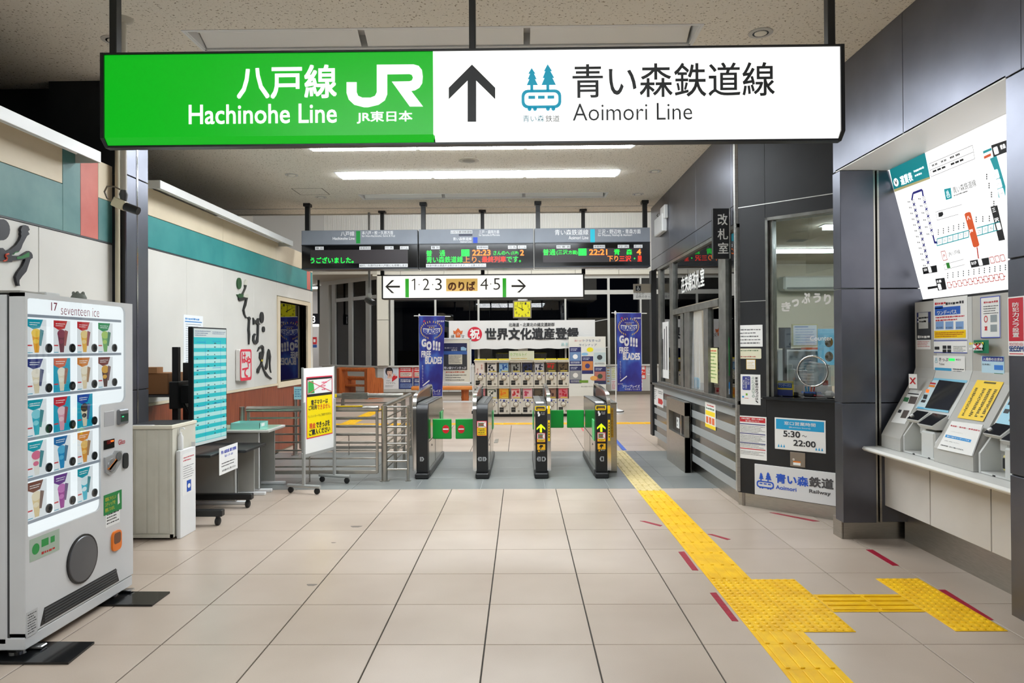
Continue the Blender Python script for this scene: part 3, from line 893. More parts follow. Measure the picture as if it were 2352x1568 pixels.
def b1(t):
    letter(t, [(WL, c6, '八戸線', 578, 512, 752, 572), (WL, c6, 'Hachinohe Line', 476, 586, 757, 620), (WL, c6, '本八戸・鮫・久慈方面', 850, 508, 1250, 552), (WL, c6, 'for Hon-Hachinohe, Same & Kuji', 850, 560, 1275, 588)])
    bars(t, [(m((16, 150, 60), .5, 0, .3), c6, 775, 508, 828, 667)], 'line_colour_bar')
    bars(t, [(M_SCR, c6, 185, 752, 1440, 918)], 'led_screen', .005)
    plates(t, [(c6, '種 別', 247, 708, 357, 748), (c6, '発車時刻', 815, 706, 962, 747), (c6, '行 先', 1143, 702, 1255, 744), (c6, 'ホーム', 1337, 702, 1448, 744), (c6, '鮫行、久慈行は本八戸駅にも停車します', 813, 930, 1438, 970)])
    letter(t, [(LG_, c6, 'うございました。', 187, 845, 742, 918, .01)], 'led_message', .007)
def b2(t):
    mb = MB(PW); rc(mb, D, c6, 1988, 500, 2268, 540, .0135); mb.mat(PK); tx(mb, D, c6, 'いわて銀河鉄道線', 1994, 506, 2262, 534, .015); mb.build('caption_plate', t)
    bars(t, [(m((60, 64, 82), .5), c6, 2095, 545, 2268, 572)], 'cover_strip')
    letter(t, [(WL, c6, '青い森鉄道線', 2020, 590, 2258, 628), (WL, c6, 'Aoimori Line', 2113, 634, 2258, 656), (WL, c7, '三戸・盛岡方面', 108, 475, 357, 515), (WL, c7, 'for Sannohe & Morioka', 108, 521, 363, 545)])
    bars(t, [(m((10, 80, 230), .5, 0, .5), c6, 2278, 588, 2335, 662)], 'line_colour_bar')
    bars(t, [(M_SCR, c6, 1672, 745, 2849, 915)], 'led_screen', .005)
    plates(t, [(c6, '種 別', 1738, 700, 1850, 740), (c7, '発車時刻', 80, 665, 220, 705), (c7, '行 先', 463, 662, 570, 702), (c7, 'ホーム', 583, 660, 690, 700), (c6, '快速列車は通過する駅があります。ご注意ください', 1672, 930, 2445, 968)])
    letter(t, [(LG_, c6, '普', 1675, 755, 1750, 830), (LG_, c6, '通', 1845, 755, 1918, 830), (LO_, c7, '22:23', 25, 715, 250, 785, .02), (LG_, c7, 'さんのへ', 285, 728, 485, 776), (LG_, c7, '(三戸)', 502, 736, 592, 776), (LO_, c7, '2', 612, 715, 660, 785, .02),
               (LG_, c6, '青い森鉄道線', 1680, 835, 2145, 912), (LO_, c6, '上り、', 2150, 835, 2374, 912), (LR_, c7, '最終列車', 143, 795, 440, 866, .01), (LG_, c7, 'です。', 447, 795, 622, 866)], 'led_message', .007)
    mb = MB(LG_); rc(mb, D, c6, 2127, 745, 2230, 830, .006); mb.mat(m((10, 90, 40), .6)); tx(mb, D, c6, 'ワン', 2140, 752, 2218, 786, .0075); tx(mb, D, c6, 'マン', 2140, 792, 2218, 825, .0075); mb.build('led_badge', t)
def b3(t):
    letter(t, [(WL, c7, '青い森鉄道線', 1038, 468, 1450, 532), (WL, c7, 'Aoimori Line', 1208, 546, 1450, 586), (WL, c7, '三沢・野辺地・青森方面', 1567, 465, 2090, 516), (WL, c7, 'for Misawa, Noheji & Aomori', 1567, 523, 1985, 553)])
    bars(t, [(m((20, 200, 226), .5, 0, .6), c7, 1473, 463, 1530, 622)], 'line_colour_bar')
    bars(t, [(M_SCR, c7, 893, 700, 2107, 860)], 'led_screen', .005)
    plates(t, [(c7, '列 車 名', 1058, 658, 1230, 698), (c7, '発車時刻', 1513, 655, 1655, 695), (c7, '行 先', 1810, 653, 1950, 692), (c7, 'ホーム', 2008, 652, 2115, 690)])
    letter(t, [(LG_, c7, '普通', 893, 706, 1047, 780), (LG_, c7, '(三沢', 1060, 715, 1195, 780), (LG_, c7, '方面)', 1205, 722, 1318, 776), (LO_, c7, '22:21', 1460, 708, 1683, 778, .02), (LG_, c7, '青', 1763, 706, 1838, 776), (LG_, c7, '森', 1915, 706, 1988, 776), (LO_, c7, '4', 2042, 705, 2097, 776, .02),
               (LO_, c7, '下り', 1683, 788, 1815, 856, .01), (LR_, c7, '三沢', 1830, 788, 1976, 856, .01), (LG_, c7, '・', 2008, 812, 2026, 830), (LR_, c7, '里', 2053, 788, 2107, 856, .01)], 'led_message', .007)
    mb = MB(LG_); rc(mb, D, c7, 1328, 700, 1427, 783, .006); mb.mat(m((10, 90, 40), .6)); tx(mb, D, c7, 'ワン', 1340, 707, 1416, 740, .0075); tx(mb, D, c7, 'マン', 1340, 746, 1416, 779, .0075); mb.build('led_badge', t)
board(693, 959.5, 'left departure board with a single green scrolling message', b1, (700.5,), 527.5, 619)
board(962, 1225.5, 'middle departure board showing 22:23 and red last train notice', b2, (960.5,), 525, 617)
board(1228, 1493, 'right departure board showing 22:21 with an empty half second line', b3, (1226.5, 1488), 522.5, 614)

# ---- platform direction sign
YQ = 11.72
Q = FY(YQ)
t = thing('platform_sign', 'white illuminated platform number sign with arrows both ways', 'sign', (Q.px(1108, 650)[0], YQ, Q.px(1108, 684)[1]))
a, z0, b, z1 = Q.pb(876, 631, 1343, 684)
MB(M_BLK).fbox(Q, a, z0, b, z1, -.2, -.004, .012).build('frame', t)
MB(m((255, 253, 244), .4, 0, .85)).fbox(Q, a+.028, z0+.022, b-.028, z1-.022, -.01, 0).build('lit_face', t)
NB = m((62, 56, 52), .5)
def sh(mt, nm, fn):
    mb = MB(mt); fn(mb); mb.build(nm, t)
def arrow(mb, c, x0, y0, x1, y1, left):
    """shaft with an open chevron head"""
    xm = (lambda f: x0+(x1-x0)*f) if left else (lambda f: x1-(x1-x0)*f)
    ym = (y0+y1)/2; h = (y1-y0)/2; s_ = 12
    pg(mb, Q, c, [(xm(0), ym), (xm(.44), ym-h), (xm(.62), ym-h), (xm(.2), ym-s_), (xm(1), ym-s_), (xm(1), ym+s_), (xm(.2), ym+s_), (xm(.62), ym+h), (xm(.44), ym+h)], .003)
sh(NB, 'arrow', lambda mb: arrow(mb, c6, 1148, 1138, 1337, 1305, True))
sh(NB, 'arrow', lambda mb: arrow(mb, c7, 507, 1080, 685, 1238, False))
LGN = m((60, 196, 50), .5, 0, .5)
sh(LGN, 'green_bar', lambda mb: rc(mb, Q, c6, 1405, 1120, 1452, 1360))
sh(LGN, 'green_bar', lambda mb: rc(mb, Q, c7, 397, 1063, 443, 1295))
for c, s, x0, y0, x1, y1 in ((c6, '1', 1496, 1120, 1532, 1265), (c6, '・', 1576, 1188, 1590, 1202), (c6, '2', 1630, 1118, 1716, 1265), (c6, '・', 1750, 1188, 1764, 1202), (c6, '3', 1790, 1116, 1875, 1267), (c7, '4', 123, 1063, 220, 1203), (c7, '・', 246, 1126, 259, 1139), (c7, '5', 285, 1063, 368, 1205)):
    if s == '1':
        sh(NB, 'lettering', lambda mb: (pg(mb, Q, c, [(1519, 1120), (1533, 1120), (1533, 1265), (1519, 1265)], .003), pg(mb, Q, c, [(1519, 1120), (1519, 1138), (1490, 1152), (1486, 1142)], .003)))
        continue
    sh(NB, 'lettering', lambda mb: tx(mb, Q, c, s, x0, y0, x1, y1, .003, -.008))
sh(m((246, 200, 110), .5, 0, .45), 'yellow_plate', lambda mb: rc(mb, Q, c6, 1930, 1120, 2335, 1278, .003))
sh(m((128, 64, 24), .5), 'lettering', lambda mb: tx(mb, Q, c6, 'のりば', 1955, 1155, 2305, 1274, .005, .035))
for x in (876, 1108, 1341):
    xx = Q.px(x, 600)[0]
    MB(M_BLK).box(xx-.03, YQ+.06, z1-.01, xx+.03, YQ+.12, HC-.03, .003).box(xx-.06, YQ+.03, HC-.03, xx+.06, YQ+.15, HC+.003, .003).build('hanger', t)

# ---- hall: clock and congratulation banner on the far windows
YC = 23.3
C_ = FY(YC)
t = thing('wall_clock', 'square yellow clock on the far window post', 'clock', (C_.px(1200, 710)[0], YC, C_.px(1200, 731)[1]))
a, z0, b, z1 = C_.pb(1178, 690, 1221, 730.5)
MB(m((128, 120, 104), .4)).fbox(C_, a, z0, b, z1, -.1, 0, .012).build('case', t)
MB(m((236, 228, 0), .4, 0, .55)).fbox(C_, a+.04, z0+.04, b-.04, z1-.04, -.02, .004, .008).build('face', t)
cx, cz = (a+b)/2, (z0+z1)/2; rr = (b-a)*.36
n_ = MB(m((30, 30, 20), .5))
for h in range(1, 13):
    th = math.radians(90-30*h); px_, pz_ = cx+rr*math.cos(th), cz+rr*math.sin(th)
    w_ = .03 if h < 10 else .045
    n_.text(C_, str(h), px_-w_, pz_-.04, px_+w_, pz_+.04, .006)
n_.build('numerals', t)
hd = MB(m((16, 16, 16), .5))
for ang, ln, wd in ((math.radians(90-300+2), .16, .016), (math.radians(94), .23, .012)):
    dx, dz = math.cos(ang), math.sin(ang)
    hd.flat(C_, [(cx-dx*.05-dz*wd, cz-dz*.05+dx*wd), (cx-dx*.05+dz*wd, cz-dz*.05-dx*wd), (cx+dx*ln+dz*wd*.5, cz+dz*ln-dx*wd*.5), (cx+dx*ln-dz*wd*.5, cz+dz*ln+dx*wd*.5)], .008)
hd.build('hands', t)
MB(M_WHITE).fbox(C_, cx-.14, z1, cx+.14, z1+.09, -.12, -.03, .004).build('bracket', t)

YN = 23.15
N_ = FY(YN)
c8 = crop(860, 680, .178571); c9 = crop(1160, 680, .178571)
t = thing('banner', 'wide white congratulation banner tied across the far windows', 'banner', (N_.px(1200, 770)[0], YN, N_.px(1200, 800)[1]))
a, z0, b, z1 = N_.pb(1031, 736.5, 1367, 799.5)
mb = MB(m((226, 226, 224), .6))
nx = 40
for i in range(nx+1):
    u = a+(b-a)*i/nx
    for j in range(3):
        v = z0+(z1-z0)*j/2-.012*math.sin(i*1.1)*(1 if j == 0 else 0)
        mb.v.append(N_.w(u, v, .012*math.sin(i*.9+j)))
for i in range(nx):
    for j in range(2):
        k = i*3+j
        mb.f.append((k, k+3, k+4, k+1)); mb.fm.append(0)
mb.build('cloth', t, smooth=60)
BK = m((34, 36, 40), .6)
mb = MB(BK)
tx(mb, N_, c9, '北海道・北東北の縄文遺跡群', 47, 343, 637, 388, .02, .012); mb.build('lettering', t)
mb = MB(BK); mb.textp(N_, '世界文化遺産登録', 1114, 753, 1329.5, 779.5, .02, .035); mb.build('lettering', t)
mb = MB(m((208, 30, 58), .6)); u, v = N_.px(1090.7, 767); mb.disc(N_, u, v, .24, .24, .018, 28)
mb.mat(M_PAPER); mb.text(N_, '祝', u-.165, v-.17, u+.165, v+.17, .020, .03); mb.build('seal', t)
mb = MB(m((214, 104, 46), .6))
pg(mb, N_, c8, [(1013, 440), (1040, 452), (1062, 425), (1075, 408), (1090, 425), (1110, 450), (1137, 442), (1126, 490), (1106, 482), (1106, 530), (1044, 530), (1044, 482), (1022, 490)], .018)
mb.mat(M_PAPER); u, v = N_.px(*c8(1078, 490))
mb.tube([N_.w(u+.055*math.cos(q*.7)*(1-q*.07), v+.055*math.sin(q*.7)*(1-q*.07), .02) for q in range(11)], .008, 5)
mb.build('emblem', t)
mb = MB(BK); tx(mb, N_, c8, '縄', 985, 497, 1030, 540, .02); tx(mb, N_, c8, '文', 1117, 497, 1160, 540, .02); mb.build('lettering', t)
mb = MB(m((150, 205, 205), .6)); railway_logo(mb, N_, *N_.pb(*c9(722, 595), *c9(762, 640)), .02); tx(mb, N_, c9, '青', 775, 598, 808, 638, .02); mb.build('logo', t)
rp_ = MB(M_WHITE)
for x0, y0, x1, y1 in ((1031, 738, 1017, 735), (1367, 738, 1398, 732), (1367, 798, 1398, 797)):
    rp_.tube([N_.w(*N_.px(x0, y0), .0), N_.w(*N_.px(x1, y1), -.25)], .012, 5)
rp_.build('tie_rope', t)

# ================================================================ TICKET GATES
YG0, YG1 = 8.72, 10.42
GF = FY(YG0-.004)
c2 = crop(930, 860, .221088)
M_GTOP = m((104, 106, 106), .35, .4)
M_GSIDE = noisy('gate_mirror_steel', (170, 168, 160), (190, 188, 180), 3., .16, 1.)
M_GRN = m((0, 150, 52), .35)
M_GRNL = m((96, 214, 130), .4)
YPR = m((250, 208, 0), .45)
def px_c2(x, y): return GF.px(*c2(x, y))
def gate(bx0, bx1, side, label, decor, strip):
    t = thing('ticket_gate', label, 'ticket gate', ((bx0+bx1)/2, (YG0+YG1)/2, 0), 'automatic ticket gates')
    P = Fr((bx0, 0, 0), (0, 1, 0))
    wd = bx1-bx0
    MB(M_BLK).prism(P, [(8.72, .075), (8.72, .80), (8.727, .85), (8.75, .895), (8.79, .922), (8.84, .93), (8.84, .075)], 0, wd).build('nose', t, smooth=30)
    MB(M_GSIDE).prism(P, [(8.842, .09), (8.842, .915), (10.36, .895), (10.42, .86), (10.42, .09)], .002, wd-.002).build('body', t)
    MB(M_GTOP).prism(P, [(8.85, .916), (8.85, .932), (9.55, .925), (10.34, .91), (10.40, .885), (10.36, .896)], -.002, wd*.62).build('top_cover', t)
    MB(m((60, 62, 62), .4)).prism(P, [(8.85, .916), (8.85, .93), (9.55, .922), (10.34, .905), (10.36, .896)], wd*.64, wd+.002).build('top_cover', t)
    MB(M_RUB).box(bx0-.015, YG0-.06, 0, bx1+.015, YG0+.12, .068, .012).build('foot', t)
    MB(m((92, 92, 90), .5)).box(bx0-.02, YG0+.12, 0, bx1+.02, YG1-.02, .09, .01).build('skirt', t)
    # seam lines of the steel side doors
    sl = MB(m((50, 50, 48), .6))
    for xx in (bx0-.0005, bx1+.0005):
        sl.box(xx-.001, 8.85, .44, xx+.001, 10.4, .446)
        sl.box(xx-.001, 9.5, .1, xx+.001, 9.506, .44)
    sl.build('door_seam', t)
    lk = MB(m((40, 40, 40), .4))
    for xx, s_ in ((bx0, -1), (bx1, 1)): lk.lathe((xx, 9.15, .36), (s_, 0, 0), [(.014, 0), (.014, .003), (.0, .003)], 10)
    lk.build('lock', t)
    # guard on one side: steel base and arched hand rail with smoked panel
    r0, r1 = (bx0-.05, bx0-.004) if side < 0 else (bx1+.004, bx1+.05)
    MB(M_STEEL).box(r0, YG0+.03, .09, r1, YG1-.04, .87, .004).build('guard_base', t)
    arc = [(8.725, .09), (8.725, .84), (8.74, .93), (8.79, 1.005), (8.88, 1.045), (9.1, 1.065), (9.6, 1.085), (10.2, 1.10), (10.32, 1.085), (10.37, 1.03), (10.38, .87)]
    inn = [(10.35, .87), (10.34, 1.02), (10.30, 1.06), (10.2, 1.073), (9.6, 1.058), (9.1, 1.038), (8.89, 1.018), (8.81, .985), (8.767, .92), (8.755, .84), (8.755, .09)]
    PR = Fr((r0, 0, 0), (0, 1, 0))
    MB(M_CHROME).prism(PR, arc+inn, 0, r1-r0).build('hand_rail', t, smooth=30)
    MB(m((46, 44, 40), .2)).prism(PR, [(8.9, .875), (8.92, 1.01), (9.6, 1.055), (10.2, 1.07), (10.33, 1.0), (10.34, .875)], (r1-r0)*.4, (r1-r0)*.6).build('smoked_panel', t)
    MB(m((60, 60, 58), .5)).box(r0-.002, YG0+.028, .435, r1+.002, YG0+.03, .44).box(r0, YG0+.026, .70, r1, YG0+.03, .704).build('door_seam', t)
    if strip:
        y = MB(YPR)
        rx = (r0+r1)/2
        y.box(rx-.013, YG0-.002, .46, rx+.013, YG0+.01, .72)
        y.box(rx-.016, YG0+.0, .80, rx+.016, YG0+.008, .90)
        y.build('yellow_strip', t)
        k = MB(m((60, 40, 0), .6))
        for i in range(6): k.rect(GF, rx-.006, .50+.034*i, rx+.006, .522+.034*i, .004)
        k.build('strip_print', t)
    decor(t)
    return t
def num(t, s, x0, x1, y0, y1, left):
    a, z0 = px_c2(x0, y1); b, z1 = px_c2(x1, y0)
    zm = (z0+z1)/2; q = (b-a)*.28
    pts = [(a, zm), (a+q, z1), (b, z1), (b, z0), (a+q, z0)] if left else [(a, z0), (a, z1), (b-q, z1), (b, zm), (b-q, z0)]
    mb = MB(m((176, 178, 180), .5)); mb.flat(GF, pts, .0015)
    mb.mat(M_BLK); o = q*.35*(1 if left else -1)
    mb.text(GF, s, (a+b)/2-.012+o, z0+.01, (a+b)/2+.012+o, z1-.01, .003, .03); mb.build('lane_number', t, label='grey lane number tag')
def sticker(t, x0, y0, x1, y1, f):
    a, z0 = px_c2(x0, y1); b, z1 = px_c2(x1, y0); h = z1-z0; w_ = b-a
    mb = MB(m((206, 40, 60), .5)); mb.rect(GF, a, z0, b, z1, .001)
    mb.mat(M_PAPER); mb.rect(GF, a+w_*.06, z0+h*f, b-w_*.06, z1-h*.05, .0016)
    mb.mat(m((90, 130, 96), .5)); mb.rect(GF, a+w_*.14, z0+h*(f+.06), b-w_*.3, z1-h*.12, .0022)
    mb.mat(m((210, 30, 40), .5))
    for p, q_ in (((a+w_*.1, z0+h*(f+.02)), (b-w_*.1, z1-h*.08)), ((a+w_*.1, z1-h*.08), (b-w_*.1, z0+h*(f+.02)))):
        d_ = .0035
        mb.flat(GF, [(p[0], p[1]-d_), (q_[0], q_[1]-d_), (q_[0], q_[1]+d_), (p[0], p[1]+d_)], .003)
    mb.mat(YPR); mb.rect(GF, a+w_*.04, z0+h*.03, b-w_*.04, z0+h*(f-.02), .0016)
    mb.mat(PK); mb.lines(GF, a+w_*.14, z0+h*.06, b-w_*.14, z0+h*(f-.05), 4 if f > .4 else 2, .0022, .55)
    mb.build('sticker', t, label='red-bordered no electronic money sticker')
def ticket_front(t, ox, oy):
    a, z0 = px_c2(1352+ox, 375+oy); b, z1 = px_c2(1462+ox, 325+oy)
    S2 = Fr((0, YG0-.002, 0), (1, 0, 0))
    mb = MB(m((250, 214, 20), .4, 0, .25)); ring(mb, S2, rrect(a, z0, b, z1, .015), rrect(a+.012, z0+.010, b-.012, z1-.010, .008), .006)
    ring(mb, S2, rrect(a, z0, b, z1, .015), rrect(a, z0, b, z1, .015), .0); mb.build('ticket_slot_rim', t)
    mb = MB(m((60, 58, 54), .4)); mb.fbox(S2, a+.012, z0+.01, b-.012, z1-.01, 0, .003)
    mb.mat(m((206, 150, 20), .4)); mb.fbox(S2, a+.03, z0+.012, b-.02, z0+.028, .003, .008); mb.build('ticket_slot', t)
    a2, z2 = px_c2(1362+ox, 310+oy); b2, z3 = px_c2(1447+ox, 290+oy)
    MB(m((226, 228, 230), .3)).box(a2, YG0+.06, .918, b2, YG0+.20, .937, .004).build('top_plate', t)
    # hand pictogram and caption
    mb = MB(M_PAPER); pg(mb, GF, c2, [(1378+ox, 385+oy), (1392+ox, 383+oy), (1394+ox, 400+oy), (1406+ox, 408+oy), (1404+ox, 424+oy), (1396+ox, 434+oy), (1382+ox, 434+oy), (1384+ox, 414+oy), (1378+ox, 408+oy)], .002)
    tx(mb, GF, c2, 'きっぷ', 1415+ox, 389+oy, 1452+ox, 404+oy, .002); tx(mb, GF, c2, 'TICKET', 1416+ox, 410+oy, 1452+ox, 418+oy, .002); mb.build('pictogram', t)
    mb = MB(m((190, 255, 10), .5, 0, 1.3)); xm, y0_, y1_ = 1413+ox, 513+oy, 600+oy
    pg(mb, GF, c2, [(xm, y0_), (xm+44, y0_+42), (xm+44, y0_+62), (xm+11, y0_+34), (xm+11, y1_), (xm-11, y1_), (xm-11, y0_+34), (xm-44, y0_+62), (xm-44, y0_+42)], .002); mb.build('lit_arrow', t, label='glowing yellow-green arrow')
    sticker(t, 1372+ox, 605+oy, 1458+ox, 702+oy, .32)
    mb = MB(m((240, 180, 20), .5)); rc(mb, GF, c2, 1375+ox, 722+oy, 1458+ox, 782+oy, .0015)
    mb.mat(m((20, 18, 16), .5))
    pg(mb, GF, c2, [(1398+ox, 738+oy), (1420+ox, 732+oy), (1438+ox, 728+oy), (1432+ox, 740+oy), (1440+ox, 752+oy), (1424+ox, 750+oy), (1412+ox, 776+oy), (1404+ox, 776+oy), (1410+ox, 754+oy), (1396+ox, 758+oy)], .003)
    u, v = px_c2(1412+ox, 733+oy); mb.disc(GF, u, v, .008, .008, .003, 10)
    mb.mat(m((236, 236, 232), .5)); tx(mb, GF, c2, '駆け込み', 1408+ox, 786+oy, 1452+ox, 796+oy, .003)
    mb.mat(m((240, 180, 20), .5)); pg(mb, GF, c2, [(1380+ox, 802+oy), (1392+ox, 784+oy), (1404+ox, 802+oy)], .003); mb.build('warning_sticker', t, label='yellow stumbling figure warning sticker')
def d1(t): num(t, '3', 157, 200, 855, 900, False)
def d2(t):
    num(t, '3', 755, 797, 855, 898, True); num(t, '2', 808, 850, 855, 898, False); sticker(t, 748, 480, 850, 636, .56)
def d3(t):
    num(t, '2', 1370, 1410, 853, 900, True); num(t, '1', 1422, 1467, 853, 900, False); ticket_front(t, 0, 0)
def d4(t): num(t, '1', 2022, 2067, 850, 900, True); ticket_front(t, 627, -6)
GX = [(px_c2(120, 700)[0], px_c2(237, 700)[0]), (px_c2(747, 700)[0], px_c2(862, 700)[0]), (px_c2(1357, 700)[0], px_c2(1475, 700)[0]), (px_c2(1985, 700)[0], px_c2(2100, 700)[0])]
gates = [gate(*GX[0], -1, 'leftmost ticket gate, plain black front numbered 3, beside the railing', d1, False),
         gate(*GX[1], -1, 'ticket gate second from the left, black front with one red and yellow sticker', d2, False),
         gate(*GX[2], 1, 'ticket gate third from the left, yellow ticket slot and tags 2 and 1', d3, True),
         gate(*GX[3], 1, 'rightmost ticket gate, yellow ticket slot and single tag 1', d4, True)]
def flap(t, hx, y, dx, ang, sign, mt=M_GRN):
    """padded flap hinged at (hx, y), reaching dx sideways"""
    w_ = abs(dx); s_ = 1 if dx > 0 else -1
    ax = V((s_*math.cos(ang), math.sin(ang), 0))
    F = Fr(V((hx, y, .44)), ax if s_ > 0 else -ax)
    u0, u1 = (0, w_) if s_ > 0 else (-w_, 0)
    p = MB(mt).fbox(F, u0, 0, u1, .262, -.014, .014, .008).build('flap', t)
    if sign:
        cu = u0+(u1-u0)*(.70 if s_ > 0 else .30)
        k = MB(m((214, 22, 34), .4)); k.disc(F, cu, .128, .046, .055, .0155, 24)
        k.mat(M_PAPER); k.rect(F, cu-.036, .120, cu+.036, .138, .017); k.build('no_entry_mark', p)
    return p
lane = GX[1][0]-.05-GX[0][1]
flap(gates[0], GX[0][1]+.012, 9.13, lane/2-.035, -.04, True)
flap(gates[1], GX[1][0]-.056, 9.13, -(lane/2-.035), -.04, True)
lane2 = GX[3][0]-GX[2][1]-.05
flap(gates[2], GX[2][1]+.055, 10.3, lane2/2-.03, 0., False)
flap(gates[3], GX[3][0]-.006, 10.3, -(lane2/2-.03), 0., False)
for g_, x, y0_, y1_ in ((gates[0], GX[0][1]+.006, 10.1, 10.38), (gates[3], GX[3][0]-.006, 8.86, 9.1), (gates[1], GX[1][1]+.006, 10.15, 10.38), (gates[2], GX[2][0]-.006, 10.1, 10.36)):
    MB(M_GRNL).box(x-.005, y0_, .44, x+.005, y1_, .70, .003).build('folded_flap', g_)

# steel cabinet beside the last gate
t = thing('steel_cabinet', 'narrow steel cabinet with a yellow vertical label right of the last gate', 'cabinet', (1.16, 9.7, 0))
a = FLOOR.px(1400, 1086)[0]; b = FLOOR.px(1414, 1086)[0]
a = max(a, GX[3][1]+.055)
MB(M_STEEL).box(a, 9.05, .02, b+.02, 10.4, .895, .004).build('body', t)
MB(m((120, 118, 112), .4, .8)).box(a-.005, 9.04, .895, b+.025, 10.41, .91, .004).box(a, 9.06, 0, b+.02, 10.4, .02).build('top', t)
CF_ = FY(9.048)
mb = MB(m((196, 150, 30), .5)); mb.rect(CF_, a+.02, .46, a+.055, .84, .0015); mb.mat(m((90, 30, 10), .5)); mb.vtext(CF_, '通路でありません', a+.028, .48, a+.047, .82, .003); mb.build('label_strip', t)

# ---- railing and swing gates left of the gates
YF = 8.56
RF = FY(YF)
c5 = crop(520, 800, .229645)
def rx(x): return RF.px(*c5(x, 800))[0]
def rz(y): return RF.px(*c5(1000, y))[1]
t = thing('railing', 'short steel railing with a thick post left of the first gate', 'railing', (-1.6, YF, 0))
px0 = rx(1580)
MB(M_STEEL).lathe((px0, YF, 0), (0, 0, 1), [(.062, 0), (.062, .012), (.036, .012), (.036, rz(575)), (.0, rz(575))], 18).build('post', t, smooth=40)
px1 = rx(1815)
MB(M_STEEL).lathe((px1, YF, 0), (0, 0, 1), [(.036, 0), (.036, .008), (.016, .008), (.016, rz(590)), (.0, rz(590))], 12).build('post', t, smooth=40)
zbar = [rz(y) for y in (588, 707, 790, 875, 957, 1043, 1130, 1212)]
for z in zbar: MB(M_STEELH).box(px0+.03, YF-.008, z-.011, px1-.01, YF+.008, z+.011, .003).build('rail', t)
# return to the rear at the same X
MB(M_STEELH).tube([(px0, YF+.02, zbar[0]+.01), (px0-.01, 10.62, zbar[0]+.01)], .03, 12).build('top_rail', t, smooth=40)
for yy in (9.3, 10.0, 10.62):
    MB(M_STEEL).box(px0-.02, yy-.025, 0, px0+.02, yy+.025, zbar[0], .004).build('post', t)
for z in zbar[1:]: MB(M_STEELH).box(px0-.008, YF+.04, z-.011, px0+.008, 10.6, z+.011, .003).build('rail', t)
def swing(x0, x1, y, z0, label, nb, grp='steel swing gates'):
    t = thing('swing_gate', label, 'swing gate', ((x0+x1)/2, y, 0), grp)
    MB(M_STEEL).lathe((x0-.06, y, 0), (0, 0, 1), [(.06, 0), (.06, .01), (.034, .01), (.034, z0+.03), (.0, z0+.03)], 16).build('post', t, smooth=40)
    MB(M_STEELH).tube([(x0, y, z0), (x1, y, z0)], .036, 14).build('top_rail', t, smooth=40)
    for xx in (x0+.02, x1-.02): MB(M_STEEL).box(xx-.016, y-.016, .10, xx+.016, y+.016, z0, .004).build('stile', t)
    for i in range(nb):
        z = .18+(z0-.18-.11)*i/(nb-1)
        MB(M_STEELH).box(x0+.02, y-.008, z-.010, x1-.02, y+.008, z+.010, .003).build('rail', t)
    MB(M_STEEL).box(x0+.02, y-.014, .09, x1-.02, y+.014, .135, .003).build('bottom_rail', t)
    xm_ = (x0+x1)/2-.03
    MB(M_STEEL).tube([(xm_, y-.03, .0), (xm_, y-.03, .34)], .008, 8).build('floor_bolt', t)
    MB(M_STEEL).box(xm_-.12, y-.035, z0-.24, xm_-.07, y+.03, z0-.05, .006).build('latch', t)
    return t
sw = swing(rx(205), px0-.07, YF, rz(603), 'wide swing gate of thin steel bars behind the yellow notice', 7)
mb = MB(m((240, 210, 0), .5)); mb.box(-2.35, YF-.037, rz(603)+.03, -1.95, YF-.02, rz(603)+.038); mb.build('yellow_label', sw)
yf2 = 10.66
z2 = FY(yf2).px(900, 908)[1]
x2 = FY(yf2).px(678, 950)[0]
sw2 = swing(x2+.06, px0-.12, yf2, z2, 'rear swing gate of steel bars beyond the first one', 6)
MB(M_STEELH).box(FY(yf2).px(786, 910)[0], yf2-.05, z2-.05, FY(yf2).px(846, 910)[0], yf2+.05, z2+.045, .006).build('sleeve', sw2)
mb = MB(m((240, 210, 0), .5)); mb.box(FY(yf2).px(770, 910)[0], yf2-.038, z2-.02, FY(yf2).px(775, 910)[0], yf2-.03, z2+.03); mb.build('yellow_label', sw2)
nt_ = FY(10.61)
mb = MB(m((150, 206, 214), .5)); mb.fbox(nt_, *nt_.pb(675, 888, 694, 917), -.004, 0); mb.mat(m((60, 120, 160), .5)); a = nt_.pb(677, 892, 692, 912); mb.lines(nt_, *a, 4, .001, .5)
mb.build('notice', label='pale blue notice fixed on the rear fence post by the wood dado', cat='notice')

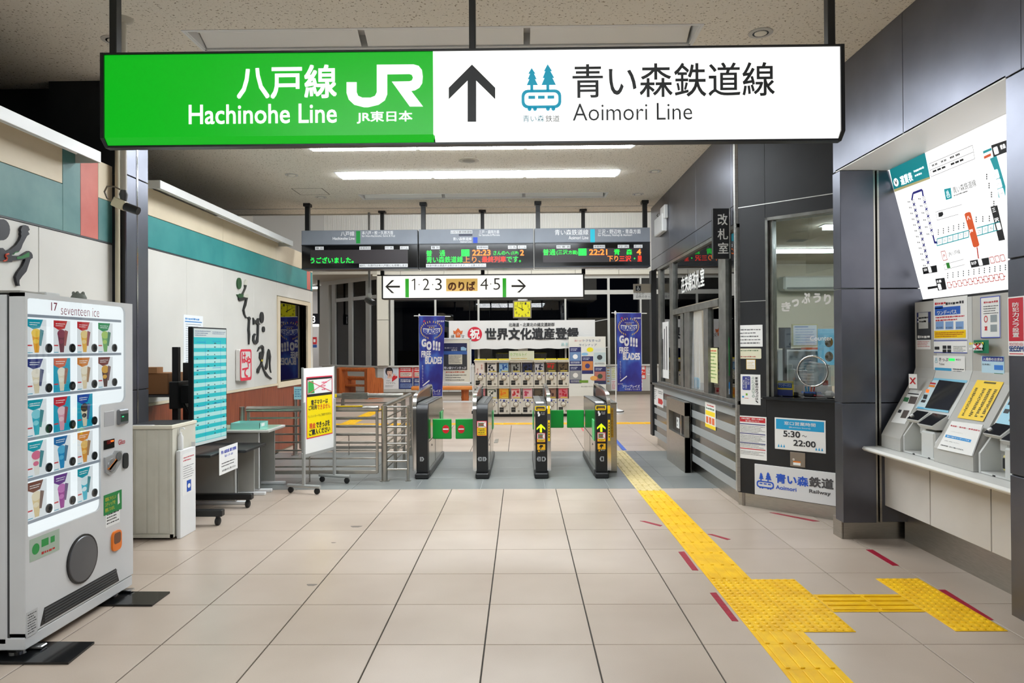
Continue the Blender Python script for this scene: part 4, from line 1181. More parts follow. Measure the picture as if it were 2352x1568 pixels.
# ================================================================ HALL BEYOND THE GATES
YM = 16.3
KM = FY(YM)
c4 = crop(1086, 800, .10205)
mx0 = KM.px(1089.5, 880)[0]; mw = (KM.px(1307, 880)[0]-mx0)/8
zr = [KM.px(1200, y)[1] for y in (829.5, 887.8, 888.8, 950.5)]
OFFW = m((224, 220, 210), .45)
posters = [[((232, 222, 214), (200, 70, 60), 'with a handwritten paper over its poster, upper row far left'), ((222, 218, 216), (20, 24, 40), 'showing a black standing figure, upper row'), ((150, 190, 226), (40, 90, 170), 'with a light blue poster, upper row'), ((150, 152, 150), (30, 32, 34), 'with a grey portrait poster, upper row'),
            ((40, 48, 86), (16, 18, 24), 'with a navy and black poster, upper row'), ((196, 196, 204), (36, 38, 60), 'with pale grey running shapes, upper row'), ((92, 84, 60), (190, 40, 40), 'with red and white discs on its poster, upper row'), ((104, 88, 66), (40, 30, 24), 'with a dark bronze poster, upper row far right')],
           [((214, 130, 140), (130, 40, 60), 'with a pink poster behind a gate, lower row far left'), ((218, 216, 206), (50, 60, 50), 'with tiny black and green motifs on white, lower row'), ((226, 170, 40), (230, 120, 20), 'with an orange-yellow poster, lower row'), ((226, 190, 184), (190, 40, 50), 'with a red topped white poster, lower row'),
            ((224, 186, 190), (190, 60, 90), 'with a pink and pastel poster, lower row'), ((90, 80, 64), (40, 38, 30), 'with an olive-grey poster behind a gate, lower row'), ((150, 110, 92), (70, 40, 40), 'with a brown photo poster behind a hand rail, lower row'), ((210, 120, 130), (190, 24, 50), 'with a crimson edged poster, lower row far right')]]
proto = {}
todo = []
for r in range(2):
    zt_, zb_ = zr[2*r], zr[2*r+1]
    H = zt_-zb_
    for k in range(8):
        base = V((mx0+mw*(k+.5), YM, zb_))
        bg, ac, ds = posters[r][k]
        lb = 'capsule toy machine '+ds
        if r not in proto:
            t = thing('capsule_machine', lb, 'toy machine', base, 'capsule toy machines')
            x0, x1 = base.x-mw/2+.006, base.x+mw/2-.006
            zc = zb_+H*.565
            b = MB(OFFW); b.box(x0, YM, zb_, x1, YM+.36, zc, .010).box(x0, YM+.03, zc, x1, YM+.36, zt_-.02).box(x0-.004, YM-.006, zt_-.028, x1+.004, YM+.36, zt_, .006)
            b.build('body', t)
            MB(m((58, 48, 42), .3)).box(x0, YM+.004, zc, x0+.02, YM+.03, zt_-.028).build('window_post', t)
            MB(m((58, 48, 42), .3)).box(x1-.02, YM+.004, zc, x1, YM+.03, zt_-.028).build('window_post', t)
            zd = zb_+H*.36; xd = base.x-mw*.0
            MB(m((120, 106, 84), .4)).lathe((xd, YM, zd), (0, -1, 0), [(.062, 0), (.062, .012), (.054, .012)], 20).build('dial_ring', t, smooth=40)
            MB(m((232, 228, 216), .4)).lathe((xd, YM, zd), (0, -1, 0), [(.052, .008), (.050, .020), (.030, .024)], 20).box(xd-.05, YM-.04, zd-.008, xd+.05, YM-.02, zd+.008, .004).build('dial', t, smooth=40)
            MB(m((32, 32, 34), .4)).box(x0+.025, YM-.004, zb_+H*.07, x0+.125, YM+.01, zb_+H*.25, .004).build('capsule_door', t)
            MB(m((170, 168, 160), .4)).box(x0+.03, YM-.006, zb_+H*.17, x0+.12, YM, zb_+H*.18).build('door_lip', t)
            MB(m((150, 144, 130), .4)).box(x1-.085, YM-.006, zb_+H*.075, x1-.045, YM+.01, zb_+H*.145, .004).build('coin_return', t)
            s_ = MB(m((60, 70, 150), .4)); s_.lathe((xd, YM, zb_+H*.5), (0, -1, 0), [(.026, 0), (.026, .006)], 14).lathe((x1-.03, YM, zb_+H*.43), (0, -1, 0), [(.014, 0), (.014, .006)], 10).box(x0+.045, YM-.004, zb_+H*.49, x0+.065, YM, zb_+H*.55); s_.build('blue_sticker', t)
            s_ = MB(m((126, 120, 104), .4)); s_.lathe((xd+.06, YM, zb_+H*.49), (0, -1, 0), [(.016, 0), (.016, .008)], 12).box(x0+.02, YM-.003, zb_+H*.48, x0+.06, YM, zb_+H*.505); s_.build('coin_plate', t)
            proto[r] = (t, base)
            cur = t
        else:
            cur = copy_tree(proto[r][0], base-proto[r][1], lb)
        todo.append((r, k, base, zt_, zb_, H, cur, bg, ac))
for r, k, base, zt_, zb_, H, cur, bg, ac in todo:
    # its own poster card behind the window
    x0, x1 = base.x-mw/2+.028, base.x+mw/2-.028
    zc = zb_+H*.575; zq = zt_-.034
    p = MB(m(bg, .35)); Fp = FY(YM+.016); p.fbox(Fp, x0, zc, x1, zq, -.004, 0)
    p.mat(m(ac, .4)); rg = random.Random(r*10+k)
    for i in range(7):
        u = rg.uniform(x0+.02, x1-.06); v = rg.uniform(zc+.03, zq-.07)
        p.disc(Fp, u+.02, v+.02, rg.uniform(.012, .03), rg.uniform(.012, .04), .001+.0004*i, 9)
    p.mat(m(tuple(min(255, x+40) for x in ac), .4)); p.rect(Fp, x0+.01, zq-.035, x1-.03, zq-.015, .004); p.mat(m((230, 210, 90), .4)); p.rect(Fp, x0+.05, zc+.012, x1-.01, zc+.032, .004)
    if r == 0 and k == 0:
        p.mat(m((236, 226, 220), .6)); p.fbox(FY(YM-.002), x0-.01, zb_+H*.5, x1-.02, zq+.01, 0, .002)
        p.mat(m((206, 120, 110), .6)); Fq = FY(YM-.002); p.vtext(Fq, '使用', x1-.095, zc+.06, x1-.055, zq-.03, .004); p.vtext(Fq, '停止', x0+.03, zc-.02, x0+.07, zq-.12, .004)
    p.build('poster', cur)
t = thing('machine_base', 'long dark plinth under the capsule toy machines', 'plinth', (mx0+mw*4, YM, 0))
MB(m((30, 28, 26), .6)).box(mx0+.02, YM+.03, 0, mx0+mw*8-.02, YM+.34, zr[3]-.002).build('plinth', t)
t = thing('capsule_machine_shelf', 'white shelf with yellow price boards on top of the capsule machines', 'shelf', (mx0+mw*4, YM, zr[0]))
MB(OFFW).box(mx0-.01, YM-.01, zr[0]+.002, mx0+mw*8+.01, YM+.36, zr[0]+.03, .004).build('shelf_board', t)
for k in range(8):
    MB(m((244, 222, 0), .45, 0, .15)).box(mx0+mw*k+.012, YM+.02, zr[0]+.031, mx0+mw*(k+1)-.012, YM+.14, zr[0]+.062, .004).build('yellow_board', t)
mb = MB(m((232, 238, 214), .5)); KS = FY(YM-.02)
a = KS.pb(1169, 806, 1227, 827); mb.fbox(KS, a[0], zr[0]+.034, a[2], a[3], -.012, 0)
mb.mat(m((130, 196, 60), .5)); tx(mb, KS, c4, 'カプセルトイ', 840, 100, 1215, 165, .002); mb.mat(m((226, 190, 80), .5)); mb.lines(KS, a[0]+.05, a[3]-.19, a[0]+.42, a[3]-.16, 1, .002, .6)
mb.build('header_card', label='pale green capsule toy header card on the machine shelf', cat='sign')

# ---- nobori flags
def nobori(x0, x1, ytop, ybot, Y, pole_x, label, skew):
    F = FY(Y)
    t = thing('nobori_flag', label, 'flag', (F.px(pole_x, 900)[0], Y, 0), 'blue ice hockey team flags')
    a, z1 = F.px(x0, ytop); b, z0 = F.px(x1, ybot)
    P = F.px(pole_x, 900)[0]
    MB(M_WHITE).tube([(P, Y+.02, .1), (P, Y+.02, z1+.06)], .014, 10).build('pole', t, smooth=40)
    MB(M_WHITE).tube([(a-.12, Y+.01, z1+.01), (b+.14, Y+.01, z1-.01)], .010, 8).lathe((P, Y+.02, z1-.03), (0, 0, 1), [(.025, 0), (.025, .07)], 10).build('cross_bar', t, smooth=40)
    MB(M_WHITE).lathe((P, Y+.02, 0), (0, 0, 1), [(.19, 0), (.19, .05), (.17, .08), (.05, .12), (.03, .2), (.03, .28)], 20).build('base', t, smooth=40)
    MB(M_RUB).lathe((P, Y+.02, .05), (0, 0, 1), [(.192, 0), (.192, .02)], 20).build('base_ring', t, smooth=40)
    def W_(u, v):
        """flag surface point with gentle folds; u, v in 0..1 from the top left"""
        xx = a+(b-a)*(u*(1-.16*skew*v)+.03*skew*v)
        return V((xx, Y-.012-.03*math.sin(u*5+v*3)*(.2+v), z1+(z0-z1)*v))
    mt, nt, bs = nodemat('flag_blue', .6)
    n = nz(nt, 3.2, mapping(nt, (1, 1, .6)), 2); rp = ramp(nt, n.outputs[0], [(.36, (44, 40, 132)), (.5, (46, 56, 160)), (.64, (70, 110, 204))]); rp.color_ramp.interpolation = 'CONSTANT' if False else 'LINEAR'
    nt.links.new(rp.outputs[0], bs.inputs['Base Color'])
    c = MB(mt); nu, nv = 10, 24
    c.add([W_(i/nu, j/nv) for j in range(nv+1) for i in range(nu+1)], [(j*(nu+1)+i, j*(nu+1)+i+1, (j+1)*(nu+1)+i+1, (j+1)*(nu+1)+i) for j in range(nv) for i in range(nu)])
    c.build('cloth', t, smooth=60)
    class Wrap:                       # prints lie on the folded cloth
        def w(s, u, v, d=0.): return W_(u, 1-v)+V((0, -.004-d, 0))
    F2 = Wrap()
    def T_(mt, s, u0, v0, u1, v1, bold=0., nm='lettering', d=0.):
        mb = MB(mt); mb.text(F2, s, u0, 1-v1, u1, 1-v0, d, bold); mb.build(nm, t)
    WT = m((236, 236, 244), .6)
    T_(WT, '2017-2018', .70, .055, .97, .075, .03)
    T_(m((190, 40, 90), .6), 'A', .16, .05, .26, .075, .05)
    # wreath and badge
    g = MB(m((222, 190, 96), .6))
    for s_ in (-1, 1):
        for i in range(13):
            th = math.radians(100+i*12.5)
            cu, cv = .5-s_*math.cos(th)*-.41, 1-(.175-.105*math.sin(th))
            g.flat(F2, [(cu+.035*math.cos(q)*s_*(-.6)+.012*math.cos(th), cv+.012*math.sin(q)+.008*math.cos(q)) for q in [k*math.pi/3 for k in range(6)]], .001)
    g.build('wreath', t, kind='stuff')
    T_(WT, 'TOHOKU FREE BLADES', .32, .118, .70, .128)
    mb = MB(m((222, 190, 96), .6))
    for i in range(3): mb.disc(F2, .42+.08*i, 1-.142, .028, .008, .001, 6)
    mb.mat(m((206, 210, 222), .6)); mb.flat(F2, [(.16, .85), (.36, .845), (.5, .84), (.64, .845), (.84, .85), (.82, .80), (.72, .775), (.28, .775), (.18, .80)], .001)
    mb.build('badge', t)
    T_(m((30, 60, 170), .6), 'BLADES', .20, .165, .80, .222, .03, d=.003)
    T_(WT, 'G', .10, .285, .29, .385, .05); T_(WT, 'O', .30, .315, .50, .425, .06)
    for i in range(3): T_(WT, '!', .55+.11*i, .305+.01*i, .63+.11*i, .425+.005*i, .05)
    T_(WT, 'FREE', .09, .435, .48, .515, .04); T_(WT, 'BLADES', .24, .51, .94, .60, .04)
    mb = MB(WT); mb.vtext(F2, '東北フリーブレイズ', .11, 1-.84, .16, 1-.61, .0); mb.build('lettering', t)
    mb = MB(WT); mb.flat(F2, [(.12, 1-.865), (.40, 1-.80), (.42, 1-.812), (.14, 1-.878)], .001); mb.build('stick', t)
    T_(WT, 'フリーブレイズ', .22, .918, .92, .955, .02); T_(WT, 'を応援しています', .32, .963, .93, .985)
    T_(WT, '私たちは、', .03, .895, .26, .915)
    return t
nobori(962, 1023, 726, 909, 16.9, 963.5, 'blue team flag standing behind the leftmost gate', .9)
nobori(1416, 1474, 719, 898, 16.9, 1415, 'blue team flag on a white base right of the capsule machines', .12)

# ---- poster stand on casters
YPS = 17.3
PS = FY(YPS)
t = thing('poster_stand', 'white rolling poster stand beside the left flag', 'poster stand', (PS.px(1050, 900)[0], YPS, 0))
a, z0, b, z1 = PS.pb(1012, 776, 1083, 881)
fr = MB(M_WHITE)
fr.fbox(PS, a, z0, a+.04, z1, -.03, .004, .004).fbox(PS, b-.04, z0, b, z1, -.03, .004, .004).fbox(PS, a, z1-.04, b, z1, -.03, .004, .004).fbox(PS, a, z0, b, z0+.04, -.03, .004, .004)
fr.build('frame', t)
for xx in (a+.01, b+.02):
    MB(M_WHITE).box(xx, YPS-.02, .08, xx+.03, YPS+.01, z0+.5, .003).build('upright', t)
    MB(M_WHITE).box(xx, YPS-.25, .07, xx+.03, YPS+.25, .10, .003).build('foot_bar', t)
    for yy in (-.22, .22): MB(M_RUB).lathe((xx-.005, YPS+yy, .035), (1, 0, 0), [(.035, 0), (.035, .03)], 12).build('caster', t)
MB(M_WHITE).box(a+.03, YPS-.02, .26, b+.03, YPS, .30, .003).build('cross_bar', t)
mb = MB(m((232, 228, 214), .5)); mb.fbox(PS, a+.03, z0+.03, b-.03, z1-.03, -.02, -.004)
mb.build('backing', t)
u0, v0, u1, v1 = PS.pb(1019, 788, 1073, 849)
mb = MB(m((40, 44, 82), .4)); mb.rect(PS, u0, v0, u1, v1, .002); mb.mat(m((60, 100, 170), .4)); mb.rect(PS, u0, v0+(v1-v0)*.58, u1, v0+(v1-v0)*.70, .003)
mb.mat(m((60, 62, 66), .4)); mb.rect(PS, u0, v0, u1, v0+(v1-v0)*.55, .003)
mb.mat(m((214, 208, 190), .5)); mb.rect(PS, u0+.12, v0+.14, u0+.46, v0+.38, .004); mb.mat(PK); mb.lines(PS, u0+.14, v0+.16, u0+.44, v0+.36, 6, .005, .4)
mb.mat(m((226, 226, 230), .5)); tx(mb, PS, c8, '青い森ツインきっぷ', 895, 905, 1180, 938, .006, .02); tx(mb, PS, c8, '青い森ツインきっぷ', 903, 655, 1065, 675, .006); tx(mb, PS, c8, '新発売', 990, 684, 1065, 704, .006)
mb.mat(m((150, 190, 220), .5)); pg(mb, PS, c8, [(1112, 655), (1145, 650), (1185, 670), (1180, 700), (1112, 698)], .006)
mb.mat(m((200, 90, 60), .5)); mb.lines(PS, u0+.05, v0-.08, u1-.05, v0-.03, 1, .001, .6); mb.mat(PK); mb.lines(PS, u0+.04, v0-.28, u1-.02, v0-.10, 3, .001, .3)
mb.build('poster', t)

# ---- benches
t = thing('log_bench', 'low bench with a thick orange beam seat and log feet under the poster stand', 'bench', (-2.4, 20.8, 0))
BY = 20.8; BQ = FY(BY)
a, z0 = BQ.px(944, 896); b, z1 = BQ.px(1087, 887)
MB(M_BEAM).box(a, BY, z0, b, BY+.4, z1, .02).build('seat', t)
for x in (1067, 966):
    xx = BQ.px(x, 900)[0]
    MB(M_LOG).lathe((xx, BY+.2, 0), (0, 0, 1), [(.12, 0), (.11, .06), (.125, .12), (.11, .18), (.12, z0)], 14).build('foot', t, smooth=40)
t = thing('log_seat_back', 'big varnished log bench with round back rails by the angled windows', 'bench', (-4.9, 22.3, 0))
def slab_end(px_, pz_top, step_z):
    X, Y = px_
    d = V((.62, .78, 0)); F = Fr((X, Y, 0), d)
    MB(M_LOG).prism(F, [(0, 0), (0, pz_top-.04), (.06, pz_top), (.26, pz_top), (.32, pz_top-.05), (.34, step_z+.02), (.40, step_z), (.60, step_z), (.66, step_z-.06), (.66, 0)], -.07, .07).build('end_slab', t)
e1, e2 = (-5.95, 22.55), (-4.92, 22.0)
slab_end(e1, 1.0, .70); slab_end(e2, 1.0, .66)
dd = V((.62, .78, 0))
for h, o in ((.93, .15), (.64, .38)):
    p0 = V((*e1, h))+dd*o; p1 = V((*e2, h))+dd*o
    MB(M_LOGX).tube([p0, p1], .065, 12).build('back_rail', t, smooth=40)
p0 = V((*e1, .38)); p1 = V((*e2, .38))
MB(M_LOGX).add([p0+dd*.2, p1+dd*.2, p1+dd*.62, p0+dd*.62, p0+dd*.2+V((0, 0, .05)), p1+dd*.2+V((0, 0, .05)), p1+dd*.62+V((0, 0, .05)), p0+dd*.62+V((0, 0, .05))], [(0, 1, 2, 3), (4, 5, 6, 7), (0, 1, 5, 4), (1, 2, 6, 5), (2, 3, 7, 6), (3, 0, 4, 7)]).build('seat', t)
MB(m((214, 128, 52), .5)).box(-7.6, 21.6, .93, -6.6, 21.7, 1.0).box(-7.5, 21.62, 0, -7.44, 21.68, .93).box(-6.76, 21.62, 0, -6.7, 21.68, .93).build('wooden_rail', label='orange wooden rail end seen past the shop corner', cat='rail')

# ---- posters on the far wall and the leaning ticket line-up board
PWF = FY(YB-.004)
mb = MB(m((234, 232, 230), .5)); mb.fbox(PWF, *PWF.pb(881, 842, 915, 893), -.003, 0)
a = PWF.pb(883, 844, 913, 869); mb.mat(m((214, 222, 232), .5)); mb.rect(PWF, *a, .001)
u, v = PWF.px(894, 855)
mb.mat(m((44, 40, 48), .5)); mb.disc(PWF, u, v+.03, .13, .15, .002, 16); mb.mat(m((232, 192, 172), .5)); mb.disc(PWF, u+.015, v-.01, .09, .12, .003, 16); mb.rect(PWF, u-.06, v-.2, u+.1, v-.11, .003)
mb.mat(m((40, 36, 40), .5)); mb.rect(PWF, u-.085, v+.05, u+.11, v+.10, .0035)
for q in (-.03, .06): mb.disc(PWF, u+q, v+.005, .012, .006, .004, 8)
mb.mat(m((190, 70, 80), .5)); mb.disc(PWF, u+.016, v-.065, .03, .01, .004, 8)
mb.mat(m((232, 192, 172), .5)); pg(mb, PWF, c8, [(240, 1000), (252, 990), (262, 1010), (285, 1000), (262, 1040), (240, 1050)], .003)
mb.mat(m((214, 40, 52), .5)); pg(mb, PWF, c8, [(228, 1050), (240, 1025), (262, 1020), (275, 1030), (292, 1022), (298, 1045), (280, 1062), (225, 1102)], .005)
mb.mat(PK); tx(mb, PWF, c8, 'つなげ、', 150, 1076, 210, 1096, .002); tx(mb, PWF, c8, 'その"先"がら。', 150, 1106, 272, 1126, .002); mb.lines(PWF, *PWF.pb(885, 884, 905, 889), 3, .002, .3)
mb.build('poster', label='white poster of a smiling person with a red heart on the far wall', cat='poster')
for x0, x1 in ((916, 948), (949, 978)):
    pos = 'left' if x0 == 916 else 'right'
    for y0_, y1_, c0, c1, nm in ((842, 867, (206, 52, 56), (240, 216, 200), 'red and cream'), (868, 893, (34, 50, 110), (120, 140, 190), 'navy blue')):
        mb = MB(m(c0, .5)); a = PWF.pb(x0, y0_, x1-.7, y1_); mb.fbox(PWF, *a, -.003, 0); w_ = a[2]-a[0]; h = a[3]-a[1]
        mb.mat(m(c1, .5)); mb.rect(PWF, a[0]+w_*.1, a[1]+h*.1, a[2]-w_*.05, a[1]+h*.5, .001); mb.mat(M_PAPER); mb.lines(PWF, a[0]+w_*.12, a[1]+h*.6, a[2]-w_*.1, a[3]-h*.1, 2, .002, .6, x0); mb.mat(m((40, 42, 60), .5)); mb.lines(PWF, a[0]+w_*.12, a[1]+h*.14, a[2]-w_*.1, a[1]+h*.46, 3, .002, .5, x0)
        mb.build('poster', label='%s poster on the far wall, %s of its pair' % (nm, pos), cat='poster', group='paired posters on the far wall')
YL = 22.95; LB = FY(YL); cL = crop(1300, 760, .127551)
t = thing('ticket_lineup_board', 'tall white board of discount ticket posters leaning by the far wall', 'notice board', (LB.px(1350, 880)[0], YL, 0))
a, z0, b, z1 = LB.pb(1306, 773, 1392, 899)
mb = MB(m((226, 224, 214), .5)); mb.fbox(LB, a, z0, b, z1, -.05, -.002, .006); mb.box(a, YL+.0, 0, b, YL+.12, z0+.1); mb.build('board', t)
mb = MB(m((206, 96, 100), .5)); tx(mb, LB, cL, 'おっ！', 155, 155, 300, 190, .002); mb.mat(m((70, 90, 140), .5)); tx(mb, LB, cL, 'トクなきっぷ', 312, 150, 625, 190, .002); tx(mb, LB, cL, 'ラインナップ', 235, 228, 550, 272, .002); mb.build('lettering', t)
for x0, y0_, x1, y1_, c0, c1, c3 in ((62, 290, 272, 600, (40, 46, 104), (110, 140, 180), (240, 240, 240)), (62, 622, 280, 940, (40, 44, 90), (150, 150, 150), (232, 228, 220)), (283, 455, 492, 770, (44, 46, 100), (206, 130, 70), (60, 60, 120)), (492, 295, 720, 620, (220, 224, 218), (190, 206, 206), (60, 66, 70)), (508, 642, 720, 955, (44, 46, 96), (180, 110, 100), (60, 80, 60))):
    mb = MB(m(c0, .45)); p = LB.pb(*cL(x0, y0_), *cL(x1, y1_)); mb.rect(LB, *p, .002); w_ = p[2]-p[0]; h = p[3]-p[1]
    mb.mat(m(c1, .45)); mb.rect(LB, p[0]+w_*.03, p[1]+h*.2, p[2]-w_*.03, p[1]+h*.72, .003); mb.mat(m(c3, .45)); mb.disc(LB, p[0]+w_*.5, p[1]+h*.45, w_*.22, h*.14, .004, 12); mb.lines(LB, p[0]+w_*.1, p[1]+h*.05, p[2]-w_*.1, p[1]+h*.17, 2, .004, .5)
    mb.mat(m((210, 214, 226), .45)); mb.lines(LB, p[0]+w_*.1, p[1]+h*.78, p[2]-w_*.3, p[3]-h*.06, 2, .004, .5); mb.build('ticket_poster', t)
mb = MB(m((240, 226, 20), .5)); u, v = LB.px(*cL(432, 335)); mb.disc(LB, u, v, .11, .075, .004, 18); mb.mat(m((140, 190, 224), .5)); u, v = LB.px(*cL(338, 415)); mb.disc(LB, u, v, .11, .05, .004, 18); mb.mat(m((232, 170, 90), .5)); u, v = LB.px(*cL(500, 848)); mb.disc(LB, u, v, .12, .075, .005, 18); mb.mat(m((110, 150, 50), .5)); rc(mb, LB, cL, 240, 885, 400, 930, .005); mb.build('speech_balloons', t)
mb = MB(PK); tx(mb, LB, cL, '詳しくは窓口へおたずねください', 275, 988, 560, 1008, .002); mb.build('lettering', t)
for x0, y0_, x1, y1_, c0, c1, lb in ((1393, 838, 1402, 882, (206, 224, 232), (200, 150, 80), 'narrow pale blue leaflet on the far wall beside the line-up board'), (1404, 842, 1416, 870, (220, 222, 214), (190, 196, 60), 'grey and yellow notice left of the right flag'), (1404, 872, 1416, 896, (236, 234, 236), (200, 60, 60), 'white notice with red heading below the grey one'), (1464, 839, 1483, 870, (222, 60, 44), (245, 240, 236), 'red bazaar poster right of the right flag'), (1464, 872, 1476, 896, (234, 232, 240), (200, 60, 60), 'small white notice under the red bazaar poster'), (1486, 839, 1494, 860, (236, 236, 236), (30, 30, 34), 'black and white card beside the office corner')):
    mb = MB(m(c0, .5)); p = PWF.pb(x0, y0_, x1, y1_); mb.fbox(PWF, *p, -.003, 0); w_ = p[2]-p[0]; h = p[3]-p[1]; mb.mat(m(c1, .5))
    if 'bazaar' in lb:
        for i, s in enumerate(('千葉', 'バザー', '開催')): mb.text(PWF, s, p[0]+w_*.1, p[3]-h*(.31+.32*i), p[2]-w_*.08, p[3]-h*(.06+.32*i), .002, .03)
    else:
        mb.lines(PWF, p[0]+w_*.12, p[1]+h*.08, p[2]-w_*.12, p[3]-h*.08, 6, .001, .5, x0)
    mb.build('notice', label=lb, cat='notice')

# ---- far hall odds and ends
SB = FY(25.2)
t = thing('platform_number_sign', 'dark platform sign 3 hanging in the passage beyond the shop corner', 'sign', (SB.px(722, 735)[0], 25.2, SB.px(722, 745)[1]))
a = SB.pb(700, 720, 733, 744); mb = MB(m((44, 46, 56), .4)); mb.fbox(SB, *a, -.1, 0, .006); mb.build('box', t)
mb = MB(m((250, 250, 250), .4, 0, 1.)); mb.textp(SB, '3', 717.5, 725, 724, 741, .002, .02); mb.build('lettering', t)
xx = SB.px(731, 700)[0]; MB(M_BLK).box(xx-.03, 25.22, a[3], xx+.03, 25.28, 4.1).build('hanger', t)
for i, (x0, x1, y, Yd) in enumerate(((712, 744, 655, 29.2), (712, 745, 747, 29.6), (735, 745, 785, 29.8))):
    F = FY(Yd); a = F.px(x0, y); b = F.px(x1, y)
    MB(m((255, 253, 246), .5, 0, 5.5)).box(a[0], Yd, a[1]-.05, b[0], Yd+.1, a[1]+.05, .01).build('wall_light', label=('highest', 'middle', 'lowest and shortest')[i]+' bright tube light in the far left passage', cat='light')
strip(-12, 27.5, -8, 27.8, 4.05, 14., 'strip light over the far left passage')
t = thing('security_camera', 'small dome-end camera on a long grey pole over the gates', 'camera', (-2.6, 11.9, 2.4))
PC = FY(11.9); xx, zz = PC.px(848.5, 676)
MB(m((150, 148, 144), .4)).tube([(xx, 11.9, HC), (xx, 11.9, zz)], .022, 10).build('pole', t, smooth=40)
MB(m((170, 168, 160), .4)).lathe((xx, 11.9, zz+.02), (0, 0, -1), [(.035, 0), (.045, .05), (.02, .10)], 12).build('mount', t, smooth=40)
MB(M_BLK).tube([(xx-.05, 11.93, zz-.09), (xx+.06, 11.80, zz-.14), (xx+.11, 11.74, zz-.16)], [.05, .055, .045], 12).build('lens_body', t, smooth=40)
# outlet plate and yellow strip on the floor beyond the gates
mb = MB(M_STEEL); q = [FLOOR.px(*p) for p in ((1134, 1017), (1143, 1017), (1146, 1008.6), (1138, 1008.6))]; mb.prism(FLOOR, q, 0, .006); mb.build('floor_outlet', label='small steel outlet plate on the floor beyond the second gate', cat='outlet plate')

YW = FY(26.6); q = YW.pb(818, 764, 841, 840)
t = thing('yellow_banner', 'tall yellow banner with red vertical lettering seen through the angled windows', 'banner', ((q[0]+q[2])/2, 26.6, 0))
MB(m((214, 196, 96), .6)).fbox(YW, q[0], q[1], q[2], q[3], -.02, 0).build('cloth', t)
mb = MB(m((190, 70, 40), .6)); w_ = q[2]-q[0]
mb.vtext(YW, '発車は', q[0]+w_*.58, q[3]-.75, q[0]+w_*.86, q[3]-.12, .003); mb.lines(YW, q[0]+w_*.62, q[1]+.1, q[0]+w_*.84, q[3]-.8, 4, .003, .7)
mb.mat(m((120, 110, 70), .6)); mb.lines(YW, q[0]+w_*.08, q[1]+.1, q[0]+w_*.24, q[3]-.1, 9, .003, .6); mb.build('lettering', t)
MB(M_ALU).box(q[0]-.04, 26.58, 0, q[0]-.01, 26.62, q[3]+.05).box(q[2]+.01, 26.58, 0, q[2]+.04, 26.62, q[3]+.05).build('post', t)

# ================================================================ LEFT SIDE
# ---- valance lights over the shop walls
for X, Xw, ya, yb, za, zb2, lb in ((-3.3, -3.499, -1., 5.44, 3.11, 3.197, 'white valance light on the near shop wall, cut off by the photo edge'), (-3.6, -3.829, 6.92, 10.98, 3.248, 3.331, 'long white valance light above the soba shop wall')):
    t = thing('valance_light', lb, 'light', (X, (ya+yb)/2, za), 'valance lights on the shop walls')
    MB(m((226, 226, 224), .3)).box(X-.012, ya, za, X, yb, zb2, .002).build('front_board', t)
    MB(m((214, 212, 206), .4)).box(Xw, ya, zb2-.01, X-.012, yb, zb2).box(Xw, ya, za, X-.012, ya+.01, zb2-.01).box(Xw, yb-.01, za, X-.012, yb, zb2-.01).build('top_and_ends', t)
    n = int((yb-ya)/1.25)
    for i in range(n):
        y = ya+.1+i*(yb-ya-.1)/n
        MB(M_WHITE).tube([(X-.09, y, za+.035), (X-.09, y+1.1, za+.035)], .013, 8).build('tube', t, smooth=40)

# ---- calligraphy on the walls
cS = crop(520, 620, .178571)
INK = m((36, 38, 38), .45)
t = thing('brush_lettering', 'black and green cut-out brush lettering on the white soba shop wall', 'wall lettering', (-3.82, 9.1, 1.2))
def stroke(F, c, pts, mt, par, d=.02, nm='brush_stroke'):
    MB(mt).prism(F, [F.px(*c(x, y)) for x, y in pts], .001, d).build(nm, par)
def oval(F, c, cx, cy, rx_, ry, mt, par, d=.02):
    stroke(F, c, [(cx+rx_*math.cos(k*math.pi/9), cy+ry*math.sin(k*math.pi/9)) for k in range(18)], mt, par, d)
oval(WF, cS, 152, 172, 27, 74, m((38, 82, 44), .45), t)
stroke(WF, cS, [(222, 140), (240, 122), (257, 140), (247, 195), (220, 190)], m((206, 204, 190), .45), t)
stroke(WF, cS, [(220, 192), (246, 197), (235, 240), (212, 290), (195, 318), (185, 312), (208, 268), (225, 225)], m((60, 62, 56), .45), t)
stroke(WF, cS, [(122, 312), (140, 318), (165, 302), (190, 316), (206, 300), (200, 348), (160, 362), (142, 352)], m((40, 84, 46), .45), t)
stroke(WF, cS, [(205, 345), (245, 306), (264, 312), (268, 350), (250, 362)], m((206, 204, 190), .45), t)
stroke(WF, cS, [(142, 360), (200, 352), (262, 355), (250, 400), (240, 455), (217, 510), (227, 570), (250, 622), (236, 612), (212, 565), (201, 515), (214, 460), (236, 378), (160, 399), (146, 385)], INK, t)
stroke(WF, cS, [(263, 608), (285, 598), (300, 625), (290, 645), (285, 760), (291, 830), (281, 957), (274, 957), (271, 830), (265, 770), (273, 645)], INK, t)
stroke(WF, cS, [(332, 612), (352, 646), (382, 640), (390, 620), (408, 618), (405, 680), (425, 702), (406, 697), (400, 860), (397, 925), (375, 955), (345, 945), (327, 905), (330, 845), (350, 816), (368, 824), (352, 846), (345, 890), (358, 918), (372, 905), (384, 850), (387, 702), (364, 682), (335, 702)], INK, t)
oval(WF, cS, 445, 610, 23, 72, INK, t); oval(WF, cS, 467, 762, 15, 38, INK, t)
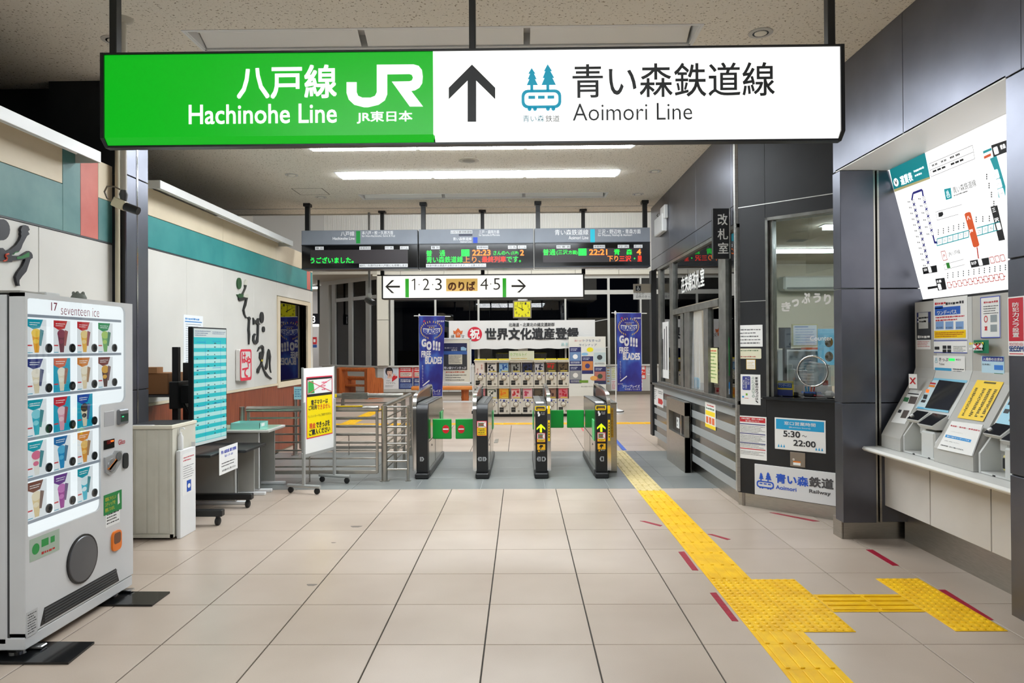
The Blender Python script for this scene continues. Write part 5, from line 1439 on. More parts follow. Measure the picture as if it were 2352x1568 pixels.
stroke(WF, cS, [(388, 1048), (408, 992), (445, 962), (468, 985), (472, 1060), (457, 1140), (450, 1200), (482, 1290), (530, 1360), (575, 1395), (562, 1403), (500, 1362), (466, 1290), (441, 1222), (412, 1290), (404, 1328), (382, 1316), (386, 1272), (424, 1216), (437, 1180), (414, 1130), (416, 1062), (434, 1048), (440, 1096), (450, 1060), (448, 1000), (420, 1000)], INK, t)
stroke(WF, cS, [(508, 1180), (518, 1060), (532, 1015), (546, 1032), (560, 1112), (552, 1200), (556, 1270), (564, 1322), (547, 1270), (543, 1150), (532, 1075), (522, 1180), (516, 1250), (500, 1282), (488, 1250)], INK, t)
stroke(WF, cS, [(430, 1150), (455, 1150), (446, 1178), (432, 1172)], m((190, 170, 30), .45), t, .022)
t = thing('seal_sign', 'white acrylic seal sign with red characters and frame on the shop wall', 'sign', (-3.82, 8.7, 1.25))
a = WF.pb(548, 803, 577, 873); SE = FXL(-3.76)
a = SE.pb(551.5, 802, 577.5, 872)
MB(m((224, 218, 212), .25)).fbox(SE, *a, -.068, 0, .012).build('acrylic_box', t)
RS = m((226, 44, 70), .4)
mb = MB(RS); w_ = .03; ring(mb, SE, rrect(*a, .04), rrect(a[0]+w_, a[1]+w_*1.4, a[2]-w_, a[3]-w_, .03), .002); mb.build('red_frame', t)
mb = MB(RS); W_, H_ = a[2]-a[0], a[3]-a[1]
mb.text(SE, 'は', a[0]+W_*.14, a[1]+H_*.56, a[0]+W_*.5, a[3]-H_*.10, .003, .03); mb.text(SE, 'や', a[0]+W_*.5, a[1]+H_*.42, a[2]-W_*.08, a[3]-H_*.22, .003, .03); mb.text(SE, 'て', a[0]+W_*.16, a[1]+H_*.10, a[0]+W_*.72, a[1]+H_*.42, .003, .03); mb.build('lettering', t)

cW = crop(0, 480, .140306)
t = thing('brush_lettering', 'large black cut-out brush figure with a green band above the ice machine', 'wall lettering', (-3.49, 4.7, 2.0))
INK2 = m((34, 32, 38), .45)
oval(WN, cW, -10, 338, 128, 175, INK2, t)
stroke(WN, cW, [(295, 345), (305, 310), (330, 275), (375, 262), (420, 282), (443, 340), (415, 365), (440, 410), (400, 440), (372, 490), (330, 570), (305, 640), (265, 700), (200, 708), (150, 745), (100, 722), (60, 692), (130, 662), (220, 590), (280, 510), (305, 440), (297, 408), (306, 375)], INK2, t)
stroke(WN, cW, [(-60, 640), (0, 636), (45, 680), (60, 694), (160, 762), (300, 762), (380, 712), (430, 685), (470, 712), (490, 750), (493, 800), (456, 822), (420, 930), (390, 1020), (320, 1100), (275, 1162), (271, 1210), (282, 1258), (250, 1258), (226, 1180), (214, 1110), (250, 1030), (330, 930), (365, 850), (371, 812), (300, 836), (160, 846), (150, 868), (0, 850), (-60, 840)], INK2, t)
GR2 = m((24, 112, 48), .45)
stroke(WN, cW, [(226, 784), (300, 770), (400, 716), (430, 704), (432, 782), (300, 814), (230, 818)], GR2, t, .022, 'green_band')
stroke(WN, cW, [(160, 742), (205, 700), (262, 690), (250, 708), (200, 716), (175, 748)], GR2, t, .022, 'green_band')
mb = MB(m((206, 74, 48), .45)); mb.tube([WN.w(*WN.px(*cW(x, y)), .024) for x, y in ((85, 732), (40, 745), (35, 775), (60, 800), (50, 835), (5, 850))], .006, 6); mb.build('red_curl', t)

# ---- vending machine
XV = -2.65
VF = FXL(XV)
vy0, vy1, vz0, vz1 = 3.69, 4.72, .04, 1.95
t = vm = thing('vending_machine', 'white ice cream vending machine with a glowing sample window', 'vending machine', (-3.05, 4.2, 0))
uL = VF.px(58, 950)[0]; uR1 = VF.px(288, 800)[0]; uR2 = VF.px(231.5, 1050)[0]
vT = VF.px(60, 683)[1]; vM = VF.px(287, 922)[1]; vB = VF.px(62, 1236)[1]
r = .045
def arc(cx, cy, r_, a0, a1, n=5): return [(cx+r_*math.cos(math.radians(a0+(a1-a0)*i/n)), cy+r_*math.sin(math.radians(a0+(a1-a0)*i/n))) for i in range(n+1)]
win = arc(uL+r, vT-r, r, 180, 90)+arc(uR1-r, vT-r, r, 90, 0)+arc(uR1-r, vM+r, r, 0, -90)+arc(uR2+.02, vM-.02, .02, 90, 180)+arc(uR2-r, vB+r, r, 0, -90)+arc(uL+r, vB+r, r, -90, -180)
MB(M_VEND).box(-3.46, vy0, vz0+.03, XV-.10, vy1, vz1-.01, .008).build('cabinet', t)
MB(m((60, 62, 64), .5)).box(XV-.10, vy0+.004, vz0+.05, XV-.085, vy1-.004, vz1-.012).build('door_gasket', t)
# door skin with the window cut out (outer rectangle bridged to the window outline)
d = MB(M_VEND)
oc = [(vy0, vz1), (vy1, vz1), (vy1, .115), (vy0, .115)]
def near_outer(p):
    u, v = p
    s_ = max(abs((u-(vy0+vy1)/2)/(vy1-vy0)), abs((v-(vz1+.115)/2)/(vz1-.115)), 1e-6)
    return None
bm = bmesh.new()
vo = [bm.verts.new(VF.w(*p)) for p in oc]; vi = [bm.verts.new(VF.w(*p)) for p in win]
eds = [bm.edges.new((vo[i], vo[(i+1) % 4])) for i in range(4)]+[bm.edges.new((vi[i], vi[(i+1) % len(vi)])) for i in range(len(vi))]
bmesh.ops.triangle_fill(bm, use_beauty=True, use_dissolve=False, edges=eds)
bm.verts.index_update()
d.add([q.co.copy() for q in bm.verts], [tuple(q.index for q in f.verts) for f in bm.faces]); bm.free()
n = len(win)
d.add([VF.w(*p, 0) for p in win]+[VF.w(*p, -.013) for p in win], [(i, (i+1) % n, (i+1) % n+n, i+n) for i in range(n)])
d.box(XV-.085, vy0, .115, XV-.0005, vy0+.02, vz1).box(XV-.085, vy1-.02, .115, XV-.0005, vy1, vz1).box(XV-.085, vy0, vz1-.02, XV-.0005, vy1, vz1).box(XV-.085, vy0, .115, XV-.0005, vy1, .13)
d.build('door', t)
MB(M_VEND).box(-3.46, vy0, vz0, XV-.004, vy1, .108, .006).build('skirt', t)
MB(m((250, 252, 255), .4, 0, E_VEND)).flat(VF, win, -.0125).build('light_panel', t)
MB(M_GLASS).flat(VF, [(VF_u, VF_v) for VF_u, VF_v in win], -.001).build('window_pane', t)
class Shallow:
    def w(s, a, b, d=0.): return VF.w(a, b, d*.24)
    def pb(s, *q): return VF.pb(*q)
VS = Shallow()
rows = [(722, 815), (815, 911), (911, 1009), (1009, 1103), (1103, 1202)]
vrow = [VF.px(59, y)[1] for y in (722, 815, 911, 1009, 1103, 1202)]
SHELF = m((170, 178, 190), .4, 0, .5)
for i, v in enumerate(vrow):
    ue = VF.px(281, 740)[0] if i < 3 else uR2
    if i == 2: ue = VF.px(281, 740)[0]
    MB(SHELF).fbox(VS, uL, v-.012, ue-.005, v+.004, -.05, -.02).build('shelf', t)
cols = [(66, 121), (127, 174), (181, 224), (229, 270)]
cu = [(VF.px(a, 760)[0], VF.px(b, 760)[0]) for a, b in cols]
WB_ = None
items = [[('#0aa0b4', '#f2a818', '#ffd24a', 0), ('#d02830', '#6a1e3c', '#8c3050', 0), ('#d02830', '#f0b840', '#f6d890', 0), ('#149a5a', '#7ab868', '#b8d870', 0)],
         [('#20307c', '#e8d8b8', '#f4ead8', 0), ('#e07050', '#f0e4cc', '#faf4e4', 1), ('#e08838', '#ecd8b4', '#f8eed8', 0), ('#7a2c28', '#4a2014', '#e0a838', 0)],
         [('#12a4b4', '#3cb4c8', '#90dce8', 0), ('#d42838', '#e8a8b8', '#f6d0d8', 1), ('#1e50b0', '#e8dcc0', '#3a3434', 1)],
         [('#18a8b8', '#f4f0e8', '#e87898', 0), ('#1470b0', '#1890c8', '#58b8e0', 0), ('#e89038', '#e8a040', '#f4c878', 0)],
         [('#7c4430', '#e8d0a0', '#f4e6c8', 0), ('#6c2c8c', '#a83c9c', '#d078c0', 0), ('#10a0b0', '#40c0d8', '#e8f6fa', 0)]]
def H(h): return tuple(int(h[i:i+2], 16) for i in (1, 3, 5))
for ri, row in enumerate(items):
    vb, vt = vrow[ri+1]+.006, vrow[ri]-.022
    for ci, (lab, cup, top, bg) in enumerate(row):
        a, b = cu[ci]; w_ = (b-a)*.80; h = vt-vb
        e = .62
        mb = MB(m((250, 252, 255) if not bg else (24, 170, 200), .5, 0, e)); mb.fbox(VS, a, vb, a+w_, vt, -.046, -.040)
        mb.mat(m(H(lab), .5, 0, e)); mb.flat(VS, [(a, vt), (a+w_*.82, vt), (a+w_*.66, vt-h*.24), (a+w_*.3, vt-h*.29), (a, vt-h*.2)], -.0385)
        mb.mat(m((250, 250, 250), .5, 0, e)); mb.lines(VS, a+w_*.12, vt-h*.19, a+w_*.66, vt-h*.07, 2, -.0375, .45, ri*5+ci)
        mb.mat(m(H(cup), .5, 0, e)); mb.flat(VS, [(a+w_*.22, vb+h*.62), (a+w_*.72, vb+h*.66), (a+w_*.60, vb+h*.03), (a+w_*.38, vb+h*.03)], -.038)
        mb.mat(m(H(top), .5, 0, e)); mb.disc(VS, a+w_*.46, vb+h*.60, w_*.25, h*.13, -.0372, 14); mb.disc(VS, a+w_*.44, vb+h*.36, w_*.15, h*.07, -.0370, 12)
        mb.mat(m(tuple((x+120)//2 for x in H(lab)), .5, 0, e)); mb.flat(VS, [(a+w_*.66, vb+h*.72), (a+w_*.86, vb+h*.68), (a+w_*.72, vb+h*.22), (a+w_*.60, vb+h*.24)], -.0365)
        mb.mat(m((214, 60, 70), .5, 0, e)); mb.rect(VS, a+w_*.02, vb+h*.22, a+w_*.26, vb+h*.26, -.0375)
        mb.mat(m((40, 170, 200), .5, 0, e)); mb.rect(VS, a+w_*.02, vb+h*.02, a+w_*.28, vb+h*.04, -.0375)
        cd_ = mb.build('sample_card', t)
        bu = MB(m((70, 74, 80), .35)); o = VF.w(a+w_+(b-a)*.08, vb+.03, -.01)
        bu.lathe(o, (1, 0, 0), [(.026, 0), (.026, .007), (.02, .0085)], 16).mat(m((170, 176, 184), .3)).lathe(o, (1, 0, 0), [(.014, .006), (.014, .009), (.0, .009)], 12)
        bu.build('select_button', cd_, smooth=40)
PK2 = m((196, 60, 100), .5)
mb = MB(PK2); mb.text(VS, '17', *VF.pb(121, 694, 135, 714), -.036, .01); mb.build('lettering', t)
mb = MB(PK2); mb.text(VS, 'seventeen ice', VF.px(143.5, 710)[0], VF.px(143.5, 722)[1], VF.px(231, 710)[0], VF.px(143.5, 701)[1], -.036, -.012); mb.build('lettering', t)
# control column
def vb_(x0, y0_, x1, y1_): return VF.pb(x0, y0_, x1, y1_)
MB(m((176, 177, 180), .45)).fbox(VF, *vb_(239, 946, 262, 976), -.01, .002, .002).build('blank_plate', t)
mb = MB(m((130, 132, 136), .35, .5)); q = vb_(268.5, 941, 290, 972); mb.fbox(VF, *q, -.01, .02, .008); mb.mat(m((40, 60, 54), .3)); mb.fbox(VF, q[0]+.012, q[1]+.02, q[2]-.012, q[3]-.03, .0, .022); mb.mat(m((40, 220, 140), .4, 0, 1.)); mb.fbox(VF, q[0]+.02, q[1]+.05, q[0]+.04, q[1]+.056, .02, .024); mb.build('bill_slot', t)
mb = MB(M_BLKG); q = vb_(238, 1012, 262, 1027); mb.fbox(VF, *q, -.01, .003); mb.mat(m((255, 90, 20), .4, 0, 2.)); mb.rect(VF, q[0]+(q[2]-q[0])*.62, q[1]+.04, q[2]-.01, q[3]-.008, .004); mb.mat(m((150, 20, 20), .4, 0, .5)); mb.text(VF, '100', q[0]+.03, q[1]+.03, q[0]+.07, q[1]+.055, .004); mb.build('price_display', t)
mb = MB(m((196, 24, 44), .5)); mb.text(VF, 'Glico', *vb_(271.6, 1010, 286.5, 1018), .002, .01); mb.build('lettering', t)
q = vb_(238, 1041, 277.5, 1082); du, dv = q[2]-q[0], q[3]-q[1]
mb = MB(m((168, 170, 172), .4, .3)); mb.prism(VF, [(q[0], q[3]-dv*.18), (q[0]+du*.5, q[3]-dv*.13), (q[0]+du*.62, q[3]), (q[2]-du*.05, q[3]-.01), (q[2], q[3]-dv*.25), (q[2]-du*.08, q[1]+dv*.42), (q[0]+du*.55, q[1]+dv*.06), (q[0]+du*.25, q[1]), (q[0]+du*.04, q[1]+dv*.15)], 0, .012); mb.build('coin_plate', t)
o = VF.w(q[0]+du*.36, q[1]+dv*.42, .012); MB(m((140, 142, 144), .35, .4)).lathe(o, (1, 0, 0), [(.045, 0), (.042, .006), (.03, .006)], 18).build('return_dial', t, smooth=40)
mb = MB(m((240, 130, 20), .4)); mb.flat(VF, [(q[0]+du*.1, q[1]+dv*.3), (q[0]+du*.2, q[1]+dv*.24), (q[0]+du*.62, q[1]+dv*.56), (q[0]+du*.56, q[1]+dv*.64)], .022); mb.prism(VF, [(q[0]+du*.1, q[1]+dv*.3), (q[0]+du*.2, q[1]+dv*.24), (q[0]+du*.62, q[1]+dv*.56), (q[0]+du*.56, q[1]+dv*.64)], .012, .022); mb.build('return_lever', t)
o = VF.w(q[0]+du*.76, q[1]+dv*.72, .012); MB(m((126, 128, 130), .3, .5)).lathe(o, (1, 0, 0), [(.03, 0), (.03, .005), (.0, .003)], 16).build('coin_slot', t)
q = vb_(281, 1041, 291.6, 1074); MB(m((60, 62, 64), .3, .5)).prism(VF, rrect(*q, (q[2]-q[0])*.45), 0, .012).build('lock_plate', t)
mb = MB(m((16, 130, 64), .5)); q = vb_(238, 1138, 279, 1168); mb.fbox(VF, *q, 0, .002); w_, h = q[2]-q[0], q[3]-q[1]; mb.mat(m((214, 206, 60), .5)); 
for i, s in enumerate(('環境にやさしい', 'スティックを', '使用しています。')): mb.text(VF, s, q[0]+w_*.06, q[1]+h*(.66-.26*i), q[0]+w_*(.66-.04*i), q[1]+h*(.86-.26*i), .003, .01)
mb.mat(m((236, 236, 230), .5)); mb.flat(VF, [(q[0]+w_*.76, q[1]+h*.3), (q[0]+w_*.88, q[1]+h*.35), (q[0]+w_*.84, q[1]+h*.9), (q[0]+w_*.76, q[1]+h*.8)], .003); mb.build('sticker', t, label='green sticker about eco friendly sticks')
mb = MB(M_PAPER); q = vb_(242.5, 1176, 275, 1198); mb.fbox(VF, *q, 0, .0015); mb.mat(PK); mb.lines(VF, q[0]+.01, q[1]+.012, q[2]-.01, q[3]-.012, 4, .002, .5); mb.build('sticker', t, label='small white printed label')
q = vb_(255, 1223, 276, 1258); mb = MB(m((236, 120, 16), .35)); ring(mb, VF, rrect(*q, .03), rrect(q[0]+.012, q[1]+.045, q[2]-.012, q[3]-.012, .02), .012); mb.prism(VF, rrect(*q, .03), 0, .011); mb.mat(m((110, 66, 40), .4)); mb.flat(VF, rrect(q[0]+.012, q[1]+.045, q[2]-.012, q[3]-.012, .02), .0125); mb.build('change_cup', t)
u, v = VF.px(188.4, 1282.5)
mb = MB(M_BLK); mb.lathe(VF.w(u, v, 0), (1, 0, 0), [(.145, 0), (.145, .008), (.134, .008)], 36); mb.build('hatch_rim', t, smooth=40)
mb = MB(m((96, 98, 102), .3, .4)); mb.lathe(VF.w(u, v, .0082), (1, 0, 0), [(.134, 0), (.13, .004), (.0, .010)], 36); mb.build('delivery_hatch', t, smooth=40)
q = [VF.px(*p) for p in ((92, 1446), (102, 1413), (266, 1323.5), (273, 1340.5))]
zb_ = .125; mb = MB(M_BLK); mb.prism(VF, [(q[0][0], zb_), (q[1][0], .215), (q[2][0], .215), (q[3][0], zb_)], -.01, .002); mb.build('vent_grille', t)
mb = MB(m((70, 72, 74), .4))
for i in range(5): mb.fbox(VF, q[0][0]+.03, zb_+.012+.016*i, q[3][0]-.03, zb_+.018+.016*i, .002, .006)
mb.build('grille_bars', t)
q = vb_(68, 1240, 136, 1262); mb = MB(m((170, 186, 170), .5)); mb.fbox(VF, *q, 0, .0015); mb.mat(m((40, 150, 70), .5)); mb.disc(VF, q[0]+.045, (q[1]+q[3])/2, .03, .03, .002, 14); mb.lines(VF, q[0]+.09, q[1]+.045, q[2]-.02, q[3]-.01, 1, .002, .7); mb.mat(m((190, 40, 40), .5)); mb.lines(VF, q[0]+.09, q[1]+.012, q[2]-.04, q[1]+.035, 1, .002, .7); mb.build('sticker', t, label='silver and green heat pump sticker')
q = vb_(60, 1408, 86, 1450); mb = MB(m((196, 196, 196), .5)); mb.fbox(VF, *q, 0, .001); mb.mat(PK); mb.lines(VF, q[0]+.01, q[1]+.01, q[2]-.01, q[3]-.01, 8, .0015, .45); mb.build('sticker', t, label='grey rating plate')
for y in (vy0+.07, vy1-.09):
    MB(M_CHROME).lathe((-2.74, y, 0), (0, 0, 1), [(.05, .0125), (.05, .02), (.015, .022), (.015, .06)], 14).build('levelling_foot', t, smooth=40)
    MB(M_CHROME).box(-2.74, y+.01, .0135, -2.62, y+.06, .03, .004).build('clamp', t)
for px4, lb in (([(72, 1476.5), (217, 1478), (157, 1526), (20, 1526)], 'glossy black base plate under the near foot of the ice machine'), ([(262, 1360.5), (390.5, 1362), (349, 1392.5), (226, 1391)], 'glossy black base plate under the far foot of the ice machine')):
    q = [FLOOR.px(*p) for p in px4]; q[0] = (-3.3, q[0][1]); q[3] = (-3.3, q[3][1])
    MB(M_BLKG).prism(FLOOR, q, .0005, .012).build('base_plate', label=lb, cat='base plate', group='steel plates under the ice machine')
mb = MB(m((112, 116, 108), .8)); mb.lathe((-3.0, 4.69, 1.945), (0, 0, 1), [(.035, 0), (.046, .02), (.048, .05), (.036, .075), (.03, .078)], 12)
for k in range(5): mb.ell((-3.0+.03*math.cos(k*1.26), 4.69+.03*math.sin(k*1.26), 2.022), (.012, .012, .014), 6, 5)
mb.build('stone_ornament', smooth=50, label='small grey stone ornament on top of the ice machine', cat='ornament')
mb = MB(m((150, 146, 138), .6)); mb.box(-2.98, 3.72, 1.951, -2.70, 3.92, 1.965, .004).mat(m((206, 206, 204), .4)).box(-2.86, 3.93, 1.951, -2.70, 4.05, 1.972, .004); mb.build('flat_tray', label='flat grey tray and white bar lying on the ice machine', cat='tray')

# ---- camera on a pole, conduit by the pillar
t = thing('security_camera', 'cream security camera with black lens on a pole left of the big sign', 'camera', (-2.75, 4.82, 2.6))
CQ = FY(4.82); xx, zz = CQ.px(284, 440)
MB(m((190, 184, 170), .4)).tube([(xx, 4.82, HC), (xx, 4.82, zz)], .021, 12).build('pole', t, smooth=40)
MB(m((176, 172, 160), .4)).lathe((xx, 4.82, HC), (0, 0, -1), [(.07, 0), (.06, .015), (.02, .03)], 16).build('ceiling_flange', t, smooth=40)
MB(m((70, 70, 68), .4)).lathe((xx, 4.82, zz+.02), (0, 0, -1), [(.018, 0), (.03, .04), (.018, .09), (.012, .12)], 10).build('swivel', t, smooth=40)
p0 = V((*CQ.px(258, 466), 0)); pA = CQ.w(*CQ.px(262, 462)); pB = CQ.w(*CQ.px(288, 474)); pC = CQ.w(*CQ.px(318, 485))
ax = (pB-pA).normalized(); up = V((0, 1, 0)).cross(ax).normalized()
def ob(mt, a, b, h, w_, nm):
    mb = MB(mt); L_ = (b-a).length; mb.cbox(lambda x, y, z: a+ax*x+V((0, 1, 0))*y+up*z, (0, -w_, -h), (L_, w_, h), .006); mb.build(nm, t)
ob(m((206, 196, 164), .45), pA, pB, .033, .03, 'body'); MB(M_BLK).tube([pB, pC], [.03, .028], 12).build('lens', t, smooth=40)
MB(m((120, 108, 92), .5)).tube([pA+up*-.0+ax*.01]+[CQ.w(*CQ.px(x, y)) for x, y in ((246, 455), (240, 440), (246, 428), (262, 428), (278, 436))], .006, 6).build('cable', t, smooth=40)
yy = 5.90; CP = FY(yy); xx = CP.px(270, 500)[0]
mb = MB(m((182, 174, 150), .45)); mb.tube([(xx, yy, HC), (xx, yy, .0)], .020, 10); mb.build('conduit', smooth=40, label='cream conduit pipe running down beside the left pillar', cat='pipe')

# ---- low cabinet with mat, slim box with notice, pump bottle
t = thing('cabinet', 'beige steel cabinet with ribbed front behind the ice machine', 'cabinet', (-3.2, 6.2, 0))
cy = 5.97; cx0, cx1 = -3.37, FY(cy).px(398, 1100)[0]
CQ = FY(cy)
MB(M_BEIGE).box(cx0, cy, .02, cx1, 6.38, .955).build('body', t)
fr = MB(M_BEIGE); fr.box(cx0, cy-.012, .02, cx0+.025, cy, .95).box(cx1-.025, cy-.012, .02, cx1, cy, .95).box(cx0, cy-.012, .02, cx1, cy, .05).build('front_frame', t)
n = 3
for i in range(n):
    a = cx0+.03+(cx1-cx0-.06)*i/n; b = cx0+.03+(cx1-cx0-.06)*(i+1)/n
    MB(M_BEIGE).prism(Fr((0, 0, .055), (1, 0, 0), (0, 1, 0)), [(a, cy), (a+.02, cy-.008), (b-.02, cy-.008), (b, cy)], 0, .89).build('ribbed_panel', t)
MB(m((226, 220, 202), .45)).box(cx0-.02, cy-.03, .955, cx1+.006, 6.40, .985, .004).build('top', t)
MB(m((34, 35, 38), .5)).box(cx0, cy+.02, .985, cx1-.02, 6.36, .990).build('mat', label='black rubber mat on the beige cabinet top', cat='mat')
mb = MB(m((226, 226, 226), .6)); mb.box(cx0+.02, cy-.02, .9855, cx0+.2, cy+.015, .988); mb.mat(PK); mb.box(cx0+.03, cy-.01, .988, cx0+.18, cy-.004, .9883); mb.build('paper', label='paper strip at the front of the beige cabinet top', cat='paper')
t = thing('notice_box', 'slim white box with a printed notice beside the beige cabinet', 'box', (-2.99, 6.13, 0))
bx0, bx1, by0, by1 = cx1+.012, -2.955, 6.0, 6.285
MB(M_WHITE).box(bx0, by0, 0, bx1, by1, .76, .004).build('body', t)
MB(m((206, 206, 206), .45)).box(bx0, by0-.002, .02, bx0+.012, by0, .75).box(bx0, by1-.01, .76, bx1, by1, .80).build('edge', t)
NX = FXL(bx1)
q = (by0+.03, .36, by1-.02, .72); mb = MB(M_PAPER); mb.fbox(NX, *q, 0, .0015); mb.mat(m((196, 90, 100), .6)); mb.lines(NX, q[0]+.02, q[3]-.07, q[2]-.02, q[3]-.02, 2, .002, .5); mb.mat(m((120, 120, 124), .6)); mb.lines(NX, q[0]+.02, q[1]+.14, q[2]-.02, q[3]-.1, 6, .002, .35); mb.mat(m((20, 80, 180), .5)); mb.rect(NX, (q[0]+q[2])/2-.035, q[1]+.02, (q[0]+q[2])/2+.045, q[1]+.12, .002); mb.mat(M_PAPER); mb.disc(NX, (q[0]+q[2])/2+.005, q[1]+.07, .025, .02, .003, 14); mb.build('notice_sheet', t)
t = thing('pump_bottle', 'white pump bottle standing on the slim notice box', 'bottle', (-2.99, 6.06, .762))
MB(M_WHITE).lathe((-2.982, 6.06, .762), (0, 0, 1), [(.022, 0), (.024, .01), (.024, .11), (.012, .135), (.012, .15)], 14).build('bottle', t, smooth=40)
MB(M_WHITE).tube([(-2.988, 6.06, .91), (-2.988, 6.06, .95)], .005, 6).tube([(-2.988, 6.06, .95), (-2.95, 6.05, .952), (-2.94, 6.05, .94)], .006, 6).build('pump', t, smooth=40)
t = thing('cardboard_box', 'small brown cardboard box behind the timetable screen', 'box', (-3.6, 7.0, 1.2))
MB(m((150, 104, 66), .8)).box(-3.80, 6.9, 1.19, -3.52, 7.25, 1.40, .003).build('carton', t)
MB(m((170, 122, 80), .8)).box(-3.80, 6.88, 1.40, -3.62, 7.0, 1.46).build('flap', t)
MB(m((60, 60, 62), .5)).box(-3.82, 6.85, 1.165, -3.48, 7.3, 1.185).build('shelf', label='narrow shelf on the shop wall carrying the carton', cat='shelf')

# ---- timetable screen on a rolling stand
sA, sB = V((-3.165, 6.68, 0)), V((-3.10, 7.30, 0))
SF = Fr(sA, sB-sA); sw_ = (sB-sA).length
z0, z1 = .685, 1.854
t = thing('display_screen', 'tall portrait timetable screen on a black rolling stand', 'display', (-3.2, 6.9, 0))
MB(M_BLK).fbox(SF, 0, z0, sw_, z1, -.05, 0, .004).build('housing', t)
mb = MB(m((40, 190, 196), .3, 0, .55)); mb.rect(SF, .014, z0+.014, sw_-.014, z1-.014, .001); mb.build('screen', t)
mb = MB(m((176, 226, 222), .3, 0, .55)); nb = 13; h = (z1-z0-.18)/nb
for i in range(0, nb): mb.rect(SF, .014, z0+.05+h*i, sw_-.014, z0+.05+h*(i+.5), .002)
mb.mat(m((206, 216, 214), .3, 0, .55)); mb.rect(SF, .014, z1-.10, sw_-.014, z1-.014, .0022); mb.rect(SF, .014, z0+.014, sw_-.014, z0+.045, .0022)
mb.mat(m((60, 90, 130), .3, 0, .3)); mb.lines(SF, .03, z1-.09, sw_*.5, z1-.03, 3, .003, .4); mb.lines(SF, sw_*.55, z1-.07, sw_-.03, z1-.035, 2, .003, .4)
mb.mat(m((20, 120, 190), .3, 0, .4))
for u in (sw_*.34, sw_*.8): mb.rect(SF, u-.002, z0+.05, u+.002, z1-.13, .003)
for v in (z1-.15, z1-.42, z1-.78): mb.rect(SF, sw_*.1, v, sw_*.34, v+.004, .003); mb.rect(SF, sw_*.55, v+.01, sw_*.8, v+.014, .003)
mb.mat(m((30, 70, 80), .3, 0, .2)); rg = random.Random(5)
for i in range(nb*2):
    for u in (.06, sw_*.4, sw_*.6, sw_*.86):
        if rg.random() < .6: mb.rect(SF, u, z0+.055+h*i*.5, u+rg.uniform(.01, .04), z0+.064+h*i*.5, .003)
mb.build('timetable', t)
px_, py_ = -3.42, 6.86
MB(M_BLK).box(px_-.03, py_-.02, .1, px_+.03, py_+.04, 1.66, .004).box(px_-.03, py_+.2, .1, px_+.03, py_+.26, 1.5, .004).build('column', t)
MB(M_BLK).box(px_-.04, py_-.06, 1.05, px_+.05, py_+.3, 1.32, .006).box(px_+.04, py_, 1.1, -3.2, py_+.3, 1.28, .006).build('bracket', t)
MB(M_BLK).tube([(px_+.05, py_+.02, 1.1), (px_+.12, py_+.04, .95), (px_+.08, py_+.06, .8)], .01, 6).tube([(px_+.05, py_+.06, 1.1), (px_+.15, py_+.08, .9), (px_+.1, py_+.1, .7)], .008, 6).build('cable', t, smooth=40)
for y in (6.46, 7.17):
    MB(M_BLK).box(-3.55, y-.035, .085, -2.78, y+.035, .145, .006).build('foot_bar', t)
    for x in (-2.83, -3.5):
        MB(M_RUB).lathe((x-.02, y, .038), (1, 0, 0), [(.03, 0), (.038, .006), (.038, .032), (.03, .038)], 14).box(x-.015, y-.015, .04, x+.015, y+.015, .09).build('caster', t, smooth=40)
MB(M_BLK).box(-3.46, 6.46, .09, -3.38, 7.17, .14).build('cross_bar', t)
MB(M_BLK).box(-3.5, 6.62, .60, -2.97, 7.26, .625, .004).build('shelf', t)
F = FXL(-2.955); q = F.pb(482, 1030, 525, 1090); q = (6.78, .40, 7.22, .665)
mb = MB(M_PAPER); mb.fbox(F, *q, -.003, 0); mb.mat(m((40, 70, 190), .6)); mb.text(F, '青い森鉄道 運行情報', q[0]+.04, q[3]-.065, q[2]-.04, q[3]-.03, .001, .02); mb.text(F, '青森～八戸～目時', q[0]+.12, q[3]-.105, q[2]-.12, q[3]-.082, .001); mb.mat(PK); mb.lines(F, q[0]+.05, q[1]+.065, q[2]-.08, q[1]+.12, 2, .001, .4); mb.text(F, '※手を触れずにご覧ください。', q[0]+.06, q[1]+.025, q[2]-.05, q[1]+.045, .001, .01); mb.build('notice', label='white service information sheet hung from the screen stand shelf', cat='notice')

# ---- two grey desks
M_DESK = noisy('desk_grey', (168, 168, 162), (178, 178, 172), 3., .5)
def desk(y0_, y1_, x1, zt_, label, dark):
    t = thing('desk', label, 'desk', (-3.3, (y0_+y1_)/2, 0), 'grey office desks along the shop wall')
    MB(M_DESK).box(-3.7, y0_, .04, x1, y0_+.025, zt_-.03).build('side_panel', t)
    MB(M_DESK).box(-3.7, y1_-.025, .04, x1, y1_, zt_-.03).box(-3.68, y0_, .2, -3.66, y1_, zt_-.03).build('back_panel', t)
    MB(M_WHITE).box(x1-.02, y0_-.006, .04, x1, y0_+.03, zt_-.03, .003).box(-3.7, y0_-.006, 0, x1+.13, y0_+.045, .035, .006).build('leg_frame', t)
    MB(M_WHITE).box(-3.7, y1_-.04, 0, x1+.13, y1_+.0, .035, .006).build('foot', t)
    MB(m((206, 206, 200), .4) if not dark else M_BLK).box(-3.74, y0_-.05, zt_-.03, x1+.12, y1_+.02, zt_, .006).build('top', t)
    return t
desk(7.30, 7.80, -3.0, .58, 'grey desk half hidden behind the screen stand shelf', True)
t = desk(7.93, 8.42, -2.99, .712, 'grey desk with a green glass mat left of the yellow notice', False)
MB(m((160, 214, 190), .08)).box(-3.66, 7.90, .7125, -2.90, 8.4, .718, .002).build('glass_mat', label='pale green glass mat lying on the grey desk', cat='mat')
t = thing('card_tray', 'translucent teal tray with cards on the grey desk', 'tray', (-3.15, 8.1, .719))
TR = m((150, 216, 206), .2)
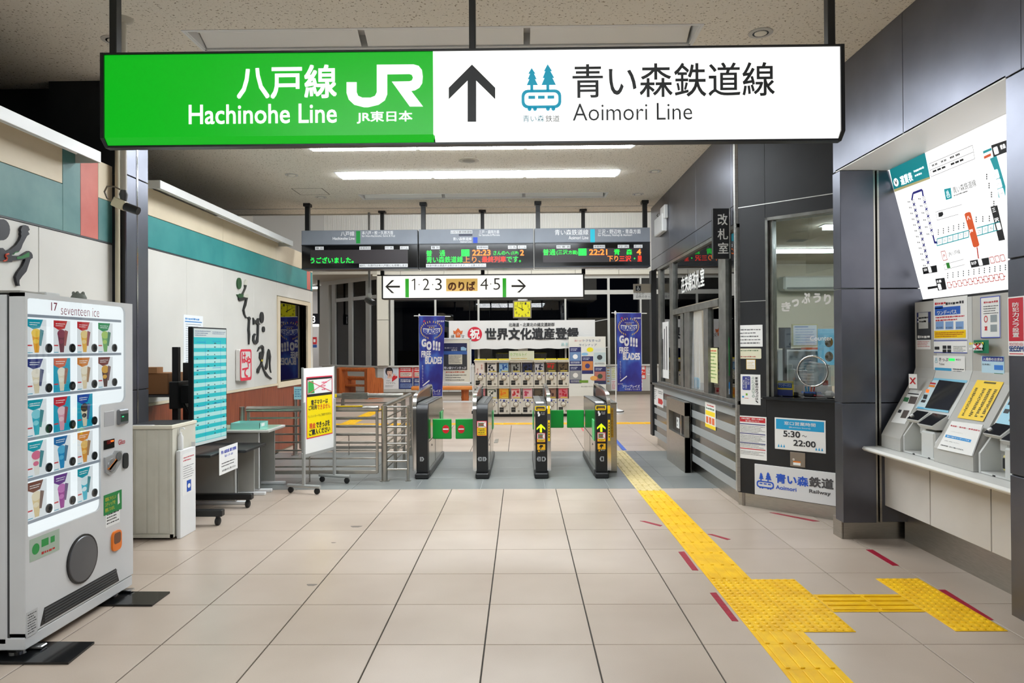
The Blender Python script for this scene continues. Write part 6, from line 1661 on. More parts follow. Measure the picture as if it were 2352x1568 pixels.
MB(TR).box(-3.34, 7.96, .719, -3.0, 8.22, .724).box(-3.34, 7.96, .724, -3.335, 8.22, .785).box(-3.005, 7.96, .724, -3.0, 8.22, .785).box(-3.34, 7.96, .724, -3.0, 7.965, .785).box(-3.34, 8.215, .724, -3.0, 8.22, .785).build('tray', t)
MB(m((40, 90, 84), .5)).box(-3.3, 8.0, .725, -3.18, 8.18, .75, .004).box(-3.15, 8.02, .725, -3.04, 8.16, .745, .004).build('card_stack', t)
MB(M_PAPER).box(-2.999, 8.0, .74, -2.998, 8.1, .775).build('label', t)

# ---- paper on the wall and small wall sign
q = WF.pb(421, 722, 466, 838); mb = MB(m((236, 238, 240), .6)); mb.fbox(WF, *q, 0, .003); w_, h = q[2]-q[0], q[3]-q[1]; mb.mat(m((70, 140, 200), .6)); mb.rect(WF, q[0]+.03, q[3]-h*.14, q[2]-.03, q[3]-h*.12, .004); mb.lines(WF, q[0]+.04, q[3]-h*.10, q[2]-.1, q[3]-h*.05, 1, .004, .8)
for i in range(3): mb.rect(WF, q[0]+w_*.3+.02*i, q[1]+h*(.3+.18*i), q[0]+w_*.3+.05, q[1]+h*(.34+.18*i), .004)
mb.mat(m((120, 130, 140), .6)); mb.lines(WF, q[0]+w_*.1, q[1]+h*.06, q[2]-w_*.1, q[3]-h*.16, 18, .004, .3); mb.build('notice', label='white printed timetable sheet on the wall behind the screen', cat='notice')
F = FY(12.79); q = F.pb(711, 774, 718.5, 798)
mb = MB(m((206, 30, 44), .5)); mb.box(-3.84, 12.775, q[1]+.06, -3.76, 12.79, q[3]); mb.mat(m((240, 240, 240), .5)); mb.rect(FY(12.774), -3.82, q[1]+.10, -3.78, q[3]-.04, .001); mb.mat(m((40, 80, 150), .5)); mb.box(-3.84, 12.775, q[1], -3.76, 12.79, q[1]+.055); mb.build('wall_sign', label='tiny red and blue sign on the shop wall corner', cat='sign')

# ---- yellow notice board on casters
a_, b_2 = V((-2.46, 7.84, 0)), V((-2.28, 8.46, 0))
NF = Fr(a_, b_2-a_); L_ = (b_2-a_).length
t = thing('notice_stand', 'rolling stand with a yellow cash-only notice in front of the swing gate', 'notice stand', tuple((a_+b_2)/2))
zTop = NF.px(696, 846)[1]; zBot = NF.px(698, 1050)[1]
LG2 = m((176, 177, 174), .4, .3)
zk = NF.px(700, 922)[1]
for u in (0, L_):
    MB(LG2).fbox(NF, u-.016, .09, u+.016, NF.px(693, 924)[1], -.016, .016, .004).build('leg', t)
    c_ = NF.w(u, .085); fd = NF.n
    MB(LG2).tube([c_+fd*.21, c_-fd*.21], .02, 10).build('foot_bar', t, smooth=40)
    for s_ in (-.17, .17):
        p = NF.w(u, .036, s_); MB(M_RUB).lathe(p-NF.u*.014, NF.u, [(.026, 0), (.034, .005), (.034, .023), (.026, .028)], 12).tube([p, p+V((0, 0, .05))], .008, 6).build('caster', t, smooth=40)
MB(LG2).fbox(NF, -.02, zBot-.01, L_+.02, zBot+.05, -.02, .0, .004).build('lower_rail', t)
MB(LG2).fbox(NF, -.012, zBot+.05, 0.006, zTop+.01, -.022, .004, .003).fbox(NF, L_-.006, zBot+.05, L_+.012, zTop+.01, -.022, .004, .003).build('side_rail', t)
MB(M_PAPER).fbox(NF, .004, zBot+.03, L_-.004, zTop, -.012, .001).build('board', t)
q = NF.pb(703, 866, 763.5, 995); 
mb = MB(m((222, 50, 80), .5)); mb.rect(NF, *q, .003); mb.mat(m((250, 224, 0), .5)); mb.rect(NF, q[0]+.012, q[1]+.012, q[2]-.012, q[3]-.012, .004)
zc = NF.px(*c5(800, 488))[1]; mb.mat(m((36, 34, 34), .5)); mb.rect(NF, q[0]+.012, zc, q[2]-.012, q[3]-.012, .005)
zc2 = zc+.03; zc3 = q[3]-.035; mb.mat(m((236, 236, 234), .5)); mb.rect(NF, q[0]+.022, zc2, q[2]-.022, zc3, .006); mb.mat(m((60, 170, 80), .5)); mb.flat(NF, [(q[0]+.03, zc2+.008), (q[0]+.16, zc2+.008), (q[0]+.135, zc3-.01), (q[0]+.03, zc3-.02)], .007)
mb.mat(m((226, 100, 130), .5)); mb.lines(NF, q[0]+.31, zc2+.02, q[0]+.42, zc3-.02, 3, .007, .5)
mb.mat(m((226, 70, 96), .5))
for p0, p1 in (((q[0]+.03, zc2+.005), (q[2]-.03, zc3-.005)), ((q[0]+.03, zc3-.005), (q[2]-.03, zc2+.005))): mb.flat(NF, [(p0[0], p0[1]-.004), (p1[0], p1[1]-.004), (p1[0], p1[1]+.004), (p0[0], p0[1]+.004)], .008)
mb.build('poster', t)
for mt, s, x0, y0_, x1, y1_, bo in ((PK, '電子マネーは', 843, 518, 1010, 545, .02), (PK, 'ご利用', 818, 574, 900, 608, .02), (m((224, 60, 50), .5), 'できません', 905, 562, 1035, 592, .01), (PK, 'クレジットカードもご利用できません', 808, 672, 1045, 658, .0), (m((224, 60, 50), .5), '現金', 825, 750, 888, 795, .02), (PK, 'できっぷを', 893, 735, 1030, 768, .03), (PK, 'ご購入ください', 823, 815, 1033, 830, .03)):
    mb = MB(mt); tx(mb, NF, c5, s, x0, y0_, x1, y1_, .006, bo); mb.build('lettering', t)

# ================================================================ RIGHT SIDE
# ---- fare map lightbox
FM = Fr((3.346, 5.87, 2.014), (0, -1, 0), (-.246, 0, .969))
cF = crop(1900, 180, .344512)
fw_, fh_ = 2.0, 1.115
t = thing('fare_map', 'tilted illuminated fare map above the ticket machines', 'fare map', (3.3, 4.9, 2.0))
MB(m((255, 255, 254), .4, 0, E_FARE)).fbox(FM, 0, 0, fw_, fh_, -.03, 0).build('lit_face', t)
MB(M_BLK).fbox(FM, -.018, -.01, 0, fh_+.012, -.04, .012, .002).fbox(FM, -.018, fh_, fw_, fh_+.02, -.04, .014, .002).fbox(FM, -.018, -.02, fw_, 0, -.04, .01, .002).build('frame', t)
MB(M_ALU).fbox(FM, -.018, fh_+.02, fw_, fh_+.035, -.02, .012).build('top_trim', t)
def fp(mb, pts, d=.0015): mb.flat(FM, [FM.px(*cF(x, y)) for x, y in pts], d)
def fseg(mb, p, q, wd, d=.0015):
    a = V((*FM.px(*cF(*p)), 0)); b = V((*FM.px(*cF(*q)), 0)); n = (b-a).normalized(); n = V((-n.y, n.x, 0))*wd/2
    mb.flat(FM, [((a+n).x, (a+n).y), ((b+n).x, (b+n).y), ((b-n).x, (b-n).y), ((a-n).x, (a-n).y)], d)
TEA = m((40, 178, 190), .4, 0, .3); WHT = m((250, 250, 250), .4, 0, 1.2); DKT = m((40, 42, 46), .5); PUR = m((56, 56, 150), .4, 0, .3); REDF = m((206, 70, 60), .4, 0, .5); ORA = m((228, 96, 50), .4, 0, .6)
mb = MB(TEA); fp(mb, [(413, 590), (648, 474), (685, 655), (445, 740)]); mb.mat(m((206, 196, 140), .4, 0, .5)); fp(mb, [(445, 740), (685, 655), (688, 668), (450, 757)]); mb.mat(WHT)
u, v = FM.px(*cF(461, 692)); mb.disc(FM, u, v, .034, .034, .003, 20); mb.mat(DKT); mb.text(FM, '￥', u-.02, v-.02, u+.02, v+.02, .004, .02); mb.mat(WHT)
def ft(mb, s, x0, y0, x1, y1, d=.003, bo=0.): mb.text(FM, s, *FM.pb(*cF(x0, y0), *cF(x1, y1)), d, bo)
ft(mb, '運賃表', 483, 655, 577, 682, .003, .02); q = FM.pb(*cF(580, 622), *cF(655, 628)); mb.lines(FM, q[0], q[1]-.01, q[2], q[3]+.02, 2, .003, .5); mb.build('heading', t)
mb = MB(m((120, 122, 128), .5))
for (x0, y0), (x1, y1) in (((680, 570), (970, 445)), ((970, 445), (985, 535)), ((985, 535), (695, 655)), ((695, 655), (680, 570)), ((687, 612), (976, 490)), ((725, 890), (900, 840)), ((735, 945), (875, 905)), ((725, 890), (735, 945)), ((780, 1240), (910, 1205)), ((785, 1275), (918, 1240)), ((780, 1240), (785, 1275))): fseg(mb, (x0, y0), (x1, y1), .003)
q = FM.pb(*cF(700, 575), *cF(945, 490)); mb.mat(DKT)
for (x0, y0), (x1, y1) in (((700, 582), (740, 565)), ((760, 556), (800, 540)), ((820, 530), (895, 498)), ((705, 622), (945, 525))):
    for k in range(8):
        if k % 4 != 3: fseg(mb, (x0+(x1-x0)*k/8, y0+(y1-y0)*k/8), (x0+(x1-x0)*(k+.8)/8, y0+(y1-y0)*(k+.8)/8), .014)
mb.build('legend_box', t, kind='stuff')
mb = MB(TEA); fp(mb, [(780, 738), (825, 728), (833, 798), (793, 810)]); mb.mat(WHT); a = FM.pb(*cF(790, 748), *cF(824, 790)); railway_logo(mb, FM, a[0], a[1], a[2], a[3], .003); mb.build('logo', t)
mb = MB(DKT); ft(mb, '青い森鉄道線', 835, 726, 998, 716, .002); q = FM.pb(*cF(845, 778), *cF(940, 755)); mb.lines(FM, q[0], q[1], q[2], q[1]+.012, 1, .002, .7); mb.build('lettering', t)
mb = MB(PUR)
for p, q in (((565, 812), (573, 765)), ((573, 765), (634, 742)), ((634, 742), (641, 785)), ((706, 1045), (718, 1095)), ((714, 1093), (736, 1093))): fseg(mb, p, q, .018)
for x0, y0, x1, y1, n in ((575, 820, 678, 1245, 12), (646, 800, 702, 1035, 6)):
    for i in range(n-1):
        f_ = (i+.5)/(n-1); cx, cy_ = x0+(x1-x0)*f_, y0+(y1-y0)*f_
        fseg(mb, (cx-7, cy_-8), (cx+7, cy_+8), .009); fseg(mb, (cx-7, cy_+8), (cx+7, cy_-8), .009)
mb.build('purple_route', t)
mb = MB(m((120, 122, 128), .5)); 
for x0, y0, x1, y1, n in ((575, 820, 678, 1245, 12), (646, 800, 702, 1035, 6)):
    for i in range(n):
        f_ = i/(n-1); cx, cy_ = x0+(x1-x0)*f_, y0+(y1-y0)*f_; u, v = FM.px(*cF(cx, cy_)); ring(mb, FM, rrect(u-.017, v-.014, u+.017, v+.014, .004, 2), rrect(u-.014, v-.011, u+.014, v+.011, .003, 2), .0015)
        mb.text(FM, str(180+i*90), u-.009, v-.006, u+.009, v+.006, .002); 
        for k in range(2): u2, v2 = FM.px(*cF(cx-34+k*10, cy_+2)); mb.rect(FM, u2-.005, v2-.006, u2+.005, v2+.006, .002)
mb.build('station_box', t, label='small outlined fare boxes')
for q in ([(635, 1262), (730, 1244), (736, 1290), (642, 1305)], [(722, 1336), (783, 1328), (798, 1405), (740, 1414)], [(952, 1215), (1078, 1192), (1084, 1240), (962, 1262)], [(1090, 855), (1135, 845), (1187, 1075), (1145, 1083)], [(1094, 446), (1200, 410), (1200, 490), (1110, 524)], [(742, 895), (770, 888), (776, 905), (766, 920), (744, 924)], [(670, 1390), (735, 1380), (737, 1395), (672, 1406)]):
    mb = MB(DKT); fp(mb, q); mb.build('black_label', t)
mb = MB(WHT); ft(mb, '三', 1100, 866, 1128, 886, .003, .02); ft(mb, '沢', 1115, 932, 1150, 950, .003, .02)
for cx, cy_ in ((686, 1274), (752, 1388), (1023, 1224), (1146, 985), (1128, 480)): u, v = FM.px(*cF(cx, cy_)); mb.flat(FM, rrect(u-.02, v-.024, u+.02, v+.024, .006, 2), .003)
ft(mb, '目時', 645, 1268, 670, 1282, .003); ft(mb, '久慈', 730, 1345, 765, 1358, .003, .02); ft(mb, '本八戸', 960, 1222, 1000, 1238, .003, .01); ft(mb, '青森', 1152, 445, 1195, 462, .003, .02); mb.build('label_lettering', t, kind='stuff')
mb = MB(TEA)
for i in range(6):
    f0, f1 = i/6, (i+1)/6
    A = lambda f, o: (733+(945-733)*f, 1070+(1012-1070)*f+o)
    for p, q in ((A(f0, 0), A(f1, 0)), (A(f0, 45), A(f1, 45)), (A(f0, 0), A(f0, 45)), (A(f1, 0), A(f1, 45))): fseg(mb, p, q, .007)
for i in range(4):
    A = lambda f, o: (997+(1150-997)*f, 998+(955-998)*f+o); f0, f1 = i/4, (i+1)/4
    for p, q in ((A(f0, 0), A(f1, 0)), (A(f0, 52), A(f1, 52)), (A(f1, 0), A(f1, 52))): fseg(mb, p, q, .007)
fp(mb, [(1086, 535), (1130, 515), (1190, 720), (1190, 780), (1145, 795), (1120, 620)]); fp(mb, [(1040, 485), (1095, 462), (1098, 478), (1042, 502)]); mb.mat(ORA); fp(mb, [(1045, 520), (1092, 498), (1094, 516), (1048, 537)])
mb.mat(WHT)
for i in range(3): u, v = FM.px(*cF(1128+18*i, 638+62*i)); mb.flat(FM, rrect(u-.026, v-.03, u+.026, v+.03, .008, 2), .003)
mb.mat(m((110, 140, 146), .5))
for i, s in enumerate(('650', '560', '460', '350', '270', '200')): ft(mb, s, 740+35*i, 1078-9.6*i, 762+35*i, 1094-9.6*i, .003)
for i, s in enumerate(('270', '330', '460')): ft(mb, s, 1005+40*i, 1012-12*i, 1030+40*i, 1026-12*i, .003)
for i, s in enumerate(('2320', '2320', '2080')): ft(mb, s, 1113+18*i, 640+62*i, 1145+18*i, 643+62*i, .004)
mb.build('teal_route', t, kind='stuff')
mb = MB(ORA); fp(mb, [(916, 906), (925, 896), (948, 889), (958, 894), (1016, 1108), (1008, 1120), (984, 1126), (974, 1120)]); mb.mat(WHT); ft(mb, '八', 930, 920, 958, 938, .003, .02); ft(mb, '戸', 948, 1010, 978, 1026, .003, .02); mb.build('orange_label', t, label='orange label of this station')
mb = MB(REDF); fseg(mb, (1000, 1124), (1010, 1200), .012)
for i in range(11): u, v = FM.px(*cF(815+35*i, 1377-5.6*i)); ring(mb, FM, rrect(u-.022, v-.024, u+.022, v+.024, .007, 2), rrect(u-.017, v-.019, u+.017, v+.019, .005, 2), .002); mb.rect(FM, u+.022, v-.004, u+.036, v+.004, .002)
for i in range(3): u, v = FM.px(*cF(1101+35*i, 1210-7*i)); ring(mb, FM, rrect(u-.022, v-.024, u+.022, v+.024, .007, 2), rrect(u-.017, v-.019, u+.017, v+.019, .005, 2), .002)
u, v = FM.px(*cF(781, 1181)); ring(mb, FM, rrect(u-.028, v-.038, u+.028, v+.038, .006, 2), rrect(u-.023, v-.033, u+.023, v+.033, .004, 2), .002); mb.text(FM, 'JR', u-.014, v-.014, u+.014, v+.012, .002, .02)
mb.mat(DKT); ft(mb, 'JR八戸線', 806, 1156, 892, 1172, .002); mb.mat(m((70, 170, 70), .5)); u, v = FM.px(*cF(808, 1246)); mb.rect(FM, u-.02, v-.022, u+.02, v+.022, .002); mb.build('red_route', t, kind='stuff')
mb = MB(m((110, 112, 118), .5)); rg = random.Random(3)
for x0, y0, n, dx, dy in ((742, 1010, 6, 34, -9), (995, 925, 3, 44, -3), (805, 1300, 12, 35, -5), (1065, 640, 4, 16, 60)):
    for i in range(n):
        for k in range(3): u, v = FM.px(*cF(x0+dx*i, y0+dy*i+14*k)); mb.rect(FM, u-.006, v-.005, u+.006, v+.005, .002)
mb.build('station_names', t)

# ---- ticket machines, counter
M_TM = noisy('ticket_machine_grey', (178, 176, 170), (188, 186, 180), 3., .45)
M_TML = m((204, 205, 202), .4)
SM = Fr((2.98, 0, .93), (0, -1, 0), (.27, 0, .48))
UF = FXR(3.25)
cT = crop(1950, 660, .318795)
XZ = Fr((0, 0, 0), (1, 0, 0))           # u = X, v = Z, n = -Y
prof_full = [(3.6, .802), (2.965, .802), (2.965, .90), (2.98, .93), (3.16, 1.25), (3.225, 1.37), (3.25, 1.45), (3.25, 1.985), (3.6, 1.985)]
prof_cut = [(3.6, .802), (3.12, .802), (3.12, 1.10), (3.076, 1.10), (3.16, 1.25), (3.225, 1.37), (3.25, 1.45), (3.25, 1.985), (3.6, 1.985)]
def sp(mb, F, pts, d): mb.flat(F, [F.px(*cT(x, y)) for x, y in pts], d)
def machine(ya, yb, yc, label, detail):
    """ya..yb side panel, yb..yc screen and coin section (Y falls towards the camera)"""
    t = thing('ticket_machine', label, 'ticket machine', (3.3, (ya+yc)/2, .802), 'grey ticket vending machines')
    if ya > yb:
        MB(M_TM).prism(Fr((0, ya, 0), (1, 0, 0)), prof_full, 0, ya-yb-.004).build('side_cabinet', t)
    MB(M_TML).prism(Fr((0, yb, 0), (1, 0, 0)), prof_cut, 0, yb-yc-.004).build('body', t)
    for y in (yb, yc+.02):
        MB(M_TML).prism(Fr((0, y, 0), (1, 0, 0)), [(3.12, .802), (2.985, .802), (2.985, .93), (3.12, 1.12)], 0, .018).build('cheek', t)
    # console lip, coin mouth and receiver pods
    ym = (yb+yc)/2
    MB(M_TML).prism(Fr((0, yb-.02, 0), (1, 0, 0)), [(3.12, 1.04), (3.02, 1.04), (3.0, 1.06), (3.085, 1.125), (3.12, 1.125)], 0, .17).build('console', t)
    MB(M_TML).prism(Fr((0, yb-.23, 0), (1, 0, 0)), [(3.12, 1.02), (2.99, 1.02), (2.965, 1.045), (3.085, 1.125), (3.12, 1.125)], 0, .19).build('console', t)
    MB(M_BLKG).prism(Fr((0, yb-.025, 0), (1, 0, 0)), [(3.004, 1.064), (3.083, 1.1255), (3.081, 1.128), (3.002, 1.066)], 0, .15).build('console_glass', t)
    MB(M_BLKG).prism(Fr((0, yb-.24, 0), (1, 0, 0)), [(2.97, 1.05), (3.08, 1.124), (3.078, 1.127), (2.968, 1.053)], 0, .17).build('console_glass', t)
    MB(M_WHITE).lathe((3.03, yb-.05, 1.085), (-.6, 0, .8), [(.014, 0), (.014, .012), (.008, .014)], 12).build('coin_knob', t, smooth=40)
    MB(M_TML).box(2.99, yb-.40, .802, 3.12, yb-.23, 1.0, .012).build('pod', t)
    MB(m((70, 68, 60), .3)).box(3.02, yb-.385, 1.001, 3.1, yb-.25, 1.006).build('pod_slot', t)
    MB(m((226, 216, 140), .4)).box(3.08, yb-.155, .83, 3.118, yb-.09, .93, .006).build('coin_return_rim', t)
    MB(M_BLK).box(3.07, yb-.145, .845, 3.10, yb-.10, .915, .004).build('coin_return', t)
    MB(M_TML).box(3.08, yb-.14, .95, 3.118, yb-.06, 1.03, .008).build('coin_chute', t)
    MB(M_TML).box(2.985, yc+.02, .802, 3.12, yb-.02, .815, .002).build('tray', t)
    MB(M_BLK).box(2.983, yb-.16, .803, 2.986, yb-.135, .813).box(2.983, yb-.36, .803, 2.986, yb-.335, .813).build('sensor_window', t)
    if detail: detail(t)
    return t
def dA(t):
    mb = MB(m((130, 196, 222), .4)); sp(mb, SM, [(625, 640), (860, 668), (850, 690), (655, 668), (552, 868), (722, 888), (718, 905), (480, 870)], .004); mb.build('screen_surround', t)
    mb = MB(m((206, 226, 232), .4)); sp(mb, SM, [(610, 670), (652, 672), (550, 868), (482, 870)], .005); mb.mat(m((196, 40, 50), .4)); sp(mb, SM, [(592, 685), (632, 690), (628, 702), (586, 697)], .006); mb.mat(m((240, 140, 50), .4)); sp(mb, SM, [(585, 703), (626, 707), (620, 722), (578, 717)], .006); mb.mat(m((255, 110, 30), .4, 0, 1.)); sp(mb, SM, [(563, 735), (585, 738), (578, 762), (556, 758)], .006); mb.mat(PK); sp(mb, SM, [(545, 772), (572, 776), (562, 808), (536, 803)], .006); sp(mb, SM, [(530, 810), (560, 814), (550, 832), (520, 828)], .006); mb.mat(m((90, 180, 226), .4)); sp(mb, SM, [(500, 860), (545, 866), (540, 876), (494, 872)], .006); mb.build('screen_legend', t)
    mb = MB(M_BLKG); sp(mb, SM, [(655, 668), (840, 690), (722, 888), (552, 868)], .006); mb.build('touch_screen', t)
    # upper panel
    mb = MB(M_PAPER); mb.rect(UF, *UF.pb(*cT(612, 490), *cT(840, 655)), .003); mb.mat(m((120, 190, 210), .5)); a = UF.pb(*cT(622, 500), *cT(642, 545)); railway_logo(mb, UF, *a, .004)
    mb.mat(DKT); mb.text(UF, 'きっぷ', *UF.pb(*cT(652, 505), *cT(720, 532)), .004, .01); mb.text(UF, 'Ticket', *UF.pb(*cT(652, 543), *cT(692, 560)), .004); mb.text(UF, '本日分', *UF.pb(*cT(772, 512), *cT(810, 528)), .004); mb.mat(m((40, 230, 90), .4, 0, 1.2)); mb.rect(UF, *UF.pb(*cT(722, 510), *cT(766, 530)), .004)
    mb.mat(m((60, 160, 210), .5)); mb.rect(UF, *UF.pb(*cT(622, 576), *cT(742, 602)), .004); mb.mat(PK); mb.lines(UF, *UF.pb(*cT(622, 608), *cT(742, 628)), 2, .004, .5); mb.lines(UF, *UF.pb(*cT(752, 580), *cT(832, 630)), 3, .004, .5); mb.build('ticket_panel', t, label='white ticket panel with green lamp')
    mb = MB(M_PAPER); q = UF.pb(*cT(612, 84), *cT(857, 370)); mb.fbox(UF, *q, 0, .003); mb.mat(m((200, 40, 50), .5)); mb.lines(UF, *UF.pb(*cT(622, 106), *cT(700, 122)), 1, .004, .8); mb.mat(PK); mb.lines(UF, *UF.pb(*cT(700, 104), *cT(830, 118)), 1, .004, .8)
    mb.mat(m((40, 96, 190), .5)); mb.rect(UF, *UF.pb(*cT(622, 148), *cT(806, 190)), .004); mb.rect(UF, *UF.pb(*cT(622, 136), *cT(680, 150)), .004); mb.mat(M_PAPER); mb.text(UF, 'ワンデーパス', *UF.pb(*cT(640, 168), *cT(780, 188)), .005, .02); mb.mat(m((200, 50, 60), .5)); mb.lines(UF, *UF.pb(*cT(628, 208), *cT(835, 236)), 2, .004, .6)
    mb.mat(m((130, 166, 214), .5))
    for x in (628, 698, 772): mb.rect(UF, *UF.pb(*cT(x, 246), *cT(x+58, 300)), .004)
    mb.mat(m((60, 60, 80), .5))
    for x, s in ((634, '¥2100'), (702, '¥1500'), (776, '¥1050')): mb.text(UF, s, *UF.pb(*cT(x, 284), *cT(x+44, 294)), .005)
    mb.mat(YPR); mb.rect(UF, *UF.pb(*cT(618, 312), *cT(846, 362)), .004); mb.mat(m((180, 70, 30), .5)); mb.lines(UF, *UF.pb(*cT(626, 322), *cT(835, 355)), 3, .005, .5); mb.build('day_pass_notice', t)
    mb = MB(M_PAPER); q = UF.pb(*cT(614, 382), *cT(855, 474)); mb.fbox(UF, *q, 0, .003); mb.mat(m((50, 70, 170), .5)); mb.rect(UF, q[0], q[3]-.006, q[2], q[3], .004); mb.rect(UF, q[0], q[1], q[2], q[1]+.006, .004); mb.mat(PK)
    for x, y, x1, y1 in ((620, 426, 655, 448), (678, 418, 706, 442), (712, 418, 740, 442), (678, 446, 706, 470), (712, 446, 740, 470)): mb.rect(UF, *UF.pb(*cT(x, y), *cT(x1, y1)), .004)
    mb.lines(UF, *UF.pb(*cT(755, 420), *cT(845, 465)), 5, .004, .4); mb.build('usage_notice', t)
    mb = MB(m((44, 50, 96), .5)); q = UF.pb(*cT(490, 182), *cT(592, 376)); mb.fbox(UF, *q, 0, .003); mb.mat(m((60, 62, 66), .5)); mb.rect(UF, q[0], q[1], q[2], q[1]+(q[3]-q[1])*.62, .004); mb.mat(m((190, 190, 186), .5)); mb.rect(UF, q[0]+.03, q[1]+.09, q[2]-.03, q[1]+.22, .005); mb.mat(M_PAPER); mb.rect(UF, *UF.pb(*cT(487, 378), *cT(592, 446)), .003); mb.lines(UF, q[0]+.015, q[1]+.01, q[2]-.01, q[1]+.04, 1, .005, .8); mb.lines(UF, q[0]+.015, q[3]-.09, q[2]-.03, q[3]-.03, 2, .005, .5); mb.mat(m((200, 70, 70), .5)); mb.lines(UF, *UF.pb(*cT(495, 384), *cT(585, 430)), 4, .004, .4); mb.build('twin_ticket_poster', t)
    mb = MB(M_PAPER); sp(mb, SM, [(445, 735), (530, 745), (405, 985), (305, 970)], .003); mb.mat(m((50, 120, 70), .5)); sp(mb, SM, [(404, 790), (438, 796), (425, 826), (391, 820)], .004); mb.mat(m((90, 80, 76), .5)); sp(mb, SM, [(446, 784), (500, 790), (478, 842), (428, 836)], .004); sp(mb, SM, [(398, 884), (440, 888), (412, 944), (372, 940)], .004); mb.mat(PK); sp(mb, SM, [(362, 880), (385, 883), (374, 905), (352, 902)], .004); sp(mb, SM, [(430, 760), (508, 768), (505, 776), (426, 768)], .004); mb.build('usage_card', t)
    F = Fr((3.12, 5.62, 1.12), (0.5, -.86, 0)); mb = MB(M_PAPER); q = F.pb(*cT(430, 622), *cT(490, 728)); mb.fbox(F, *q, -.002, 0); mb.mat(m((206, 40, 50), .5)); w_, h = q[2]-q[0], q[3]-q[1]
    for s_ in (0, 1):
        p0 = (q[0]+w_*.2, q[1]+h*(.3 if s_ else .75)); p1 = (q[2]-w_*.2, q[1]+h*(.75 if s_ else .3)); mb.flat(F, [(p0[0]-.007, p0[1]), (p0[0]+.007, p0[1]), (p1[0]+.007, p1[1]), (p1[0]-.007, p1[1])], .002)
    mb.build('crossed_card', t, label='small curled card with a red cross')
TMY = (5.79, 5.50, 5.06, 4.62, 4.60, 3.88)
machine(TMY[0], TMY[1], TMY[2], 'grey ticket machine with a dark touch screen nearest the pillar', dA)
def dB(t):
    mb = MB(m((150, 206, 228), .4)); a = SM.px(*cT(1140, 820)); mb.flat(SM, [(-4.58, .22), (-4.0, .22), (-4.0, .5), (-4.58, .5)], .004); mb.mat(M_BLKG); mb.flat(SM, [(-4.48, .25), (-4.1, .25), (-4.1, .48), (-4.48, .48)], .006)
    mb.mat(PK)
    for i in range(2): mb.flat(SM, [(-4.565, .30+.06*i), (-4.52, .30+.06*i), (-4.52, .33+.06*i), (-4.565, .33+.06*i)], .006)
    mb.mat(m((255, 120, 40), .4, 0, 1.)); mb.flat(SM, [(-4.565, .45), (-4.54, .45), (-4.54, .47), (-4.565, .47)], .006); mb.build('touch_screen', t)
machine(TMY[4], TMY[4], TMY[5], 'second grey ticket machine cut off by the right pillar', dB)
t = thing('filler_cabinet', 'grey cabinet between the ticket machines with a yellow fare board', 'cabinet', (3.3, 4.84, .802))
MB(M_TM).prism(Fr((0, TMY[2], 0), (1, 0, 0)), prof_full, 0, TMY[2]-TMY[3]-.004).build('body', t)
mb = MB(YPR); sp(mb, SM, [(930, 668), (1122, 685), (970, 968), (785, 940)], .006); mb.build('yellow_board', t)
mb = MB(m((90, 80, 20), .6)); rg = random.Random(9)
O = (930, 668); A = (192, 17); B = (-145, 272)
for i in range(17):
    for c_ in (.12, .40, .62, .84):
        for k in range(4):
            if rg.random() < .72:
                x = O[0]+A[0]*(c_+k*.022)+B[0]*(.22+i*.044); y = O[1]+A[1]*(c_+k*.022)+B[1]*(.22+i*.044); u, v = SM.px(*cT(x, y)); mb.rect(SM, u-.0045, v-.004, u+.0045, v+.004, .008)
q = [(O[0]+A[0]*a+B[0]*b, O[1]+A[1]*a+B[1]*b) for a, b in ((.3, .03), (.75, .03), (.75, .07), (.3, .07))]; sp(mb, SM, q, .008); mb.build('fare_list', t)
LF = Fr((2.925, 0, .812), (0, -1, 0), (.10, 0, .265))
mb = MB(M_PAPER); mb.prism(LF, [LF.px(*cT(*p)) for p in ((745, 962), (968, 990), (888, 1215), (638, 1160))], -.004, .004); mb.mat(m((200, 44, 60), .5))
def lt(s, x0, y0, x1, y1, bo=0.): mb.text(LF, s, *LF.pb(*cT(x0, y0), *cT(x1, y1)), .005, bo)
lt('青森駅・筒井駅・東青森駅を', 738, 990, 948, 1040, .02); mb.mat(PK); lt('ご利用のお客様は', 735, 1035, 825, 1055); mb.mat(m((30, 150, 220), .5)); mb.rect(LF, *LF.pb(*cT(703, 1060), *cT(880, 1118)), .005); mb.mat(M_PAPER); mb.text(LF, '青い森ワンデーパス', *LF.pb(*cT(712, 1068), *cT(872, 1110)), .006, .03); mb.mat(PK); lt('お買い求めください。', 695, 1100, 800, 1130); lt('自動券売機・窓口で購入できます。', 668, 1130, 830, 1178, .01); mb.build('day_pass_card', t)
mb = MB(M_PAPER); q = UF.pb(*cT(953, 72), *cT(1098, 362)); mb.fbox(UF, *q, 0, .006); mb.mat(m((60, 80, 190), .5)); ring(mb, UF, rrect(*q, .002, 1), rrect(q[0]+.006, q[1]+.006, q[2]-.006, q[3]-.006, .002, 1), .007); mb.mat(m((190, 60, 70), .5)); mb.lines(UF, *UF.pb(*cT(978, 98), *cT(1080, 110)), 1, .007, .7); mb.mat(PK); mb.lines(UF, *UF.pb(*cT(975, 130), *cT(1085, 190)), 4, .007, .4); mb.mat(m((150, 160, 164), .4)); mb.rect(UF, *UF.pb(*cT(1026, 198), *cT(1074, 248)), .007); mb.rect(UF, *UF.pb(*cT(1026, 268), *cT(1074, 318)), .007)
